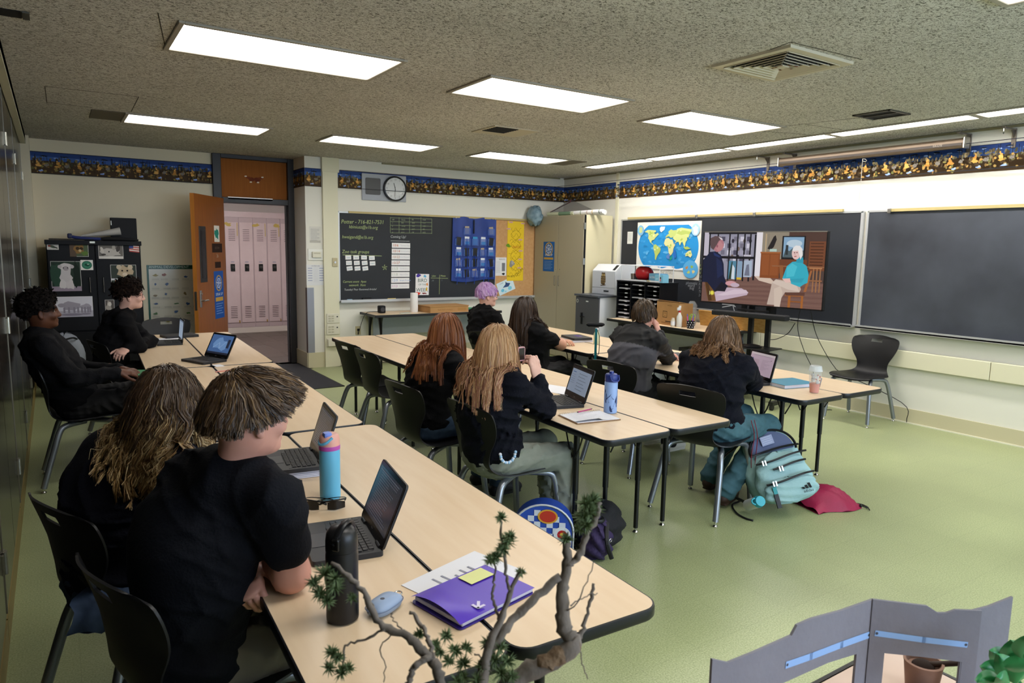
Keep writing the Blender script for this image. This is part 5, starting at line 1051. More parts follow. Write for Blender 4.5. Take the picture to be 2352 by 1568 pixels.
sheet('schedule_sheet', 'white schedule with blue tables below the thermostat', 704, 608, 746, 655, lambda p, w, h: (p.text('SCHEDULE', 0, h*.42, w*.09, '#77798A', 'c'), [p.rect(x, h*(.32-.12*k), x+w*.24, h*(.35-.12*k), '#8A94B8') for k in range(6) for x in (-w*.42, w*.2)], [p.rect(-w*.12, h*(.36-.05*k), w*.14, h*(.365-.05*k), '#B4B6BE') for k in range(15)]), Y=YB-.003)
def plate(name, label, px0, py0, px1, py1, m, parts, Y=YB, cat='switch', dep=.012):
    a = ony((px0+px1)/2, (py0+py1)/2, Y); a0 = ony(px0, py0, Y); a1 = ony(px1, py1, Y); w, h = a1[0]-a0[0], a0[2]-a1[2]
    t = thing(name, label, cat, (a[0], Y, a[2])); MB().box((0, -dep/2, 0), (w, dep, h), bevel=.004).build('plate', m, t); parts(t, w, h); return t
iv = mat('ivory_plastic', '#DAD6C2', .4); ivd = mat('dark_ivory', '#B9B49C', .5)  # darker ivory for the buttons and the scale window
plate('thermostat', 'cream thermostat box in a clear guard beside the door', 707, 571, 745, 598, mat('guard_clear', '#DEDCCE', .2), lambda t, w, h: (MB().box((0, -.025, 0), (w*.55, .03, h*.5), bevel=.006).build('housing', iv, t), MB().box((0, -.041, h*.12), (w*.4, .003, h*.08)).build('scale_window', ivd, t)), cat='thermostat')
plate('key_switch', 'small beige wall plate with a key switch left of the chalkboard', 763, 592, 775, 612, mat('beige_plate', '#B9AE8A', .45), lambda t, w, h: MB().cyl((0, -.01, 0), (0, -.02, 0), .014, n=14).build('key_cylinder', steel, t), Y=YB-.041)
for nm, y0, y1, lb in (('control_plate', 720, 741, 'upper ivory control panel with rows of buttons on the pipe chase'), ('control_plate', 744, 767, 'lower ivory control panel with rows of buttons on the pipe chase')):
    plate(nm, lb, 750, y0, 779, y1, iv, lambda t, w, h: ([MB().box((-w*.28+w*.25*(k % 2), -.014, h*.22-h*.24*(k//2)), (w*.18, .006, h*.13)).build('button', ivd, t) for k in range(6)], MB().box((w*.33, -.013, h*.15), (w*.1, .004, h*.12)).build('indicator', bk, t)), Y=YB-.041, cat='control panel')
plate('wall_box', 'plain ivory wall box below the two control panels', 750, 777, 779, 795, iv, lambda t, w, h: MB().box((0, -.03, 0), (w*.9, .03, h*.8), bevel=.004).build('cover', iv, t), Y=YB-.041, cat='wall box')
plate('wall_socket', 'beige power socket with a black plug on the back wall', 816, 749, 828, 768, mat('beige_plate', '#B9AE8A', .45), lambda t, w, h: MB().box((0, -.02, .01), (.03, .03, .03), bevel=.006).build('plug', bk, t), cat='socket')
t = thing('corner_guard', 'grey metal corner guard on the pilaster by the door', 'corner guard', (2.75, YB, .2)); MB().box((.045, -.003, .43), (.09, .004, .86)).build('face_strip', mat('guard_grey', '#9598A2', .4, metal=.3), t); MB().box((-.0025, .02, .43), (.004, .06, .86)).build('side_strip', mat('guard_brown', '#5A463E', .5), t)
# desk at the back wall
t = thing('wall_desk', 'maple desk with flared black legs under the handwritten chalkboard', 'desk', (4.42, 8.80, 0)); MB().box((0, 0, .713), (1.90, .52, .022)).build('desk_top', maple, t); b = MB()
for sy in (-1, 1): b.box((0, sy*.268, .708), (1.94, .016, .034), bevel=.005)
for sx in (-1, 1): b.box((sx*.957, 0, .708), (.016, .54, .034), bevel=.005)
b.build('edge_band', edge_m, t)
for sx in (-1, 1):
    for sy in (-1, 1): flared_leg(t, sx*.86, sy*.17, sy*.5)
MB().box((0, .1, .55), (1.7, .018, .26)).build('wall_shade_sheet', mat('shaded_wall_grey', '#8E979E', .6), t)  # grey sheet under the desk stands in for the shaded wall behind
t = thing('cube_speaker', 'small black cube speaker at the left end of the wall desk', 'speaker', (3.66, 8.82, .7245)); MB().box((0, 0, .05), (.09, .09, .10), bevel=.014).build('housing', bk, t); MB().cyl((0, -.045, .05), (0, -.048, .05), .03, n=18).build('driver', mat('driver_grey', '#3A3A3E', .6), t)
t = thing('paper_towel_roll', 'white paper towel roll standing on the wall desk', 'paper roll', (4.12, 8.78, .7245)); MB().lathe([(.05, 0), (.052, .004), (.052, .26), (.05, .264), (.02, .264), (.02, .2)], (0, 0, 0), 24).build('roll', mat('towel_white', '#E8E8E8', .8, bump=(200, .1)), t, 50)
t = thing('pizza_carton', 'flat kraft carton with faint printing on the wall desk', 'box', (4.55, 8.74, .7245), R(4)); MB().box((0, 0, .04), (.62, .34, .08), bevel=.003, seg=1).build('carton', crd, t); MB().box((0, 0, .085), (.63, .35, .01)).build('lid', crd, t); p = Print((-.31, -.1715, 0), (1, 0, 0), (0, 0, 1)); p.text('farm fresh produce', .12, .03, .03, '#8A6236'); p.rect(.44, .02, .58, .06, '#A37A48'); p.build('printing', PRINT, t)
tag(MB().box((5.05, 8.80, .732), (.30, .24, .012), rot=rotz(.3), bevel=.002).build('blue_folder', mat('blue_card', '#2A5AB0', .5)), 'blue folder lying right of the flat carton', 'folder'); tag(MB().box((5.03, 8.86, .742), (.28, .2, .006), rot=rotz(.15)).build('green_sheet', mat('green_card', '#3E9A6A', .5)), 'green sheet peeking out over the blue folder', 'folder')
tag(MB().box((3.93, 8.66, .7275), (.15, .05, .004), rot=rotz(.05)).build('pale_ruler', mat('pale_teal', '#B9D0CE', .5)), 'short pale strip lying in front of the paper towel roll', 'ruler')
cord('speaker_cord', 'thin black cord hanging from the wall desk to the socket', [(3.62, 8.86, .74), (3.46, 8.85, .73), (3.43, 8.95, .6), (3.43, 9.08, .42), (3.43, 9.09, .47)], .004)
# floor mat by the door
t = thing('door_mat', 'dark grey ribbed mat on the floor inside the door', 'mat', (2.2, 8.62, 0)); MB().box((0, 0, .004), (1.04, 1.74, .008), bevel=.003, seg=1).build('carpet', mat('charcoal_mat', '#2C2C32', .95, bump=(160, .6)), t); b = MB(); [b.box((s*.53, 0, .0035), (.03, 1.80, .007)) for s in (-1, 1)]; [b.box((0, s*.885, .0035), (1.09, .03, .007)) for s in (-1, 1)]; b.build('rubber_edge', mat('rubber_edge', '#1A1A1C', .7), t)
# ------------------------------------------------------------------ people: distance fields turned into one smooth surface
class SDF:
    def __init__(s, lo, hi, h):
        s.lo = np.asarray(lo, float); s.h = h; s.n = np.ceil((np.asarray(hi)-s.lo)/h).astype(int)+1
        s.F = np.full(s.n, 1.0, np.float32)
    def _sub(s, lo, hi):
        a = np.clip(np.floor((np.asarray(lo)-s.lo)/s.h).astype(int), 0, s.n); b = np.clip(np.ceil((np.asarray(hi)-s.lo)/s.h).astype(int)+1, 0, s.n)
        if np.any(b <= a): return None, None
        g = [s.lo[i]+s.h*np.arange(a[i], b[i], dtype=np.float32) for i in range(3)]
        X = np.stack(np.meshgrid(*g, indexing='ij'), -1)
        return tuple(slice(a[i], b[i]) for i in range(3)), X
    def _mix(s, sl, d, k, cut=False):
        A = s.F[sl]; d = d.astype(np.float32)
        if cut: d = -d; hh = np.clip(.5-.5*(A-d)/k, 0, 1); s.F[sl] = A*(1-hh)+d*hh+k*hh*(1-hh); return
        hh = np.clip(.5+.5*(A-d)/k, 0, 1); s.F[sl] = A*(1-hh)+d*hh-k*hh*(1-hh)
    def cone(s, a, b, ra, rb, k=.02, flat=None, f=1.0, cut=False):
        a = np.asarray(a, float); b = np.asarray(b, float); m = max(ra, rb)*max(1, f)+k*1.5+.02
        sl, X = s._sub(np.minimum(a, b)-m, np.maximum(a, b)+m)
        if sl is None: return s
        ab = b-a; L2 = max(ab@ab, 1e-9); D = X-a.astype(np.float32); t = np.clip((D@ab)/L2, 0, 1); r = ra+(rb-ra)*t; C = D-t[..., None]*ab
        if flat is not None:
            q = norm(flat); e = C@q; C = C+(e*(1/f-1))[..., None]*q
            d = (np.sqrt((C*C).sum(-1))-r)*min(1.0, f)
        else: d = np.sqrt((C*C).sum(-1))-r
        s._mix(sl, d, k, cut); return s
    def ell(s, c, r, M=None, k=.02, cut=False):
        c = np.asarray(c, float); r = np.asarray(r, float); m = r.max()+k*1.5+.02; sl, X = s._sub(c-m, c+m)
        if sl is None: return s
        D = X-c.astype(np.float32)
        if M is not None: D = D@np.asarray(M, float)                  # columns of M are the axes
        q = np.sqrt(((D/r)**2).sum(-1)); q2 = np.sqrt(((D/(r*r))**2).sum(-1))
        s._mix(sl, q*(q-1)/np.maximum(q2, 1e-6), k, cut); return s
    def wrinkle(s, amp, lam, seed=0, axis=None):
        g = np.random.default_rng(seed); idx = np.argwhere(np.abs(s.F) < 3*s.h)
        if len(idx) == 0: return s
        P = s.lo+idx*s.h; d = np.zeros(len(P))
        for i in range(6):
            v = norm(g.normal(size=3)*(.8, .8, 1.6)); l = lam*g.uniform(.5, 1.5); w = norm(g.normal(size=3)); m = np.clip(np.sin(P@w*2*PI/(lam*2.2)+g.uniform(0, 6.28))+.3, 0, 1)
            x = P@v*2*PI/l+g.uniform(0, 6.28)+1.2*np.sin(P@norm(g.normal(size=3))*2*PI/(lam*2)); d += m*((1-np.abs(np.sin(x)))**2*1.6-.5)
        s.F[tuple(idx.T)] -= (amp*d).astype(np.float32); return s
    def mesh(s):
        F = s.F; S = F < 0; n = np.array(F.shape)
        c = np.zeros(n-1, np.int8)
        for dx in (0, 1):
            for dy in (0, 1):
                for dz in (0, 1): c += S[dx:n[0]-1+dx, dy:n[1]-1+dy, dz:n[2]-1+dz]
        act = (c > 0) & (c < 8); A = np.argwhere(act); ids = np.full(n-1, -1, np.int64); ids[tuple(A.T)] = np.arange(len(A))
        O = np.array([(x, y, z) for x in (0, 1) for y in (0, 1) for z in (0, 1)]); V = np.stack([F[tuple((A+o).T)] for o in O], 1).astype(float)
        acc = np.zeros((len(A), 3)); cnt = np.zeros(len(A))
        for i in range(8):
            for j in range(i+1, 8):
                if np.abs(O[i]-O[j]).sum() != 1: continue
                m = (V[:, i] < 0) != (V[:, j] < 0); t = V[m, i]/(V[m, i]-V[m, j]); acc[m] += O[i]+t[:, None]*(O[j]-O[i]); cnt[m] += 1
        P = s.lo+(A+acc/cnt[:, None])*s.h; Q = []
        for ax in range(3):
            u, v = [(1, 2), (2, 0), (0, 1)][ax]
            sl0 = [slice(None)]*3; sl1 = [slice(None)]*3; sl0[ax] = slice(0, -1); sl1[ax] = slice(1, None)
            E = np.argwhere(S[tuple(sl0)] != S[tuple(sl1)]); E = E[(E[:, u] > 0) & (E[:, v] > 0) & (E[:, u] < n[u]-1) & (E[:, v] < n[v]-1)]
            du = np.zeros(3, int); du[u] = 1; dv_ = np.zeros(3, int); dv_[v] = 1
            q = np.stack([ids[tuple((E-du-dv_).T)], ids[tuple((E-dv_).T)], ids[tuple(E.T)], ids[tuple((E-du).T)]], 1)
            flip = ~S[tuple(E.T)]; q[flip] = q[flip][:, ::-1]; Q.append(q)
        Q = np.vstack(Q); return P, Q[(Q >= 0).all(1)]
def fast_mesh(name, V, Q, mats, col=None, smooth=True, mi=None):
    """quads (n,4) or with repeated last index for triangles; col = per-vertex linear colour"""
    me = bpy.data.meshes.new(name); me.vertices.add(len(V)); me.vertices.foreach_set('co', np.asarray(V, np.float32).ravel())
    me.loops.add(Q.size); me.loops.foreach_set('vertex_index', Q.astype(np.int32).ravel())
    me.polygons.add(len(Q)); me.polygons.foreach_set('loop_start', np.arange(0, Q.size, 4, dtype=np.int32)); 
    me.polygons.foreach_set('use_smooth', np.full(len(Q), smooth))
    if mi is not None: me.polygons.foreach_set('material_index', mi.astype(np.int32))
    me.update(calc_edges=True); me.validate()
    if col is not None:
        at = me.color_attributes.new('Col', 'FLOAT_COLOR', 'POINT'); a = np.ones((len(V), 4), np.float32); a[:, :3] = col; at.data.foreach_set('color', a.ravel())
    for m in mats: me.materials.append(m)
    return me
def join(parts):
    V = []; Q = []; k = 0
    for v, q in parts: V.append(v); Q.append(q+k); k += len(v)
    return np.vstack(V), np.vstack(Q)
def hand_mesh(wrist, d, n, curl=.5, side=1, h=.004, sz=1.0, thumb=.5, fore=None):
    """d fingers' direction, n the way the back of the hand faces; side = +1 right, -1 left; fore = elbow end of the forearm stub"""
    wrist = np.asarray(wrist, float); d = norm(d); n = norm(np.asarray(n, float)-d*(np.asarray(n, float)@d)); lat = np.cross(d, n)*side   # lat: toward the thumb
    s = SDF(wrist-.17*sz-.02, wrist+.17*sz+.02, h); K = wrist+d*.088*sz
    s.cone(wrist-d*.0, wrist+d*.03*sz, .026*sz, .029*sz, .012, flat=n, f=.72)
    s.cone(wrist+d*.03*sz, K-d*.006, .032*sz, .038*sz, .012, flat=n, f=.40)
    if fore is not None: s.cone(np.asarray(fore, float), wrist, .04*sz, .026*sz, .012)
    for i, (o, L, r) in enumerate(((.030, .074, .0093), (.0105, .082, .0096), (-.0095, .076, .0092), (-.029, .060, .0082))):
        p = K+lat*o*sz-d*.006*abs(i-1.3); a = curl*(.55+.12*i); dd = d.copy(); rr = r*sz
        s.ell(p+n*.003, (rr*1.15,)*3, None, .008)
        for j, f in enumerate((.44, .32, .24)):
            dd = d*math.cos(a)-n*math.sin(a); dd = norm(dd+lat*o*.8*(1-curl)); q = p+dd*L*f*sz
            s.cone(p, q, rr*(1-.08*j), rr*(.93-.1*j), .0035); p = q; a += curl*(1.15 if j == 0 else .75)
    p = wrist+d*.022*sz+lat*.022*sz-n*.004; dd = norm(d*.75+lat*(.9-.3*curl)-n*.35*thumb)
    for f, r in ((.042, .0125), (.034, .0105), (.027, .009)):
        q = p+dd*f*sz; s.cone(p, q, r*sz, r*.92*sz, .006); p = q; dd = norm(dd*1.0+d*.45-lat*.35*thumb-n*.25*thumb)
    return s.mesh()
SKIN = {}
def skin(c, name):
    return mat('skin_'+name, c, .45, spec=.35, var=(14, tuple(np.array(lin(c))*np.array((.86, .74, .72))), .35))
def head_axes(yaw, pitch, roll=0.0):
    f = np.array([math.cos(yaw)*math.cos(pitch), math.sin(yaw)*math.cos(pitch), math.sin(pitch)]); l = np.array([-math.sin(yaw), math.cos(yaw), 0]); u = np.cross(f, l)
    l2 = l*math.cos(roll)+u*math.sin(roll); u2 = -l*math.sin(roll)+u*math.cos(roll); return f, l2, u2
HS = .92                                                                   # head scale
def head_sdf(c, ax, neck, h, sc=1.0):
    f, l, u = ax; M = np.stack(ax, 1); c = np.asarray(c, float); neck = np.asarray(neck, float); lo = np.minimum(c, neck)-.16; hi = np.maximum(c, neck)+.16
    s = SDF(lo, hi, h); k = sc
    s.ell(c-f*.012*k+u*.018*k, (.099*k, .076*k, .100*k), M, .01)
    s.ell(c+f*.030*k-u*.045*k, (.062*k, .056*k, .070*k), M, .03)                   # face
    s.cone(c+f*.050*k-u*.098*k, c+f*.005*k-u*.075*k, .024*k, .048*k, .03, flat=l, f=1.25)     # jaw
    s.ell(c+f*.078*k+u*.012*k, (.016*k, .05*k, .014*k), M, .02)                    # brow
    for t in (-1, 1):
        s.ell(c+f*.088*k+l*t*.032*k-u*.006*k, (.016*k, .017*k, .011*k), M, .012, cut=True)      # socket
        s.ell(c+f*.068*k+l*t*.042*k-u*.038*k, (.022*k, .02*k, .02*k), M, .02)      # cheek
        s.ell(c-f*.008*k+l*t*.080*k-u*.022*k, (.017*k, .008*k, .031*k), M, .006); s.ell(c-f*.004*k+l*t*.088*k-u*.018*k, (.009*k, .006*k, .018*k), M, .005, cut=True); s.ell(c-f*.004*k+l*t*.079*k-u*.046*k, (.009*k, .007*k, .010*k), M, .006)   # ear
    s.cone(c+f*.088*k+u*.006*k, c+f*.106*k-u*.036*k, .009*k, .0135*k, .010); s.ell(c+f*.098*k-u*.042*k, (.011*k, .018*k, .009*k), M, .008)      # nose
    s.ell(c+f*.088*k-u*.068*k, (.010*k, .024*k, .0065*k), M, .006); s.ell(c+f*.087*k-u*.079*k, (.010*k, .021*k, .0065*k), M, .006); s.ell(c+f*.100*k-u*.0735*k, (.006*k, .022*k, .0022*k), M, .003, cut=True)
    s.ell(c+f*.074*k-u*.102*k, (.02*k, .022*k, .017*k), M, .018)                   # chin
    s.cone(c-f*.022*k-u*.05*k, neck, .052*k, .060*k, .03)
    return s
def person(name, label, hip, chest, neck, head, hyaw, hpitch, arms, legs, tone, top, pants, shoes, hroll=0.0, bulk=1.0, res=.012, hsc=HS, sleeve='long', hood=True, syaw=None, hood_up=0.0, topcol=None, wr=.006, top_name='sweatshirt', shw=.178):
    """arms: ((elbow, wrist, finger dir, back-of-hand dir, curl) right, then left); legs: ((knee, ankle, toe dir) right, left)"""
    hip, chest, neck, head = (np.asarray(x, float) for x in (hip, chest, neck, head))
    t = thing('person', label, 'person', (0, 0, 0)); sy = R(hyaw) if syaw is None else R(syaw)
    fw = np.array([math.cos(sy), math.sin(sy), 0]); lf = np.array([-math.sin(sy), math.cos(sy), 0]); spn = norm(neck-hip); fw = norm(fw-spn*(fw@spn))
    shc = neck-spn*.055*bulk; shR = shc-lf*shw*bulk**.5; shL = shc+lf*shw*bulk**.5; ax = head_axes(R(hyaw), R(hpitch), R(hroll))
    allp = [hip, chest, neck, head, shR, shL]+[np.asarray(a[i], float) for a in arms for i in (0, 1)]+[np.asarray(l[i], float) for l in legs for i in (0, 1)]
    lo, hi = np.min(allp, 0)-.24, np.max(allp, 0)+.24
    # ---- body: one mesh of skin (head, neck, trunk, arms, hands, legs)
    parts = [head_sdf(head, ax, neck-spn*.05, min(res*.5, .0055), hsc).mesh()]
    s = SDF(lo, hi, .014); s.cone(hip, chest, .10, .115, .03, flat=fw, f=.75); s.cone(chest, neck-spn*.07, .115, .08, .04, flat=fw, f=.72); s.cone(neck-spn*.08, neck+spn*.01, .07, .045, .03); s.cone(shR+lf*.03, shL-lf*.03, .038, .038, .04)
    for (k, a, q) in [(sh, np.asarray(a[0], float), a) for sh, a in ((shR, arms[0]), (shL, arms[1]))]: 
        s.cone(k, a, .036, .034, .02)
        if sleeve == 'long': s.cone(a, np.asarray(q[1], float), .034, .024, .02)
    for sgn, l in zip((-1, 1), legs):
        kn, an = np.asarray(l[0], float), np.asarray(l[1], float); s.cone(hip+lf*sgn*.085, kn, .062, .045, .03); s.cone(kn, an, .042, .032, .02)
    parts.append(s.mesh())
    for side, sh, a in ((1, shR, arms[0]), (-1, shL, arms[1])):
        el, wr_ = np.asarray(a[0], float), np.asarray(a[1], float)
        if sleeve == 'short':
            g = SDF(np.minimum(np.minimum(sh, el), wr_)-.09, np.maximum(np.maximum(sh, el), wr_)+.09, .006); g.cone(sh, el, .050*bulk, .045*bulk, .02); g.cone(el, el+(wr_-el)*.35, .046*bulk, .046*bulk, .025); g.cone(el+(wr_-el)*.35, wr_, .045*bulk, .027, .02); parts.append(g.mesh())
        parts.append(hand_mesh(wr_, a[2], a[3], a[4], side, .0038 if res < .01 else .005, fore=wr_+norm(el-wr_)*.09))
    V, Q = join(parts); link('body', fast_mesh('body', V, Q, [tone]), t)
    # ---- top
    s = SDF(lo, hi, res); B = bulk
    s.ell(hip+spn*.06, (.135*B, .175*B, .13), np.stack([fw, lf, spn], 1), .03)
    s.cone(hip+spn*.07, chest, .165*B, .175*B, .04, flat=fw, f=.78); s.cone(chest, shc-spn*.02, .172*B, .135*B, .05, flat=fw, f=.70)
    s.cone(shR+lf*.05, shL-lf*.05, .064*B, .064*B, .07, flat=fw, f=.9); s.cone(shc-fw*.03, neck+spn*.0, .075, .058 if sleeve == 'short' else .068, .03)
    pad = .0 if sleeve == 'short' else .004
    for sh, a in ((shR, arms[0]), (shL, arms[1])):
        el, wr_ = np.asarray(a[0], float), np.asarray(a[1], float)
        if sleeve == 'short':
            e = sh+(el-sh)*.62; s.cone(sh, e, .060*B, .062*B, .05)
        else:
            s.cone(sh, el, .056*B+pad, .053*B+pad, .055); s.cone(el, wr_-norm(wr_-el)*.01, .054*B+pad, .040+pad, .02); s.cone(wr_-norm(wr_-el)*.035, wr_-norm(wr_-el)*.012, .036, .036, .006)
    if hood:
        b0 = neck-fw*.055-spn*.02; s.cone(b0+lf*.07, b0-lf*.07, .045, .045, .03); s.ell(b0-fw*.04-spn*.06, (.055, .115, .085), np.stack([fw, lf, spn], 1), .03)
        for t_ in (-1, 1): s.cone(b0+lf*t_*.085, neck+fw*.055+lf*t_*.05-spn*.06, .036, .028, .025)
    s.ell(head, np.array((.085, .07, .1))*hsc, np.stack(ax, 1), .015, cut=True)
    s.wrinkle(wr, .17, int(abs(hip[1])*997))
    TOP = s; V, Q = s.mesh()
    col = None
    if topcol is not None: col = topcol(V, hip, neck, spn, fw, lf, shR, shL)
    link(top_name, fast_mesh(top_name, V, Q, [top], col), t)
    # ---- trousers
    s = SDF(lo-[.05, .05, .0], hi, max(res, .010)); s.ell(hip, (.13*B, .172*B, .115), np.stack([fw, lf, spn], 1), .03)
    for sgn, l in zip((-1, 1), legs):
        kn, an = np.asarray(l[0], float), np.asarray(l[1], float); h0 = hip+lf*sgn*.088*B; s.cone(h0, kn, .092*B, .070*B, .04); s.cone(kn, an+(kn-an)*.12, .069*B, .056*B, .025)
        s.cone(an+(kn-an)*.10, an+(kn-an)*.01, .058*B, .062*B, .012)
    s.wrinkle(.006, .15, int(abs(hip[0])*991)); V, Q = s.mesh(); link('trousers', fast_mesh('trousers', V, Q, [pants]), t)
    for sgn, l in zip((-1, 1), legs):
        an, td = np.asarray(l[1], float), norm(l[2]); fz = an[2]-.075; g = SDF(np.array([*an[:2], fz])-.24, np.array([*an[:2], fz])+.27, .008); u = np.array([0, 0, 1.0]); sd = np.cross(u, td); M = np.stack([td, sd, u], 1); z = np.array([an[0], an[1], fz])
        g.cone(an+u*.01, z+u*.05, .046, .045, .02); g.cone(z-td*.035+u*.035, z+td*.14+u*.03, .042, .038, .02, flat=u, f=.8); g.ell(z+td*.05+u*.055, (.09, .036, .03), M, .03); g.cone(z-td*.05-u*.0, z+td*.15, .012, .012, .01, flat=sd, f=3.0)
        V, Q = g.mesh(); V[:, 2] = np.maximum(V[:, 2], fz-.002); link('shoe', fast_mesh('shoe', V, Q, [shoes]), t)
    return t, dict(head=head, ax=ax, neck=neck, shR=shR, shL=shL, spn=spn, fw=fw, lf=lf, chest=chest, hip=hip, bulk=bulk, hsc=hsc, top=TOP)
HAIRM = mat('hair_strands', rough=.38, spec=.42, attr=True); HAIRD = mat('dark_hair_strands', rough=.7, spec=.12, attr=True)
def hair(t, K, style, seed=1, guides=220, per=20, length=.3, segs=14, width=.003, clump=.012, wave=0.0, lam=.09, cols=('#3A2A1C', '#6A4A30', '#8A6A48'), grav=1.0, lift=.25, hairline=(.35, .85, -.4), part=0.0, vol=1.06, jitter=.25, fringe=None, combs=None, shells=True, tip=None, ear=.75, side=.35, sweep=False):
    """guide strands run over the skull, then hang; each guide carries a lock of ribbons. style: long | short | curly"""
    g = np.random.default_rng(seed); c, (f, l, u), hs = K['head'], K['ax'], K['hsc']; M = np.stack([f, l, u], 1); rad = np.array([.103, .080, .104])*hs; ce = c-f*.012*hs+u*.018*hs
    D = g.normal(size=(guides*14, 3)); D /= np.linalg.norm(D, axis=1)[:, None]; a0, a1, zmin = hairline
    ok = (D[:, 0] < a0+a1*D[:, 2]) & (D[:, 2] > zmin-.25*np.minimum(D[:, 0], 0)) & ~((np.abs(D[:, 1]) > ear) & (D[:, 2] < .06) & (D[:, 0] > -.42)); D = D[ok][:guides]; n_ = len(D)
    # even the roots out a little
    pos = D*rad*1.01; nrm_ = D/rad; nrm_ /= np.linalg.norm(nrm_, axis=1)[:, None]
    gz = M.T@np.array([0, 0, -1.0])
    out = D.copy(); out[:, 2] = 0; out[:, 1] -= part*.6; out /= np.maximum(np.linalg.norm(out, axis=1)[:, None], .15)
    if style == 'long': dirv = nrm_*lift+out*.45*np.maximum(D[:, 2:3], 0)+gz*.9+np.array([-.35, 0, 0])*(np.clip(D[:, :1], 0, 1))
    else: dirv = nrm_*1.0
    CM = np.asarray(combs if combs is not None else (.2, 0, -.9), float)[None]
    if sweep: fr = np.clip(.35+1.0*D[:, :1]+.7*D[:, 2:3], 0, 1); CM = CM*fr+np.array([[-.15, 0, -.8]])*(1-fr)
    if style == 'short': dirv = nrm_*lift+CM+out*.3
    dirv = dirv+g.normal(size=dirv.shape)*jitter*.5; dirv /= np.linalg.norm(dirv, axis=1)[:, None]
    Ln = length*(.75+.4*g.random(n_)); 
    if style == 'long': Ln = Ln*(1+.10*np.clip(D[:, 2], -1, 1)); 
    if style == 'short': Ln = Ln*np.clip(.62+side*D[:, 2], .3, 1.25)
    if fringe is not None: Ln = np.where(D[:, 0] > fringe[0], np.minimum(Ln, fringe[1]*(.8+.4*g.random(n_))), Ln)
    st = Ln/segs; path = [pos.copy()]; R0 = M.T
    for i in range(segs):
        u_ = i/segs
        if style == 'long': tgt = gz*grav; mixw = .22+.3*u_
        elif style == 'short': tgt = CM*.8+gz*.3*grav; mixw = .18
        else: tgt = g.normal(size=dirv.shape)*1.2; mixw = .5
        dirv = dirv*(1-mixw)+np.broadcast_to(tgt, dirv.shape)*mixw+g.normal(size=dirv.shape)*jitter*.12; dirv /= np.linalg.norm(dirv, axis=1)[:, None]; pos = pos+dirv*st[:, None]
        q = np.linalg.norm(pos/(rad*vol), axis=1); ins = q < 1
        if ins.any():
            pos[ins] = pos[ins]/q[ins][:, None]; nn = pos[ins]/rad**2; nn /= np.linalg.norm(nn, axis=1)[:, None]; d_ = dirv[ins]; d_ -= nn*np.minimum((d_*nn).sum(1), 0)[:, None]; dirv[ins] = d_/np.maximum(np.linalg.norm(d_, axis=1)[:, None], 1e-6)
        if style == 'long':
            S_ = K['top']; Wp = pos@M.T+ce
            for _ in range(2):
                I = np.clip(np.round((Wp-S_.lo)/S_.h).astype(int), 1, S_.n-2); a, b, d3 = I.T; Fv = S_.F[a, b, d3]; m = Fv < .007
                if m.any():
                    a, b, d3 = a[m], b[m], d3[m]; gr = np.stack([S_.F[a+1, b, d3]-S_.F[a-1, b, d3], S_.F[a, b+1, d3]-S_.F[a, b-1, d3], S_.F[a, b, d3+1]-S_.F[a, b, d3-1]], 1); gr /= np.maximum(np.linalg.norm(gr, axis=1)[:, None], 1e-6); Wp[m] += gr*(.009-np.maximum(Fv[m], -.05))[:, None]
            pos = (Wp-ce)@M
        path.append(pos.copy())
    G = np.stack(path, 1)                                              # guides, segs+1, 3 (local head axes)
    S = segs+1; uu = np.linspace(0, 1, S); N = n_*per
    side = np.cross(np.gradient(G, axis=1), G/(rad*rad)); side /= np.maximum(np.linalg.norm(side, axis=2)[..., None], 1e-6); upv = G/rad; upv = upv/np.maximum(np.linalg.norm(upv, axis=2)[..., None], 1e-6)
    o1 = g.normal(size=(n_, per, 1))*clump; o2 = np.abs(g.normal(size=(n_, per, 1)))*clump*.45; sh = 1-.35*uu[None, None]+.25*g.normal(size=(n_, per, 1))*uu[None, None]
    ph = (D[:, 1]*5+D[:, 0]*4+g.uniform(0, 1.6, n_))[:, None, None]+g.normal(size=(n_, per, 1))*.35; lm = lam*(.8+.5*g.random((n_, 1, 1)))
    arc = (Ln[:, None, None]*uu[None, None]); wv = wave*np.sin(2*PI*arc/lm+ph)*np.clip(uu*2.2, 0, 1)[None, None]; wv2 = wave*.6*np.cos(2*PI*arc/lm+ph)*np.clip(uu*2.2, 0, 1)[None, None]
    Pn = G[:, None]+side[:, None]*((o1*sh)+wv)[..., None]+upv[:, None]*((o2*sh)+wv2*.7)[..., None]
    stop = (.8+.2*g.random((n_, per, 1, 1))); base = Pn[:, :, :1]
    Pn = Pn.reshape(N, S, 3); tang = np.gradient(Pn, axis=1); tang /= np.maximum(np.linalg.norm(tang, axis=2)[..., None], 1e-9)
    nv = Pn/rad; nv = nv/np.maximum(np.linalg.norm(nv, axis=2)[..., None], 1e-9)+g.normal(size=(N, 1, 3))*.35; sd = np.cross(tang, nv); sd /= np.maximum(np.linalg.norm(sd, axis=2)[..., None], 1e-9)
    wd = width*(.35+.65*np.sin(PI*np.clip(.18+uu*.80, 0, 1)))[None, :, None]*(.6+.8*g.random((N, 1, 1)))
    V = np.stack([Pn-sd*wd, Pn+sd*wd], 2).reshape(-1, 3)@M.T+ce
    ii = (np.arange(N)[:, None]*S+np.arange(segs)[None]).ravel()*2; Q = np.stack([ii, ii+1, ii+3, ii+2], 1)
    C = np.array([lin(x) for x in cols]); r_ = g.random((n_, 1))*.55+g.random((n_, per))*.45; r_ = r_.reshape(N); k = r_*(len(C)-1); a = np.minimum(k.astype(int), len(C)-2); cc = C[a]+(C[a+1]-C[a])*(k-a)[:, None]
    cc = np.repeat(cc[:, None], S, 1)*(.9+.2*g.random((N, 1, 1)))
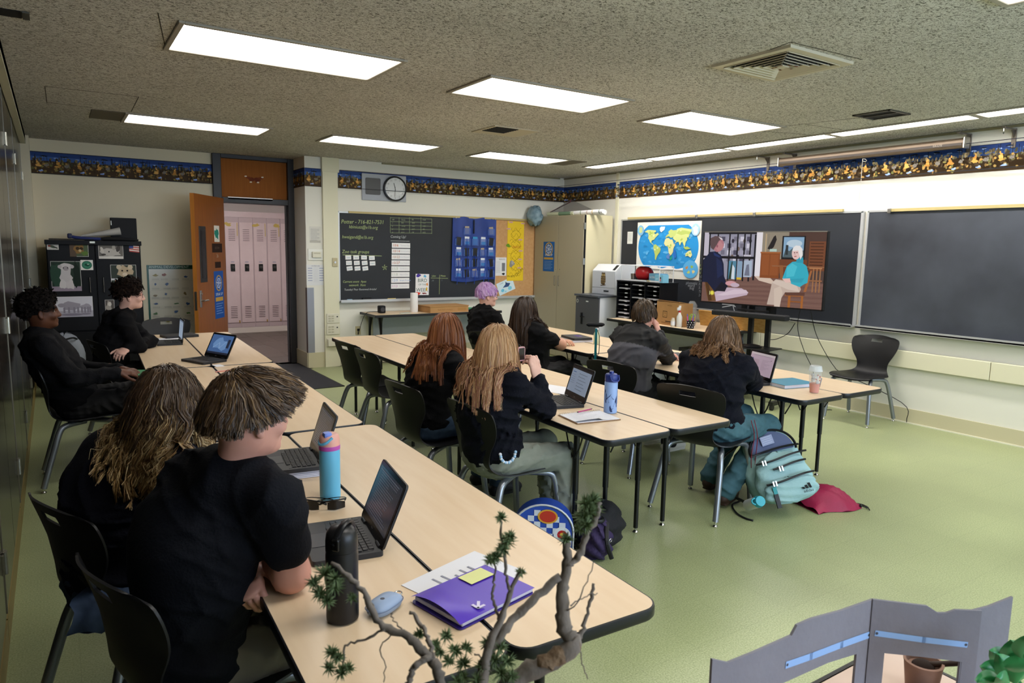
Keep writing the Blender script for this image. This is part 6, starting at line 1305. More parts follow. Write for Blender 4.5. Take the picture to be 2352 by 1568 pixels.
    if tip is not None:
        tc = np.array([lin(x) for x in tip]); tt = tc[g.integers(0, len(tc), N)]; w = np.clip((uu[None]-.35+.15*g.normal(size=(N, 1)))/.35, 0, 1)[..., None]; cc = cc*(1-w)+tt[:, None]*w
    col = np.repeat(cc.reshape(-1, 3), 2, 0)
    if shells:                                                         # scalp under the locks
        nu, nv2 = 26, 36; th = np.linspace(.001, PI*.78, nu); phh = np.arange(nv2)*2*PI/nv2; W3 = np.stack([np.sin(th)[:, None]*np.cos(phh)[None], np.sin(th)[:, None]*np.sin(phh)[None], np.repeat(np.cos(th)[:, None], nv2, 1)], -1)
        keep = (W3[..., 0] < a0+a1*W3[..., 2]-.03) & (W3[..., 2] > zmin-.25*np.minimum(W3[..., 0], 0)-.02); k0 = len(V); SV = (W3*rad*1.022).reshape(-1, 3)@M.T+ce; q = []
        for i in range(nu-1):
            for j in range(nv2):
                if keep[i, j] and keep[i+1, j] and keep[i, (j+1) % nv2] and keep[i+1, (j+1) % nv2]: q.append((k0+i*nv2+j, k0+(i+1)*nv2+j, k0+(i+1)*nv2+(j+1) % nv2, k0+i*nv2+(j+1) % nv2))
        V = np.vstack([V, SV]); Q = np.vstack([Q, np.array(q)]); col = np.vstack([col, np.repeat((C[0]*.7)[None], len(SV), 0)])
    o = link('hair', fast_mesh('hair', V, Q, [HAIRD if style == 'curly' else HAIRM], col), t); return o
def glasses(t, K, m, r=.024):
    c, (f, l, u), k = K['head'], K['ax'], K['hsc']; b = MB()
    for s in (-1, 1):
        q = c+f*.098*k+l*s*.033*k-u*.006*k; b.tube([q+l*r*1.1*math.cos(a)+u*r*.75*math.sin(a) for a in np.linspace(0, 2*PI, 17)], .0018, 6, closed=True)
        b.tube([q+l*s*r*1.1, c+f*.06*k+l*s*.075*k-u*.002*k, c-f*.02*k+l*s*.082*k-u*.004*k], .0018, 6)
    q = c+f*.100*k; b.tube([q+l*.010, q+u*.003+f*.002, q-l*.010], .0018, 6); b.build('glasses', m, t)
def eyes(t, K, iris='#2A1C12'):
    c, (f, l, u), k = K['head'], K['ax'], K['hsc']
    for s in (-1, 1):
        q = c+f*.068*k+l*s*.032*k-u*.006*k; e = MB(); e.ball(q, .0115*k, 10, 14); o = e.build('eye', mat('eye_white', '#8E8780', .25), t, 180); b = MB(); b.ball(q+f*.0072*k, .0058*k, 8, 12); b.build('iris', mat('iris', iris, .2), o, 180)
    b = MB()
    for s in (-1, 1): b.tube([c+f*.088*k+l*s*.012*k+u*.016*k, c+f*.090*k+l*s*.032*k+u*.022*k, c+f*.076*k+l*s*.052*k+u*.014*k], [.003, .004, .002], 6)
    b.build('eyebrows', mat('eyebrow', '#1A1210', .8), t, 180)
# ------------------------------------------------------------------ the ten students
navy_tee = mat('navy_black_tee', '#0B0D14', .85, spec=.2, bump=(140, .25)); blackh = mat('black_sweatshirt', '#0C0C0F', .9, spec=.2, bump=(120, .3)); navyh = mat('navy_sweatshirt', '#0C0E18', .9, spec=.2, bump=(120, .3)); attr_cloth = mat('two_tone_jacket', rough=.8, attr=True)
khaki = mat('khaki_trousers', '#6E675A', .85); dkjean = mat('dark_trousers', '#0C0C10', .85); jean = mat('blue_jeans', '#3C5068', .85, var=(40, '#2E4058', .3)); sage = mat('grey_green_trousers', '#8A8E82', .85, var=(30, '#7A7F74', .3)); teal_p = mat('teal_trousers', '#3E6470', .85, var=(40, '#34565F', .3))
blkshoe = mat('black_shoe', '#111113', .6); brnshoe = mat('brown_boot', '#2C1A14', .6, var=(20, '#3E2820', .3)); whtshoe = mat('white_shoe', '#C9C6C0', .6)
fair = skin('#D2A090', 'fair'); pale = skin('#E0B8A8', 'pale'); dark = skin('#5A3826', 'deep'); tanm = skin('#CDA088', 'light')
def legs2(kr, ar, kl, al, d=(1, 0, 0)): return ((kr, ar, d), (kl, al, d))
# nearest student
t, K = person('person', 'student in a navy short-sleeved shirt leaning on the nearest table, tousled brown hair', (.24, 1.98, .50), (.27, 1.94, .82), (.375, 1.885, 1.035), (.405, 1.865, 1.180), 14, -2,
    (((.475, 1.765, .765), (.47, 2.00, .752), (-.1, .98, 0), (0, 0, 1), .5), ((.56, 2.12, .76), (.405, 1.90, .745), (-.25, -.92, -.28), (-.5, .1, .85), .75)),
    legs2((.68, 1.88, .50), (.70, 1.86, .10), (.66, 2.14, .50), (.70, 2.16, .10)), fair, navy_tee, khaki, blkshoe, sleeve='short', hood=False, syaw=28, res=.008, bulk=1.0, wr=.0035, top_name='shirt', hroll=0)
hair(t, K, 'short', seed=11, guides=1600, per=10, length=.076, segs=9, width=.0011, clump=.005, wave=.003, lam=.06, cols=('#1E140C', '#35251A', '#54402C', '#86683F'), combs=(.75, -.10, -.16), lift=.20, sweep=True, jitter=.22, vol=1.10, hairline=(.42, .72, -.52), ear=.48, side=.75)
# girl with wavy blond hair
t, K = person('person', 'girl with long wavy dark-to-blond hair in a navy top beside the nearest student', (.11, 2.54, .50), (.13, 2.50, .80), (.225, 2.46, .985), (.285, 2.44, 1.105), 42, -8,
    (((.42, 2.32, .76), (.58, 2.50, .755), (.7, .7, 0), (0, 0, 1), .4), ((.46, 2.72, .76), (.60, 2.56, .755), (.6, -.7, 0), (0, 0, 1), .4)),
    legs2((.55, 2.44, .50), (.58, 2.44, .10), (.55, 2.68, .50), (.58, 2.70, .10)), fair, navyh, jean, brnshoe, hood=False, syaw=35, res=.009, bulk=1.02, wr=.008, top_name='shirt')
hair(t, K, 'long', seed=5, guides=620, per=22, length=.29, segs=15, width=.0012, clump=.009, wave=.015, lam=.095, cols=('#2C1E15', '#423022', '#5E4630'), tip=('#957548', '#B89868', '#D2B888', '#7E5E3C'), lift=.5, jitter=.22, vol=1.12, grav=1.0, hairline=(.45, .85, -.5))
# reclining student
t, K = person('person', 'student in a black hooded sweatshirt reclining by the bronze cabinets, short black curls', (.09, 5.50, .52), (-.03, 5.48, .80), (-.105, 5.45, 1.01), (-.085, 5.43, 1.165), 4, 2,
    (((.07, 5.235, .74), (.315, 5.27, .755), (.95, .3, -.15), (.1, -.4, .9), .45), ((.12, 5.72, .72), (.34, 5.44, .75), (.8, -.5, -.1), (0, .2, .95), .45)),
    legs2((.52, 5.36, .56), (.80, 5.36, .12), (.52, 5.62, .56), (.80, 5.62, .12)), dark, blackh, dkjean, blkshoe, res=.011, bulk=1.08, syaw=2)
hair(t, K, 'curly', seed=3, guides=520, per=14, length=.060, segs=8, width=.0026, clump=.008, cols=('#0A0807', '#14100E', '#1E1814'), jitter=1.0, vol=1.15, hairline=(.38, .75, -.5))
eyes(t, K)
# student with glasses
t, K = person('person', 'student with glasses and short dark curls in a black hooded sweatshirt at the far table', (.33, 6.62, .53), (.38, 6.60, .82), (.465, 6.57, 1.03), (.515, 6.55, 1.185), -6, -2,
    (((.55, 6.44, .765), (.455, 6.40, .755), (-.5, -.8, -.2), (-.1, -.7, .7), .7), ((.66, 6.74, .765), (.52, 6.52, .77), (-.6, -.75, 0), (0, 0, 1), .6)),
    legs2((.78, 6.52, .52), (.80, 6.52, .10), (.78, 6.76, .52), (.80, 6.76, .10)), pale, blackh, dkjean, blkshoe, res=.011, syaw=-2)
hair(t, K, 'curly', seed=8, guides=460, per=14, length=.066, segs=8, width=.0026, clump=.008, cols=('#120C0A', '#221814', '#33261E'), jitter=.9, vol=1.12, hairline=(.40, .85, -.45))
glasses(t, K, mat('glasses_black', '#0C0C0E', .3)); eyes(t, K)
# girl with red hair
t, K = person('person', 'girl with long straight red-brown hair and glasses in a black hooded sweatshirt', (1.90, 3.88, .51), (1.92, 3.87, .80), (1.985, 3.86, .975), (2.035, 3.855, 1.095), 12, -6,
    (((2.10, 3.66, .74), (2.34, 3.74, .757), (.9, .4, 0), (0, 0, 1), .4), ((2.12, 4.10, .75), (2.34, 4.02, .757), (.9, -.3, 0), (0, 0, 1), .4)),
    legs2((2.34, 3.74, .53), (2.36, 3.74, .10), (2.34, 3.98, .53), (2.36, 3.98, .10)), pale, blackh, jean, blkshoe, res=.011, syaw=8, bulk=.98)
hair(t, K, 'long', seed=21, guides=420, per=20, length=.36, segs=12, width=.0017, clump=.009, wave=.0015, lam=.15, cols=('#5E3420', '#8A5232', '#AE7448'), lift=.25, jitter=.08, vol=1.06, hairline=(.40, .85, -.5))
glasses(t, K, mat('glasses_wire', '#3A3230', .3, metal=.6))
# blond girl holding a small mirror
t, K = person('person', 'girl with long blond hair in a navy hooded sweatshirt raising a compact', (1.92, 3.11, .51), (1.87, 3.10, .80), (1.895, 3.09, .985), (1.928, 3.08, 1.105), 20, -6,
    (((2.17, 2.98, .765), (2.10, 2.965, .945), (-.14, .25, .95), (.3, -.95, .1), .75), ((2.14, 3.34, .77), (2.25, 3.30, .757), (.9, .3, 0), (0, 0, 1), .4)),
    legs2((2.29, 2.95, .50), (2.27, 2.95, .10), (2.34, 3.22, .50), (2.40, 3.22, .10)), pale, navyh, sage, whtshoe, res=.009, syaw=14, bulk=1.03)
PK10 = K
hair(t, K, 'long', seed=31, guides=520, per=22, length=.34, segs=13, width=.0014, clump=.010, wave=.003, lam=.13, cols=('#8E6644', '#BC9268', '#D9B68A'), tip=('#B98A66', '#8E5A50', '#D6B48A', '#A87A58'), lift=.35, jitter=.12, vol=1.08, hairline=(.42, .85, -.5))
# purple hair
t, K = person('person', 'student with short purple hair in a black hooded sweatshirt', (3.62, 5.88, .51), (3.52, 5.89, .80), (3.50, 5.88, 1.01), (3.535, 5.87, 1.165), -16, -2,
    (((3.64, 5.68, .72), (3.86, 5.74, .735), (.9, .3, 0), (0, 0, 1), .5), ((3.66, 6.14, .74), (3.90, 6.04, .757), (.9, -.2, 0), (0, 0, 1), .5)),
    legs2((4.06, 5.80, .53), (4.06, 5.80, .10), (4.06, 6.04, .53), (4.06, 6.04, .10)), pale, blackh, jean, blkshoe, res=.012, bulk=1.12, syaw=0)
hair(t, K, 'short', seed=41, guides=420, per=14, length=.062, segs=8, width=.0028, clump=.008, cols=('#8E5AA0', '#B488C4', '#C9B0CC', '#A04FB0'), combs=(.35, .1, -.65), lift=.35, jitter=.2, vol=1.07, hairline=(.55, .6, -.42))
glasses(t, K, _mats['glasses_wire'])
# long dark hair
t, K = person('person', 'student with long dark brown hair in a black short-sleeved shirt next to the purple-haired one', (3.60, 5.16, .51), (3.56, 5.16, .78), (3.515, 5.16, .955), (3.505, 5.155, 1.075), -4, -4,
    (((3.83, 5.05, .755), (3.98, 5.26, .757), (.3, .95, 0), (0, 0, 1), .4), ((3.84, 5.40, .76), (4.0, 5.30, .757), (.5, -.8, 0), (0, 0, 1), .4)),
    legs2((4.00, 5.06, .53), (4.02, 5.06, .10), (4.00, 5.28, .53), (4.02, 5.28, .10)), tanm, mat('black_tee', '#0E0E10', .9, spec=.2, bump=(140, .25)), dkjean, blkshoe, sleeve='short', hood=False, res=.011, syaw=0, top_name='shirt', bulk=1.08)
hair(t, K, 'long', seed=51, guides=340, per=18, length=.36, segs=12, width=.002, clump=.010, wave=.002, lam=.15, cols=('#1E140E', '#33241A', '#4A3626'), lift=.3, jitter=.12, vol=1.07, hairline=(.38, .85, -.5))
# grey and black jacket
def jk(V, hip, neck, spn, fw, lf, shR, shL):
    h = (V-neck)@spn; side = np.abs((V-neck)@lf); front = (V-neck)@fw
    blackm = (h > -.13-.10*np.clip(side-.08, 0, 1)) | (((V-shR)@fw) > .13) | (side > .235); c = np.where(blackm[:, None], np.array(lin('#0D0D10')), np.array(lin('#4A4A52'))); return c
t, K = person('person', 'student with short brown hair in a grey and black hooded jacket, chin in hand', (3.69, 4.00, .51), (3.74, 4.01, .80), (3.845, 4.05, .985), (3.925, 4.085, 1.115), 16, -4,
    (((4.10, 3.985, .765), (4.03, 4.02, .965), (-.15, .35, .9), (.35, -.9, .2), .6), ((4.08, 4.32, .765), (4.24, 4.18, .757), (.7, -.6, 0), (0, 0, 1), .5)),
    legs2((4.08, 3.90, .53), (4.08, 3.90, .10), (4.08, 4.14, .53), (4.08, 4.14, .10)), fair, attr_cloth, dkjean, whtshoe, res=.011, syaw=12, bulk=1.08, topcol=jk, top_name='jacket')
hair(t, K, 'short', seed=61, guides=440, per=14, length=.085, segs=9, width=.0026, clump=.008, cols=('#2A2018', '#40301F', '#5E4832'), combs=(.30, -.05, -.85), lift=.25, jitter=.12, vol=1.10, hairline=(.50, .70, -.55))
glasses(t, K, _mats['glasses_black'])
# wavy brown hair, teal trousers
t, K = person('person', 'girl with wavy shoulder-length brown hair in a navy jumper and teal trousers', (3.47, 2.97, .51), (3.47, 2.98, .79), (3.545, 3.01, .965), (3.62, 3.035, 1.085), 22, -6,
    (((3.86, 2.965, .765), (4.06, 3.14, .757), (.75, .6, 0), (0, 0, 1), .4), ((3.84, 3.36, .77), (4.08, 3.34, .757), (.9, -.2, 0), (0, 0, 1), .4)),
    legs2((3.87, 2.84, .49), (3.53, 2.87, .10), (3.93, 3.10, .51), (3.68, 3.12, .10), (.95, .3, 0)), fair, navyh, teal_p, brnshoe, res=.009, syaw=16, bulk=1.16, hood=False, top_name='jumper')
PK8 = K
hair(t, K, 'long', seed=71, guides=460, per=20, length=.27, segs=13, width=.0015, clump=.010, wave=.009, lam=.10, cols=('#402E20', '#6A503A', '#927054'), tip=('#6A4A34', '#8E6A48', '#A07A52'), lift=.5, jitter=.2, vol=1.12, hairline=(.42, .85, -.5))
b = MB()
for dx in (0, .03):
    b.tube(spline([(3.60+dx, 2.76, .58), (3.62+dx, 2.745, .48), (3.61+dx*1.5, 2.75, .36), (3.63+dx, 2.76, .27)], 12), .007, 5, flat=.3)
b.build('lanyard', mat('red_lanyard', '#8E2230', .6), t)
# ------------------------------------------------------------------ laptops
lap_m = mat('laptop_charcoal', '#232428', .5); lap_k = mat('laptop_keys', '#131316', .45); lap_b = mat('laptop_bezel', '#0B0B0D', .25); pad_m = mat('touchpad', '#2E2E33', .35)
SCR = {k: mat('laptop_screen_%s' % k, rough=.2, attr=v) for k, v in (('dim', .35), ('mid', .8), ('lit', 1.0))}
key_mesh = MB().box((0, 0, 0), (.0155, .0148, .003), bevel=.0012, seg=1).mesh('key'); key_mesh.materials.append(lap_k)
def laptop(label, x, y, yaw, opened, draw, glow='mid', z=TH, keys=False, w=.292, d=.205, lid_lit=True, logo='acer'):
    """local +x points at the hinge, y along the width"""
    t = thing('laptop', label, 'laptop', (x, y, z+.001), R(yaw), group='open laptops on the tables')
    bs = MB().prism(rrect(d, w, .012), 0, .016).build('base', lap_m, t, 40)
    MB().box((d*.12, 0, .0162), (d*.48, w*.90, .0012)).build('keyboard_deck', lap_k, t)
    MB().box((-d*.30, 0, .0166), (d*.27, w*.34, .0012)).build('touchpad', pad_m, t)
    if keys:
        for r_ in range(6):
            n = 13 if r_ else 8
            if r_ == 0:
                for k in range(9): link('key', key_mesh, bs, (d*.12-.046+r_*.0185, (k-4)*.0195, .0185))
            else:
                for k in range(13): link('key', key_mesh, bs, (d*.12-.046+r_*.0185, (k-6)*.0195+.003*(r_ % 3-1), .0185))
    else:
        b = MB()
        for r_ in range(6):
            for k in range(13): b.box((d*.12-.046+r_*.0185, (k-6)*.0195, .0178), (.0148, .0148, .002))
        o = b.build('keys', lap_k, t); o['kind'] = 'stuff'
    a = R(opened); c_, s_ = math.cos(PI-a), math.sin(PI-a); hx_ = d/2-.006; ld = d-.002             # lid direction from the hinge
    ux = np.array([0, -1.0, 0]); uz = np.array([c_, 0, s_]); nn = np.array([-s_, 0, c_])
    ld_rot = np.stack([ux, uz, nn], 1)
    lid = MB().prism(rrect(w, ld, .012), -.007, 0, M=((hx_+uz[0]*ld/2, 0, .018+uz[2]*ld/2), ux, uz, nn)).build('lid', lap_m, t, 40)
    MB().prism(rrect(w-.006, ld-.006, .010), 0.0002, .0012, M=((hx_+uz[0]*ld/2, 0, .018+uz[2]*ld/2), ux, uz, nn)).build('bezel', lap_b, lid, 40)
    for s in (-1, 1): MB().cyl((hx_, s*w*.34-.02, .018), (hx_, s*w*.34+.02, .018), .006, n=10).build('hinge', lap_m, t)
    sw, sh = w-.030, ld-.046; o = np.array([hx_, 0, .018])+uz*.030+ux*(-sw/2)+nn*.0013
    p = Print(o, ux*sw, uz*sh, step=.00008, base=.0003); draw(p); p.build('screen', SCR[glow], lid)
    p = Print(np.array([hx_, 0, .018])+uz*.012+nn*.0013, ux, uz); p.text(logo, 0, 0, .011, '#8A8C90', 'c'); p.build('logo', PRINT, lid)
    return t
def ui_doc(bg, ink, n=14, side=None):
    def f(p):
        p.rect(0, 0, 1, 1, bg)
        if side: p.rect(0, 0, .22, .92, side)
        p.rect(0, .92, 1, 1, side or ink)
        g = random.Random(n)
        for k in range(n): p.rect(.30, .84-.82*k/n, .30+g.uniform(.25, .6), .852-.82*k/n, ink)
    return f
def ui_dark(p):
    p.rect(0, 0, 1, 1, '#3A3C46'); g = random.Random(2)
    for k in range(17): p.rect(.12, .88-.05*k, .12+g.uniform(.4, .76), .893-.05*k, '#6E707C')
    p.rect(.06, .93, .9, .945, '#7A7C88')
def ui_blue(p):
    p.rect(0, 0, 1, 1, '#3E5A86'); p.rect(0, 0, 1, .1, '#1E2230'); p.blob(.5, .5, .25, .3, '#5E7EA8', 12, .4); p.line([(.2, .3), (.45, .6), (.5, .3), (.75, .7)], .012, '#8FA8C8'); p.rect(.8, .35, .92, .8, '#22283A')
def ui_list(p):
    p.rect(0, 0, 1, 1, '#A9C0E4'); p.rect(0, .93, 1, 1, '#24262E'); p.rect(0, 0, 1, .05, '#24262E'); p.rect(.06, .80, .22, .83, '#5A80C0')
    for k in range(6): p.ell(.42, .80-.12*k, .014, .02, '#5A6478', 8); p.rect(.46, .79-.12*k, .82-.08*(k % 2), .805-.12*k, '#6E7E9C')
    for k in range(5): p.rect(.05, .70-.08*k, .25, .712-.08*k, '#7F94BC')
def ui_pink(p):
    p.rect(0, 0, 1, 1, '#D6C2DC'); p.rect(0, .90, 1, 1, '#E6DCEA'); p.ell(.12, .72, .018, .03, '#4A5AB8', 8); p.ell(.88, .74, .012, .02, '#2A2A4A', 8)
    for k in range(4): p.rect(.14, .66-.06*k, .4, .675-.06*k, '#B49A9E')
    for k in range(9): p.rect(.52, .70-.055*k, .86-.1*(k % 3), .71-.055*k, '#A898B4')
    p.rect(.12, .88, .9, .89, '#A898B4')
laptop('open laptop with a grey text page, behind the black bottle', .690, 2.005, -9, 112, ui_dark, 'dim', keys=True)
t = thing('notebook_stack', 'stack of white paper under the laptop beside the pale blue bottle', 'notebook', (.765, 2.80, TH), R(-8))
for k in range(4): MB().box((.003*(k % 2), .002*k, .004+.006*k), (.22, .285, .005)).build('pad', mat('paper_edge', '#C6C8D6', .7), t)
laptop('open laptop on a stack of paper beside the pale blue bottle', .765, 2.80, -8, 108, ui_dark, 'dim', z=TH+.026, keys=True)
laptop('open laptop with a blue screen on the table behind the wavy-haired girl', .93, 5.76, 24, 118, ui_blue, 'mid')
laptop('open laptop seen edge-on in front of the student with glasses', .83, 6.93, -2, 96, ui_doc('#8A98AA', '#5A6478'), 'mid')
laptop('open laptop with a list on its bright screen, beside the whale bottle', 2.47, 3.26, -14, 108, ui_list, 'lit')
laptop('open laptop with a pinkish page in front of the girl in teal trousers', 4.04, 3.17, -16, 104, ui_pink, 'lit')
def closed(label, x, y, yaw, z, sticker=None):
    t = thing('closed_laptop', label, 'laptop', (x, y, z), R(yaw)); MB().prism(rrect(.21, .30, .012), 0, .011).build('base', lap_m, t, 40); MB().prism(rrect(.208, .298, .012), .0125, .022).build('lid', lap_m, t, 40); b = MB(); b.cyl((.098, -.1, .012), (.098, .1, .012), .005, n=8); b.build('hinge', lap_b, t)
    if sticker: p = Print((0, 0, .0225), (0, -1, 0), (1, 0, 0)); p.blob(-.02, .02, .05, .03, sticker, 14, .3); p.blob(.02, .035, .02, .014, '#8A6AC0', 8, .3); p.text('acer', -.04, -.06, .016, '#6E7078'); p.build('sticker', PRINT, t)
t = thing('white_notebook', 'white notebook lying under the closed laptop', 'notebook', (4.36, 5.49, TH), R(-12)); MB().box((0, 0, .010), (.22, .29, .016)).build('pages', mat('paper_edge', '#C6C8D6', .7), t); MB().box((0, 0, .0195), (.225, .295, .002)).build('cover', wht, t)
closed('closed black laptop with a purple sticker on a white notebook', 4.36, 5.49, -12, TH+.0215, '#5A3A9A')
closed('closed black laptop beside the student in the two-tone jacket', 4.43, 4.22, -20, TH+.001)
closed('flat black laptop lying behind the paper by the student with glasses', .98, 7.38, -80, TH+.001)
# ------------------------------------------------------------------ bottles and cups
t = thing('water_bottle', 'pale blue water bottle with a pink ring and a salmon lid', 'bottle', (.79, 2.39, TH+.001)); skyb = mat('sky_blue_coating', '#62B4DA', .4)
MB().lathe([(.032, 0), (.036, .004), (.0365, .02), (.0365, .178), (.035, .186)], (0, 0, 0), 32).build('body', skyb, t, 40); MB().lathe([(.0372, .184), (.0376, .188), (.0376, .196), (.0372, .199)], (0, 0, 0), 32).build('ring', mat('magenta_ring', '#B04FA8', .4), t, 40)
MB().lathe([(.0365, .199), (.036, .222), (.033, .234), (.026, .241), (.001, .243)], (0, 0, 0), 32).build('lid', mat('salmon_lid', '#D9A294', .4), t, 40)
b = MB(); b.box((-.012, -.012, .240), (.03, .034, .020), bevel=.008); b.build('spout_cover', mat('periwinkle', '#6E86D6', .4), t, 40); b = MB(); b.tube(spline([(-.02, .024, .232), (-.033, .010, .212), (-.036, -.010, .206), (-.022, -.030, .214), (0, -.034, .232)], 14), .005, 8); b.build('carry_loop', skyb, t, 60)
t = thing('water_bottle', 'tall matt black water bottle standing nearest the camera', 'bottle', (.545, 1.57, TH+.001)); bb = mat('matt_black_coating', '#101114', .38)
MB().lathe([(.034, 0), (.0385, .004), (.039, .012), (.039, .168), (.0375, .176), (.0375, .179)], (0, 0, 0), 36).build('body', bb, t, 40); MB().lathe([(.0388, .180), (.0385, .205), (.036, .222), (.026, .236), (.001, .241)], (0, 0, 0), 36).build('lid', bb, t, 50)
b = MB(); b.tube(spline([(-.03, -.022, .205), (-.01, -.02, .238), (.015, .0, .247), (.03, .02, .226), (.032, .026, .205)], 14), [.012]*14, 10, flat=.55); b.build('carry_handle', bb, t, 60); b = MB(); b.box((-.018, -.024, .205), (.03, .02, .03), rot=rotz(.7), bevel=.004); b.build('spout_recess', mat('deep_black', '#050506', .3), t)
p = Print((.0, -.0394, .02), (0, 0, 1), (1, 0, 0)); 
p = Print((.0302, -.0252, .022), (0, 0, 1), (-.64, -.77, 0)); p.text('owala', 0, 0, .014, '#3A3C42'); p.build('lettering', PRINT, t)
t = thing('water_bottle', 'light blue bottle printed with dark whales and a navy lid', 'bottle', (2.58, 2.925, TH+.001)); whale = mat('whale_blue', '#8CAADC', .45)
MB().lathe([(.033, 0), (.037, .004), (.037, .172), (.035, .178)], (0, 0, 0), 32).build('body', whale, t, 40); MB().lathe([(.034, .178), (.036, .182), (.036, .214), (.030, .222), (.014, .224), (.012, .236), (.001, .237)], (0, 0, 0), 32).build('lid', mat('navy_lid', '#22357E', .35), t, 40)
b = MB(); b.tube(spline([(-.030, -.024, .215), (-.026, -.034, .19), (.0, -.0395, .183), (.026, -.034, .19), (.030, -.024, .215)], 14), .005, 8); b.build('carry_loop', _mats['navy_lid'], t, 60)
def wrap(p3, r_, pts, c):                                                     # a print wrapped on a cylinder, angle from the -y side
    V = [(r_*math.sin(a), -r_*math.cos(a), z) for a, z in pts]; p3.add(V, [list(range(len(V)))], 0, c)
b = MB()
for a0, z0, s, fl in ((-1.15, .10, 1.25, -1), (-.05, .085, 1.5, 1), (-.5, .03, .6, -1)):
    wrap(b, .0376, [(a0+2.7*s*x*fl, z0+.6*s*y) for x, y in ((-.06, -.05), (.10, -.055), (.20, -.03), (.24, .02), (.16, .055), (.10, .02), (.02, -.005))][::fl], '#2E3E66'); wrap(b, .0378, [(a0+2.7*s*x*fl, z0+.6*s*y) for x, y in ((.06, -.03), (-.10, .0), (-.16, .02), (-.02, -.005), (.1, -.02))][::fl], '#44557E')
b.build('whale_print', PRINT, t)
t = thing('juice_bottle', 'small pale green bottle standing by the teal cane', 'bottle', (4.37, 5.19, TH+.001)); MB().lathe([(.028, 0), (.03, .004), (.03, .10), (.016, .125), (.014, .14)], (0, 0, 0), 22).build('bottle', mat('pale_green_plastic', '#B9C2A0', .25), t, 40); MB().lathe([(.0155, .138), (.0155, .155)], (0, 0, 0), 18).build('cap', wht, t)
t = thing('iced_drink', 'clear plastic cup of iced red drink with a straw lid', 'cup', (4.15, 2.705, TH+.001)); clearp = mat('clear_plastic_cup', '#E6ECEE', .06, alpha=.28)
MB().lathe([(.026, 0), (.029, .004), (.040, .145), (.0425, .147)], (0, 0, 0), 28, caps=False).build('cup', clearp, t, 50); MB().lathe([(.001, .003), (.0275, .003), (.0325, .062), (.001, .062)], (0, 0, 0), 26).build('drink', mat('strawberry_drink', '#D66A52', .2, alpha=.92), t, 40)
MB().lathe([(.0435, .145), (.0440, .150), (.040, .158), (.038, .175), (.034, .18), (.001, .18)], (0, 0, 0), 28).build('lid', mat('clear_lid', '#E2E8EC', .1, alpha=.5), t, 50); g = random.Random(6); icem = mat('ice', '#D9DEE2', .15, alpha=.75)
for k in range(9): a = g.uniform(0, 6.28); b = MB(); b.box((.016*math.cos(a), .016*math.sin(a), .070+.006*k), (.018, .018, .018), rot=rot((a, a*2, a*3)), bevel=.004); b.build('ice_cube', icem, t)
for k in range(5): a = g.uniform(3.4, 5.6); b = MB(); b.box((.030*math.cos(a), .030*math.sin(a), .085+.009*k), (.007, .004, .009), rot=rotz(a)); b.build('strawberry_piece', mat('strawberry', '#B5322A', .4), t)
p = Print((.030, -.0215, .07), norm((.65, .75, 0)), (.12, -.12, 1)); p.rect(-.014, -.03, .014, .03, '#DDE2EA'); p.build('order_label', PRINT, t)
# ------------------------------------------------------------------ paper things
pap_w = mat('white_paper', '#DFE0E6', .7)
t = thing('printed_sheet', 'white printed sheet sticking out under the purple folder', 'paper', (.905, 1.60, TH+.0006), R(17)); MB().box((0, 0, .0006), (.29, .20, .0012)).build('sheet', pap_w, t); p = Print((-.145, -.10, .0013), (1, 0, 0), (0, 1, 0)); g = random.Random(1)
for k in range(6): p.rect(.045+.03*k, .07, .0465+.03*k+.006, .07+g.uniform(.05, .10), '#8E90A0')
p.build('print', PRINT, t)
t = thing('purple_folder', 'purple composition folder with a yellow note and a white arrow mark', 'folder', (.87, 1.492, TH+.002), R(13)); pur = mat('purple_cover', '#4E2FB0', .35); W2, D2 = .265, .19
MB().prism(rrect(W2, D2, .012), 0, .003).build('back_cover', mat('purple_dark', '#33208A', .4), t, 40); MB().box((.004, .0, .009), (W2-.012, D2-.008, .011), bevel=.002, seg=1).build('pages', mat('page_edge', '#C9CCE0', .7), t)
P = [[(-W2/2+W2*i/12, -D2/2+D2*j/10, .0155+.020*math.exp(-((i/12)/.25)**2)*math.sin(PI*j/10)**.7) for j in range(11)] for i in range(13)]; b = MB(); b.grid(P); b.build('front_cover', pur, t, 180)
p = Print((0, 0, .0185), (1, 0, 0), (0, 1, 0)); p.poly([(.02, .085), (.105, .085), (.105, .03), (.02, .03)], '#D9DC9A'); p.build('sticky_note', PRINT, t)
p = Print((-.055, -.075, .0215), (1, 0, 0), (0, 1, 0)); p.line([(.0, .0), (.022, .022)], .008, '#D6D0E8'); p.line([(.0, .02), (.0, .0), (.02, .0)], .008, '#D6D0E8'); p.build('arrow_mark', PRINT, t)
t = thing('spiral_notebook', 'open spiral notebook with lined white pages by the whale bottle', 'notebook', (2.395, 2.885, TH+.001), R(-8)); MB().box((0, 0, .0025), (.27, .21, .004)).build('cover', mat('kraft_cover', '#8A6A4A', .6), t); P = [[(-.13+.26*i/10, -.10+.20*j/6, .006+.008*math.sin(PI*i/10)*.5+(.010 if j == 0 and i < 6 else 0)) for j in range(7)] for i in range(11)]; b = MB(); b.grid(P); b.box((0, 0, .0055), (.262, .2, .004)); b.build('pages', pap_w, t, 30)
p = Print((-.13, -.10, .0118), (1, 0, 0), (0, 1, 0))
for k in range(9): p.rect(.012, .02+.018*k, .245, .021+.018*k, '#B4B9CC')
g = random.Random(3)
for k in range(8): p.line([(.02+.012*i, .026+.018*k+.003*math.sin(i*2+k)) for i in range(int(g.uniform(8, 18)))], .0012, '#6E7080')
o = p.build('ruled_writing', PRINT, t); o.location.z = .002
b = MB()
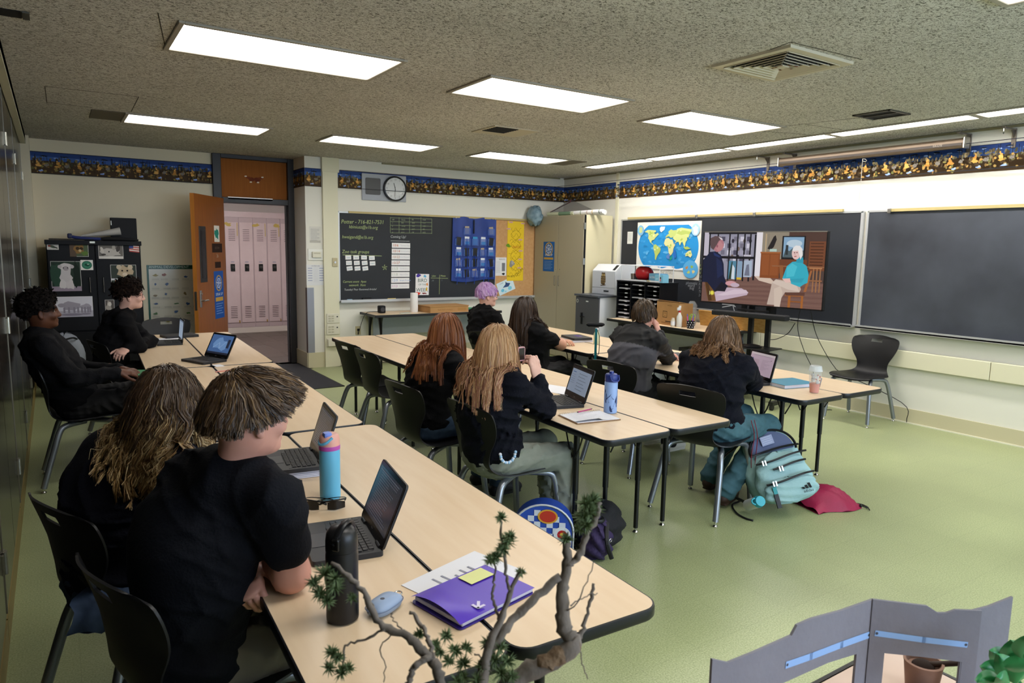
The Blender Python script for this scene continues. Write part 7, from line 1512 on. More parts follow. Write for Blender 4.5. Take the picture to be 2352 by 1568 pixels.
for k in range(22): x = -.125+.0119*k; b.tube([(x, .098+.006*math.cos(a), .009+.007*math.sin(a)) for a in np.linspace(0, 2*PI, 9)], .0009, 4, closed=True)
o = b.build('spiral_binding', steel, t); o['kind'] = 'stuff'
t = thing('pen', 'magenta pen lying across the spiral notebook', 'pen', (2.43, 2.965, TH+.0215), R(12)); b = MB(); b.cyl((-.06, 0, 0), (.05, 0, 0), .0042, n=8); b.build('barrel', mat('magenta_pen', '#A83A6A', .35), t); b = MB(); b.cyl((.05, 0, 0), (.066, 0, 0), .0042, .001, n=8); b.cyl((-.06, 0, 0), (-.066, 0, 0), .003, n=8); b.build('tip', bk, t)
t = thing('loose_paper', 'white sheet lying behind the laptop with the list', 'paper', (2.70, 3.60, TH+.0006), R(20)); MB().box((0, 0, .0006), (.21, .28, .0012)).build('sheet', pap_w, t)
t = thing('flat_phone', 'black phone lying beside the laptop with the list', 'phone', (2.385, 3.455, TH+.0006), R(-20)); MB().prism(rrect(.072, .145, .01), 0, .008).build('body', lap_b, t, 40); MB().prism(rrect(.066, .139, .008), .008, .0084).build('screen', mat('phone_glass', '#08080A', .06), t)
t = thing('teal_notebook', 'teal spiral notebook lying beside the iced drink', 'notebook', (4.235, 2.955, TH+.001), R(-10)); MB().box((0, 0, .012), (.275, .205, .021)).build('pages', mat('paper_edge', '#C6C8D6', .7), t); MB().prism(rrect(.28, .212, .008), .0228, .0248).build('front_cover', mat('teal_cover', '#2F86A4', .35), t, 40); MB().prism(rrect(.28, .212, .008), 0, .0015).build('back_cover', _mats['teal_cover'], t)
b = MB()
for k in range(20): x = -.13+.0137*k; b.tube([(x, .104+.009*math.cos(a), .0125+.014*math.sin(a)) for a in np.linspace(0, 2*PI, 9)], .0011, 4, closed=True)
o = b.build('spiral_binding', steel, t); o['kind'] = 'stuff'
t = thing('answer_sheet', 'white sheets lying in front of the student with glasses', 'paper', (.82, 7.20, TH+.0006), R(-12)); MB().box((0, 0, .0008), (.26, .20, .0016)).build('sheet', pap_w, t); MB().box((.03, .03, .0026), (.25, .19, .001), rot=rotz(.2)).build('sheet', pap_w, t); p = Print((-.1, -.08, .0035), (1, 0, 0), (0, 1, 0)); [p.rect(.03, .02+.015*k, .16, .022+.015*k, '#B4B6C2') for k in range(8)]; p.build('print', PRINT, t)
t = thing('green_folder', 'green folder hanging over the table edge behind the wavy-haired girl', 'folder', (.525, 5.38, TH+.001), R(-28)); MB().box((0, 0, .002), (.30, .23, .004)).build('cover', mat('green_folder_card', '#2F7E4E', .6), t); MB().box((.004, 0, .0048), (.29, .22, .0015)).build('inner_sheet', _mats['green_folder_card'], t)
q = onz(495, 855, TH); q2 = onz(545, 848, TH); t = thing('pencil', 'pink pencil lying across the gap between two tables', 'pencil', (0, 0, 0)); b = MB(); b.cyl((q[0], q[1], TH+.004), (q[0]+.13, q[1]+.03, TH+.004), .004, n=6); b.build('shaft', mat('pink_pencil', '#D68A80', .5), t)
b = MB(); b.cyl((q[0]+.13, q[1]+.03, TH+.004), (q[0]+.145, q[1]+.0335, TH+.004), .004, .001, n=6); b.build('tip', mat('pencil_wood', '#C9A878', .6), t)
t = thing('eraser_card', 'small white card at the table joint behind the wavy-haired girl', 'paper', (.985, 5.50, TH+.0006), R(10)); MB().box((0, 0, .001), (.06, .10, .002)).build('sheet', pap_w, t)
# sunglasses and earbud case
t = thing('sunglasses', 'black wraparound sunglasses lying beside the pale blue bottle', 'sunglasses', (.745, 2.315, TH+.001), R(-28)); sg = mat('sunglass_black', '#101012', .2)
for s in (-1, 1):
    P = [[(.040*s+.030*s*math.sin(a)*1.1, -.012*math.cos(a)-.022+(.022*abs(math.sin(a)) if a > 0 else .0), z_*(1-.3*abs(a))) for z_ in (.002, .014, .028, .036)] for a in np.linspace(-.9, 1.2, 8)]; b = MB(); b.grid(P); b.build('lens', sg, t, 180)
    b = MB(); b.tube(spline([(s*.070, -.005, .026), (s*.066, .03, .024), (s*.03, .045, .018), (-s*.02, .046, .010), (-s*.045, .04, .004)], 12), .0028, 6, flat=.6); b.build('temple', sg, t, 60)
b = MB(); b.tube([(-.012, -.032, .022), (0, -.036, .028), (.012, -.032, .022)], .004, 6); b.tube(spline([(-.072, -.006, .032), (-.04, -.034, .037), (0, -.036, .032), (.04, -.034, .037), (.072, -.006, .032)], 16), .003, 6); b.build('frame', sg, t, 60)
t = thing('earbud_case', 'pale blue earbud case with a metal ring near the purple folder', 'case', (.648, 1.555, TH+.001), R(28)); b = MB(); P = []
for i, (sx_, z_) in enumerate(((.7, 0), (.93, .006), (1, .016), (.95, .024), (.72, .031), (.3, .034))): P.append([(.052*sx_*(abs(math.cos(a))**.7)*np.sign(math.cos(a)), .032*sx_*(abs(math.sin(a))**.7)*np.sign(math.sin(a)), z_) for a in np.arange(24)*PI/12])
b.grid(P, closed_v=True); b.add(np.vstack([P[0], P[-1]]), [list(range(23, -1, -1)), list(range(24, 48))]); b.build('shell', mat('case_blue', '#8EA2C0', .45), t, 60)
b = MB(); b.tube([(-.0535*(abs(math.cos(a))**.7)*np.sign(math.cos(a)), .0335*(abs(math.sin(a))**.7)*np.sign(math.sin(a)), .019) for a in np.linspace(0, 2*PI, 25)], .0012, 4, closed=True); b.build('seam', mat('case_seam', '#5E6E8A', .5), t); MB().lathe([(.001, .0342), (.006, .0342), (.006, .033)], (-.008, 0, 0), 12).build('button', mat('case_button', '#2C3444', .4), t)
for (px_, py_) in ((-.05, -.012), (-.048, .01)): MB().ball((px_, py_, .014), .003, 6, 8).build('port', bk, t)
b = MB(); b.tube([(.062+.010*math.cos(a), .006+.010*math.sin(a), .016) for a in np.linspace(0, 2*PI, 14)], .002, 6, closed=True); b.box((.044, .004, .02), (.016, .008, .010), bevel=.003); b.build('key_ring', chrome, t)
# phone held by the blond girl, her bracelet and bead strap
W10 = np.array([2.10, 2.965, .945]); Hd = np.array([2.068, 3.03, 1.055]); q = ony(1201, 812, 3.02)
t = thing('compact_mirror', 'small dark compact with a pink rim held up by the blond girl', 'mirror', (q[0]-.012, 3.02, q[2]), R(15)); MB().prism(rrect(.055, .075, .012), -.005, .005, M=((0, 0, 0), (1, 0, 0), (0, 0, 1), (0, -1, 0))).build('case', mat('pink_rim', '#C99AA0', .35), t, 40); MB().box((0, -.0055, 0), (.044, .002, .062)).build('mirror', mat('mirror_dark', '#2A2422', .08), t)
t = thing('bracelet', 'black bead bracelet on the wrist of the blond girl', 'bracelet', tuple(W10+np.array([0.002, .0, -.012]))); MB().tube([(.033*math.cos(a), .029*math.sin(a), .004*math.sin(a)) for a in np.linspace(0, 2*PI, 20)], .0055, 6, closed=True).build('band', bk, t, 60)
t = thing('bead_strap', 'string of white and blue beads hanging at the hip of the blond girl', 'beads', (0, 0, 0)); q0 = ony(1160, 1046, 2.92); bd_m = (mat('bead_white', '#D9DCE6', .3), mat('bead_blue', '#9CC0E0', .3))
for k in range(14): a = PI*k/13; b = MB(); b.ball((q0[0]-.045*math.cos(a), 2.895-.003*(k % 2), q0[2]+.02-.05*math.sin(a)), .0085, 8, 10); b.build('bead', bd_m[k % 2], t, 180)
# cane leaning at the far row
c0 = onx(1368, 800, 3.80); ct = onx(1366, 748, 3.80); t = thing('walking_cane', 'teal walking cane with a black handle leaning on the far row of tables', 'cane', (c0[0], c0[1], 0), R(57)); tl = mat('teal_anodised', '#1F8C9E', .3, metal=.4); zt_ = ct[2]
b = MB(); b.cyl((0, 0, .02), (0, .0, zt_-.02), .010, n=14); b.build('shaft', tl, t, 40); MB().lathe([(.016, 0), (.017, .02), (.011, .04)], (0, 0, 0), 14).build('rubber_tip', bk, t, 40); MB().lathe([(.0115, .40), (.0125, .41), (.0125, .45), (.0115, .46)], (0, 0, 0), 14).build('collar', bk, t, 40)
b = MB(); b.tube(spline([(0, .075, zt_+.0), (0, .06, zt_+.012), (0, .0, zt_+.010), (0, -.05, zt_+.012), (0, -.06, zt_+.004)], 12), [.014, .019, .02, .019, .018, .018, .018, .018, .017, .017, .016, .012], 10); b.build('handle', bk, t, 60); b = MB(); b.tube(spline([(0, -.01, zt_-.03), (.01, -.03, zt_-.1), (.01, -.03, zt_-.22), (0, -.012, zt_-.25), (-.005, -.005, zt_-.2)], 16), .003, 5); b.build('wrist_strap', bk, t)
# ------------------------------------------------------------------ bags on the floor
mint = mat('mint_canvas', '#9CC0C2', .8, var=(9, '#88AEB4', .35), bump=(60, .25)); zipm = mat('black_zip', '#0F1014', .5)
def rotm(yaw, pitch=0, roll=0): return rot((roll, pitch, yaw))
Mx = np.array(Euler((R(-22), R(-12), R(-28))).to_matrix()); t = thing('backpack', 'mint green backpack leaning on the floor, its top pocket open', 'backpack', (3.80, 2.62, .04), rotm=Mx); t.scale = (1.15, 1.12, 1.05)
def bag_shell(W, D, H, name, m, off=(0, 0, 0), p_=2.6, ztop=1.0, taper=.25, n=30, k=16, wob=.006, seed=0):
    P = []
    for i in range(k):
        u_ = i/(k-1); z = H*u_; e = (1-abs(2*u_-1)**3.2)**.5*.90+.10; s_ = e*(1-taper*max(0, u_-.45))
        P.append([(off[0]+W/2*s_*np.sign(math.cos(a))*abs(math.cos(a))**(2/p_)+wob*math.sin(5*a+i+seed), off[1]+D/2*s_*np.sign(math.sin(a))*abs(math.sin(a))**(2/p_)+wob*math.cos(4*a+i*1.3+seed), off[2]+z+wob*math.sin(3*a+seed)) for a in np.arange(n)*2*PI/n])
    b = MB(); b.grid(P, closed_v=True); b.add(np.vstack([P[0], P[-1]]), [list(range(n-1, -1, -1)), list(range(n, 2*n))]); return b.build(name, m, t, 180)
bag_shell(.34, .18, .46, 'main_compartment', mint, (0, .02, .01)); bag_shell(.31, .12, .30, 'front_pocket', mint, (.0, -.09, .012), seed=2); bag_shell(.29, .07, .145, 'lower_pocket', mint, (.0, -.155, .014), taper=.1, seed=3)
b = MB(); P = [(.13*math.cos(a), -.068+.012*math.sin(a), .335+.115*math.sin(a)) for a in np.linspace(-.2, PI+.2, 22)]; b.tube(P, .007, 6); b.tube([(x, -.075-.01*math.cos(x*6), .315+.02*math.sin((x+.13)*8)) for x in np.linspace(-.14, .14, 14)], .007, 6); b.build('open_zip', zipm, t, 60)
b = MB(); V = [(0, -.066, .37)]+[(.118*math.cos(a), -.068+.010*math.sin(a), .335+.105*math.sin(a)) for a in np.linspace(-.15, PI+.15, 20)]; b.add(V, [(0, i, i+1) for i in range(1, 20)]+[(0, 20, 1)]); b.build('lining', mat('slate_lining', '#4E5A7C', .8), t); p = Print((-.055, -.078, .36), (1, 0, .1), (-.05, .05, 1)); p.rect(0, 0, .07, .055, '#8E98B8'); [p.rect(.008, .01+.012*k, .06, .013+.012*k, '#AAB4CC') for k in range(4)]; p.build('care_label', PRINT, t)
for zz, yy, x0, x1, nm in ((.275, -.150, -.14, .15, 'zip'), (.225, -.153, -.06, .13, 'zip'), (.15, -.190, -.13, .14, 'zip')):
    b = MB(); b.tube([(x, yy+.02*(x/.15)**2, zz+.012*math.sin(x*14)) for x in np.linspace(x0, x1, 16)], .0065, 6); z_ = b.build(nm, zipm, t, 60); b = MB(); b.box((x0+.03, yy-.008, zz-.012), (.008, .004, .03)); b.box((x0+.045, yy-.008, zz-.012), (.008, .004, .03)); b.build('zip_pull', steel, z_)
p = Print((.075, -.1945, .075), (1, 0, 0), (0, 0, 1)); 
for k in range(3): x = -.028+.018*k; hgt = .012+.009*k; p.poly([(x, 0), (x+.013, 0), (x+.013-.006, hgt), (x-.006, hgt)], '#15161A')
p.text('adidas', -.002, -.020, .022, '#15161A', 'c'); p.build('logo', PRINT, t)
MB().box((-.10, -.186, .05), (.022, .012, .10)).build('webbing', zipm, t); MB().box((-.10, -.188, .10), (.02, .01, .04)).build('teal_tab', mat('teal_tab', '#2A8C94', .6), t)
for s, pts in ((-1, [(-.13, .10, .40), (-.22, .15, .34), (-.27, .12, .22), (-.25, .06, .12), (-.20, .03, .06)]), (1, [(.10, .11, .42), (.13, .17, .36), (.12, .17, .2), (.12, .12, .05)])):
    b = MB(); b.tube(spline(pts, 16), .020, 8, flat=.35); o = b.build('shoulder_strap', zipm, t, 60); b = MB(); b.tube(spline([(x, y-.008, z) for x, y, z in pts], 16), .007, 6, flat=.6); b.build('strap_stripe', mint, o, 60)
b = MB(); b.tube(spline([(-.04, .09, .46), (-.02, .10, .49), (.02, .10, .49), (.04, .09, .46)], 10), .009, 6); b.build('grab_handle', zipm, t, 60)
t2 = thing('flask', 'white flask with a turquoise lid in the side pocket of the mint backpack', 'bottle', (0, 0, 0)); q = onz(1742, 1152, .13); q = q+np.array([.0, .0, .0]); dirf = norm(np.array([-.35, -.75, .45])); tq = mat('turquoise_lid', '#2FA0B4', .4)
b = MB(); b.cyl(q+dirf*(-.14), q, .034, n=22); b.build('body', prm, t2, 40); b = MB(); b.cyl(q, q+dirf*.03, .036, .030, n=22); b.build('lid', tq, t2, 40); s_, u_, d_ = frame(dirf); b = MB(); b.tube([q+dirf*.02-s_*0+s_*(-.03-.022*math.sin(a))*1.0+u_*.018*math.cos(a) for a in np.linspace(0, PI, 10)], .005, 8); b.build('carry_loop', tq, t2, 60)
tag(MB().tube(spline([onz(1700, 1150, .02), onz(1682, 1160, .012), onz(1692, 1178, .008), onz(1712, 1190, .006), onz(1730, 1195, .006)], 18), .006, 6).build('loose_strap', zipm, smooth=180), 'loose black strap trailing on the floor left of the mint backpack', 'strap')
# crimson drawstring bag
t = thing('drawstring_bag', 'crimson drawstring bag lying beside the mint backpack', 'bag', (4.13, 2.56, 0), R(-14)); t.scale = (.68, .78, .95); P = []
for i in range(15):
    u_ = i/14; P.append([(-.26+.52*u_, -.19+.38*v_/12+.02*math.sin(u_*7), max(.004, .13*(math.sin(PI*min(u_*.93+.04, 1))**.7)*(math.sin(PI*v_/12)**.6)+.012*math.sin(u_*13+v_))) for v_ in range(13)])
b = MB(); b.grid(P); b.grid([[(x, y, .004) for x, y, z in r_] for r_ in P]); b.build('sack', mat('crimson_nylon', '#9E1A46', .55, var=(6, '#86123A', .3), bump=(30, .3)), t, 180)
for s in (-1, 1): b = MB(); b.tube(spline([(.25, s*.17, .02), (.30, s*.20, .012), (.33, s*.12, .008), (.27, s*.08, .01), (.33, s*.16, .008), (.28, s*.24, .008)], 26), .004, 6); b.build('cord', zipm, t, 60); MB().ball((.252, s*.17, .02), .012, 8, 10).build('toggle', zipm, t, 180)
# lunch bag with a bright rounded front (plain pattern)
t = thing('lunch_bag', 'rounded red, blue and white lunch bag on the floor by the table leg', 'lunch bag', (2.11, 2.89, 0), R(-38)); t.scale = (1.18, 1.1, 1.12); arch = [(-.135, 0), (.135, 0)]+[(.135*math.cos(a), .13+.13*math.sin(a)) for a in np.linspace(0, PI, 18)]
MB().prism(arch, -.05, .05, M=((0, 0, .002), (1, 0, 0), (0, 0, 1), (0, -1, 0))).build('body', mat('lunch_blue', '#2A4FB4', .5), t, 50); b = MB(); b.tube([(x, -.052, z+.002) for x, z in arch+[arch[0]]], .005, 6); b.build('piping', prm, t, 60)
p = Print((0, -.0505, .002), (1, 0, 0), (0, 0, 1))
for i in range(9):
    for j in range(9):
        x, z = -.125+.028*i, .01+.028*j
        inside = lambda x, z: (abs(x) < .128 and z < .13) or (x*x+(z-.13)**2 < .125**2)
        if (i+j) % 2 == 0 and all(inside(x+dx, z+dz) for dx in (0, .028) for dz in (0, .028)): p.rect(x, z, x+.028, z+.028, '#D6DCEC')
p.poly([(-.125, .03), (.02, .01), (.06, .06), (.01, .13), (-.06, .17), (-.12, .16)], '#B5222E'); p.ell(.02, .205, .045, .035, '#D9A23A', 18); p.ell(.02, .205, .037, .028, '#C23A2E', 18); p.ell(.085, .12, .038, .038, '#E0E4EE', 18); p.ell(.085, .12, .022, .022, '#B5222E', 14); p.ell(.085, .12, .010, .010, '#D9B84A', 10)
p.build('printed_front', GLOSS, t)
t = thing('black_rucksack', 'black cloth bag slumped under the end of the middle table', 'bag', (2.42, 2.80, 0), R(20)); 
bag_shell(.30, .24, .26, 'sack', mat('black_canvas', '#0E0F14', .8, bump=(30, .4)), (0, 0, .004), taper=.5, wob=.012, seed=5); b = MB(); b.tube(spline([(-.1, -.1, .2), (-.16, -.14, .12), (-.14, -.16, .03)], 10), .012, 6, flat=.4); b.build('strap', zipm, t)
t = thing('purple_pouch', 'dark purple drawstring pouch beside the rounded lunch bag', 'pouch', (2.32, 2.70, 0), R(10)); bag_shell(.16, .14, .22, 'sack', mat('purple_velvet', '#2E2148', .8, bump=(40, .4)), (0, 0, .004), taper=.7, wob=.012, seed=9); MB().tube([(.03*math.cos(a), .03*math.sin(a), .215) for a in np.linspace(0, 2*PI, 14)], .012, 6, closed=True).build('gathered_neck', zipm, t, 60); MB().tube([(.02+.009*math.cos(a), -.078, .12+.009*math.sin(a)) for a in np.linspace(0, 2*PI, 12)], .002, 5, closed=True).build('eyelet', steel, t)
t = thing('gym_bag', 'pale grey gym bag standing in front of the black cabinet', 'bag', (.06, 8.60, 0)); bag_shell(.34, .24, .66, 'sack', mat('grey_nylon', '#8E95A0', .6, bump=(25, .3)), (0, 0, .004), taper=.2, wob=.01, seed=4); b = MB(); b.tube(spline([(-.08, -.10, .56), (-.02, -.13, .60), (.06, -.12, .62), (.10, -.08, .6)], 12), .010, 6); b.build('strap', zipm, t)
# jacket sleeve hanging on the second chair
t = thing('denim_jacket', 'dark blue denim jacket bunched on the chair of the wavy-haired girl', 'jacket', (.06, 2.40, .452), R(-20)); P = []
for i in range(10):
    u_ = i/9; P.append([(-.06+.22*u_+.012*math.sin(j*1.7+i), .075*math.cos(PI*j/10)*(1-.2*u_)+.01*math.sin(i*2), .11*math.sin(PI*j/10)*(.6+.4*math.sin(PI*(.2+.7*u_)))+.008*math.sin(i*2.3+j)) for j in range(11)])
b = MB(); b.grid(P); b.grid([[(x, y, 0) for x, y, z in r_] for r_ in P]); b.build('cloth', mat('denim', '#33445E', .85, var=(30, '#45587A', .3)), t, 180)
# ------------------------------------------------------------------ display table in the foreground
def at_depth(px, py, d): return np.array([0, 0, CAM_H])+ray(px, py)/FPX*d
t = thing('display_table', 'pale table corner seen through the cut-out carton at the bottom right', 'table', (.95, .44, 0)); MB().box((0, 0, .7085), (1.24, .70, .023)).build('table_top', mat('pale_pink_laminate', '#D8BFAE', .4), t); b = MB(); [b.box((s*.623, 0, .705), (.012, .71, .03)) for s in (-1, 1)]; [b.box((0, s*.353, .705), (1.26, .012, .03)) for s in (-1, 1)]; b.build('edge_band', edge_m, t)
for sx in (-1, 1):
    for sy in (-1, 1): MB().cyl((sx*.5, sy*.25, 0), (sx*.5, sy*.25, .695), .017, n=12).build('leg', leg_m, t)
# pine branch
wood = mat('weathered_bark', '#857C74', .85, var=(24, '#4A433C', .3, (1, 1, .4), 6), bump=(70, .9, (1, 1, .4), .004)); wood2 = mat('split_wood', '#8E765C', .85, var=(30, '#4A3A2C', .3), bump=(60, .8))
br = thing('pine_branch', 'gnarled bare pine branch with green needle tufts in the foreground', 'branch', (0, 0, 0)); DB = 1.02
def limb(name, pts, r0, r1, d0=DB, d1=DB, m=wood, n=22, seed=0):
    g = np.random.default_rng(seed); k = len(pts); P = spline([at_depth(x, y, d0+(d1-d0)*i/(k-1)) for i, (x, y) in enumerate(pts)], n); P = P+g.normal(size=P.shape)*.0012
    pxm = DB/FPX; r_ = np.linspace(r0, r1, n)*pxm*(1+.12*g.normal(size=n)); MB().tube(P, np.maximum(r_, .0008), 10).build(name, m, br, 180); return P
limb('trunk', [(1120, 1640), (1186, 1561), (1262, 1519), (1318, 1478), (1302, 1455), (1293, 1411), (1291, 1356), (1302, 1300), (1300, 1246)], 26, 11, .98, 1.03, wood, 40, 1)
limb('broken_knot', [(1250, 1530), (1290, 1500), (1326, 1478)], 22, 15, .985, 1.0, wood2, 12, 2)
limb('limb', [(1303, 1300), (1331, 1272), (1345, 1237), (1372, 1186), (1377, 1150)], 9, 5, 1.02, 1.04, seed=3); limb('limb', [(1300, 1465), (1330, 1462), (1345, 1420), (1356, 1375), (1363, 1340)], 6, 3.5, 1.0, 1.04, seed=4)
limb('limb', [(1286, 1322), (1243, 1361), (1208, 1392), (1172, 1428), (1152, 1460), (1122, 1500), (1100, 1570)], 9, 12, 1.02, .97, seed=5); limb('limb', [(1108, 1580), (1117, 1513), (1131, 1466), (1152, 1420), (1172, 1356), (1194, 1312)], 13, 4, .96, 1.0, seed=6)
limb('twig', [(1172, 1354), (1162, 1319), (1161, 1275), (1153, 1228), (1151, 1193)], 4, 2.5, .99, 1.02, seed=7); limb('twig', [(1146, 1418), (1130, 1368), (1136, 1330), (1134, 1292)], 3.5, 2, .99, 1.0, seed=8)
limb('limb', [(1030, 1640), (1011, 1561), (996, 1520), (970, 1495), (934, 1458), (883, 1440), (856, 1402), (838, 1362), (802, 1327), (764, 1294)], 13, 4.5, .94, 1.0, seed=9, n=40)
limb('twig', [(886, 1443), (839, 1466), (795, 1482), (788, 1513), (782, 1540)], 3, 2, .97, .99, seed=10); limb('limb', [(985, 1509), (952, 1531), (934, 1575)], 7, 6, .95, .93, seed=11); limb('limb', [(996, 1520), (988, 1478), (970, 1440), (941, 1403)], 6, 4, .95, 1.0, seed=12)
for k, pts in enumerate(([(900, 1460), (875, 1480), (880, 1520), (886, 1568)], [(1303, 1400), (1330, 1380), (1350, 1330), (1362, 1290)], [(1320, 1480), (1336, 1512), (1345, 1560)], [(1310, 1390), (1340, 1372), (1372, 1362)], [(930, 1455), (905, 1425), (898, 1408)], [(1090, 1500), (1110, 1520), (1130, 1545)], [(860, 1395), (840, 1372), (822, 1345)])): limb('twig', pts, 1.8, .9, 1.0, 1.02, seed=20+k, n=12)
ndl = mat('pine_needles', '#4A5C3C', .6, var=(60, '#6E8258', .3))
def tuft(px, py, rpx, d, n=60, dirv=None, seed=0):
    g = np.random.default_rng(seed); c = at_depth(px, py, d); R_ = rpx*d/FPX; b = MB()
    D = g.normal(size=(n, 3)); D[:, 2] += .5
    if dirv is not None: D += np.asarray(dirv)*1.4
    D /= np.linalg.norm(D, axis=1)[:, None]
    for v in D:
        e = c+v*R_*g.uniform(.65, 1.1); s_, u_, d_ = frame(v); w = .0009; m = (c+e)/2+np.array([0, 0, .06*R_]); st = c+v*R_*.05
        b.add([st+s_*w, st-s_*w*.5+u_*w, st-s_*w*.5-u_*w, m+s_*w, m-s_*w*.5+u_*w, m-s_*w*.5-u_*w, e], [(0, 1, 4, 3), (1, 2, 5, 4), (2, 0, 3, 5), (3, 4, 6), (4, 5, 6), (5, 3, 6)])
    o = b.build('needle_tuft', ndl, br); o['kind'] = 'stuff'
TUFTS = [(745, 1320, 32, 1.0), (722, 1340, 26, 1.0), (770, 1330, 26, .99), (735, 1365, 30, 1.0), (768, 1350, 28, 1.0), (752, 1382, 24, 1.0), (808, 1375, 18, .99), (762, 1500, 24, .98), (755, 1535, 22, .98), (785, 1545, 24, .98), (800, 1535, 20, .98), (778, 1512, 20, .98), (962, 1458, 20, .99), (1025, 1462, 22, .98), (1000, 1485, 22, .98), (1010, 1500, 18, .98), (1045, 1495, 24, .98), (1070, 1490, 22, .98), (1030, 1520, 22, .98), (1065, 1525, 26, .98), (1062, 1555, 22, .97), (1120, 1480, 26, .98), (1150, 1490, 28, .98), (1135, 1515, 32, .98), (1110, 1535, 28, .97), (1165, 1520, 26, .98), (1150, 1548, 28, .97), (1175, 1555, 22, .97), (1050, 1568, 26, .96), (1095, 1565, 26, .96), (1345, 1160, 30, 1.03), (1362, 1150, 28, 1.04), (1338, 1190, 28, 1.03), (1352, 1180, 30, 1.03), (1345, 1208, 26, 1.02), (1368, 1172, 24, 1.04), (1331, 1215, 22, 1.02), (1300, 1240, 24, 1.03), (1151, 1190, 20, 1.02), (1165, 1245, 28, 1.0), (1155, 1262, 24, 1.0), (1140, 1280, 22, 1.0), (1125, 1288, 22, 1.0), (1172, 1232, 20, 1.0), (1196, 1315, 16, 1.0)]
for k, (x, y, r_, d) in enumerate(TUFTS): tuft(x, y, r_, d, 70, None, 100+k)
# torn cardboard display
card_m = mat('grey_card', '#80808A', .8, var=(5, '#6C6C76', .35), bump=(40, .15)); tape_m = mat('blue_tape', '#7FA8DC', .4); fray = mat('card_fray', '#B9B4AC', .9)
t = thing('cardboard_display', 'torn grey cardboard display with cut-out windows and blue tape', 'display', (0, 0, 0))
Zc0 = .955
def cpt(px, py, z=Zc0): return onz(px, py, z)
A = np.array([1.31, .70]); LFT = np.array([.875, .735]); Bp = np.array([1.465, .595]); Cp = np.array([1.565, .555])
def panel(name, p0, p1, outline, holes, parent, m=card_m, th=.005):
    """outline (u 0..1 along p0-p1, z); the panel is cut into convex strips around its window"""
    d = np.array([*(p1-p0), 0]); L_ = np.linalg.norm(d); d = d/L_; n = np.cross(d, (0, 0, 1)); M_ = (np.array([*p0, 0]), d, np.array([0, 0, 1.0]), n)
    for pl in outline: MB().prism([(u*L_, z) for u, z in pl], -th/2, th/2, M=M_).build(name, m, parent)
    return M_, L_
def zat(px, py, p0, p1):                                                   # where a pixel's ray meets the panel's vertical plane -> (u, z)
    d = ray(px, py); e = np.array([*(p1-p0), 0]); n = np.array([-e[1], e[0], 0]); tt_ = (n@np.array([*p0, 0]))/(n@d); q = d*tt_; return ((q[:2]-p0)@(p1-p0))/((p1-p0)@(p1-p0)), CAM_H+q[2]
def ups(pts, p0, p1): return [zat(x, y, p0, p1) for x, y in pts]
top1 = ups([(1634, 1512), (1671, 1520), (1728, 1497), (1816, 1458), (1829, 1434), (1863, 1419), (1930, 1401), (2004, 1375)], LFT, A)
win_top = ups([(1760, 1580), (1800, 1565), (1900, 1520), (1965, 1500)], LFT, A)
u_of = lambda u, tp: np.interp(u, [a for a, _ in tp], [b_ for _, b_ in tp])
us = sorted(set([a for a, _ in top1]+[a for a, _ in win_top])); strips = []
for a, b_ in zip(us[:-1], us[1:]):
    mid = (a+b_)/2; inw = win_top[0][0] <= mid <= win_top[-1][0]
    lo = [(a, u_of(a, win_top)), (b_, u_of(b_, win_top))] if inw else [(a, .722), (b_, .722)]
    strips.append([lo[0], lo[1], (b_, u_of(b_, top1)), (a, u_of(a, top1))])
us2 = [win_top[0][0], win_top[-1][0]]
M1, L1 = panel('side_panel', LFT, A, strips, None, t)
top2 = ups([(2004, 1375), (2129, 1390), (2153, 1406), (2173, 1406), (2193, 1399), (2254, 1401)], A, Bp); w2 = ups([(2030, 1498), (2120, 1507), (2207, 1518)], A, Bp)
us = sorted(set([a for a, _ in top2]+[a for a, _ in w2])); strips = []
for a, b_ in zip(us[:-1], us[1:]):
    mid = (a+b_)/2; inw = w2[0][0] <= mid <= w2[-1][0]; lo = [(a, u_of(a, w2)), (b_, u_of(b_, w2))] if inw else [(a, .722), (b_, .722)]; strips.append([lo[0], lo[1], (b_, u_of(b_, top2)), (a, u_of(a, top2))])
panel('front_panel', A, Bp, strips, None, t)
top3 = ups([(2254, 1401), (2300, 1388), (2348, 1367)], Bp, Cp); panel('end_panel', Bp, Cp, [[(0, .722), (1, .722), (1, top3[2][1]), (.5, top3[1][1]), (0, top3[0][1])]], None, t)
def strip_tape(pts, p0, p1, w, label):
    q = ups(pts, p0, p1); d = np.array([*(p1-p0), 0]); L_ = np.linalg.norm(d); d = d/L_; n = np.cross(d, (0, 0, 1)); pr = Print(np.array([*p0, 0])+n*.0030, d, (0, 0, 1)); pr.nn = n
    pr.line([(u*L_, z) for u, z in q], w, '#86AEE2'); [pr.ell(u*L_, z, .003, .003, '#3A4250', 8) for u, z in (q[0], q[-1])]; pr.build('blue_tape', GLOSS, t)
strip_tape([(1805, 1524), (1860, 1505), (1930, 1478), (1992, 1456)], LFT, A, .014, ''); strip_tape([(2012, 1452), (2120, 1467), (2216, 1478)], A, Bp, .012, '')
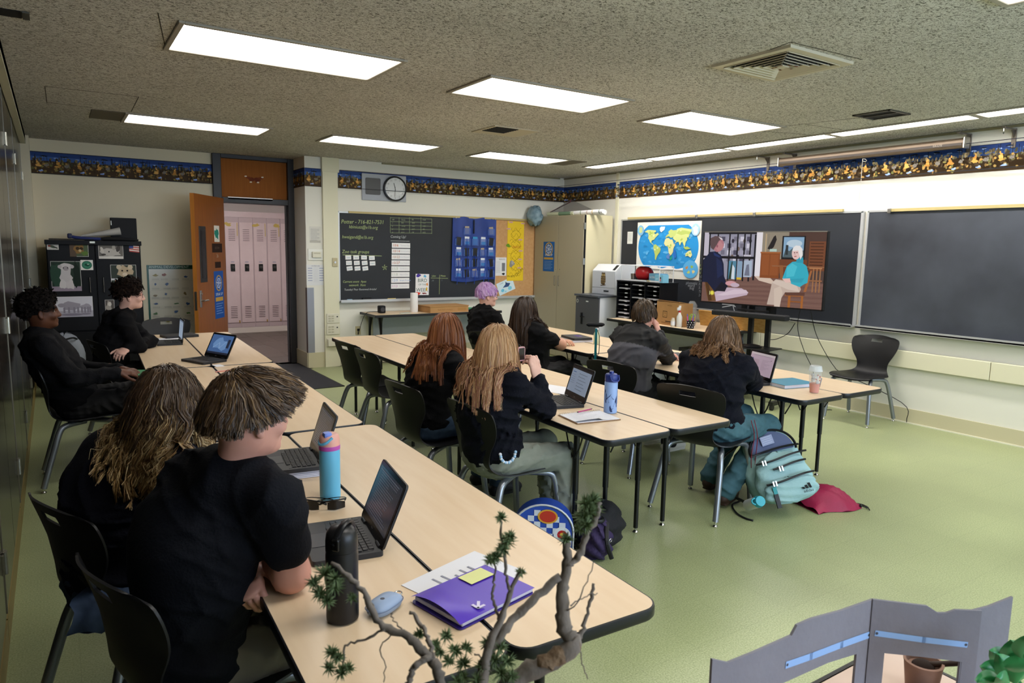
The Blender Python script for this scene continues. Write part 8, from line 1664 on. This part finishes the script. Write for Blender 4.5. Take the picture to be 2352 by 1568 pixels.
# flower pot, blue cap and leafy plant beside the display
q = onz(2100, 1568, .735); t = thing('clay_pot', 'small clay pot with a dark mouth behind the cardboard window', 'pot', (1.475, .665, .7205)); MB().lathe([(.026, 0), (.030, .002), (.036, .055), (.038, .062), (.033, .063), (.029, .05), (.001, .045)], (0, 0, 0), 26).build('pot', mat('clay', '#8C6A58', .8, var=(20, '#A58474', .3)), t, 50); MB().ball((0, 0, .05), (.022, .022, .012), 8, 14).build('soil', mat('dark_soil', '#2A1C16', .95), t, 180)
tag(MB().tube(spline([(1.48, .66, .775), (1.53, .61, .79), (1.60, .57, .80)], 10), .006, 8).build('brown_stick', mat('dark_stick', '#3A2A22', .7), smooth=180), 'thin brown stick lying from the clay pot to the right', 'stick')
t = thing('blue_cap', 'round blue plastic dish lying left of the clay pot', 'bottlecap', (1.425, .640, .7205)); MB().lathe([(.030, 0), (.031, .006), (.026, .018), (.001, .022)], (0, 0, 0), 24).build('cap', mat('dull_blue', '#4E6E9C', .5), t, 50); MB().lathe([(.033, 0), (.033, .004)], (0, 0, 0), 24).build('rim', mat('dull_blue', '#4E6E9C', .5), t)
t = thing('leafy_plant', 'bright green leafy plant at the bottom right corner', 'plant', (0, 0, 0)); lf_m = mat('glossy_leaf', '#2E8A4C', .35, var=(20, '#1F6A38', .3)); g = random.Random(12); root = at_depth(2345, 1640, 1.28)
b = MB(); b.tube(spline([root, root+[0, 0, .05], at_depth(2320, 1545, 1.3)], 8), .003, 6); b.build('stem', lf_m, t)
for k, (x, y, s_, a) in enumerate(((2300, 1510, .05, 2.6), (2325, 1500, .055, 1.9), (2345, 1515, .05, .9), (2290, 1540, .05, 3.0), (2320, 1540, .06, 2.2), (2345, 1550, .05, 1.2), (2275, 1562, .045, 3.3), (2310, 1566, .05, 2.6), (2335, 1530, .045, .2), (2352, 1490, .05, 1.6))):
    c = at_depth(x, y, 1.3-.01*k); dx = np.array([math.cos(a)*_r[0], math.cos(a)*_r[1], math.sin(a)*.8+.1]); dx = norm(dx-_f*.35*g.uniform(-1, 1)); s2 = norm(np.cross(dx, _f)); up_ = np.cross(s2, dx); P = []
    for i in range(7): u_ = i/6; w = s_*.34*math.sin(PI*min(.06+.94*u_, 1))**.8; P.append([c+dx*s_*(u_-.4)+s2*w*v_+up_*(.010*abs(v_)-.012*u_*u_) for v_ in (-1, -.5, 0, .5, 1)])
    bb_ = MB(); bb_.grid(P); bb_.build('leaf', lf_m, t, 180)
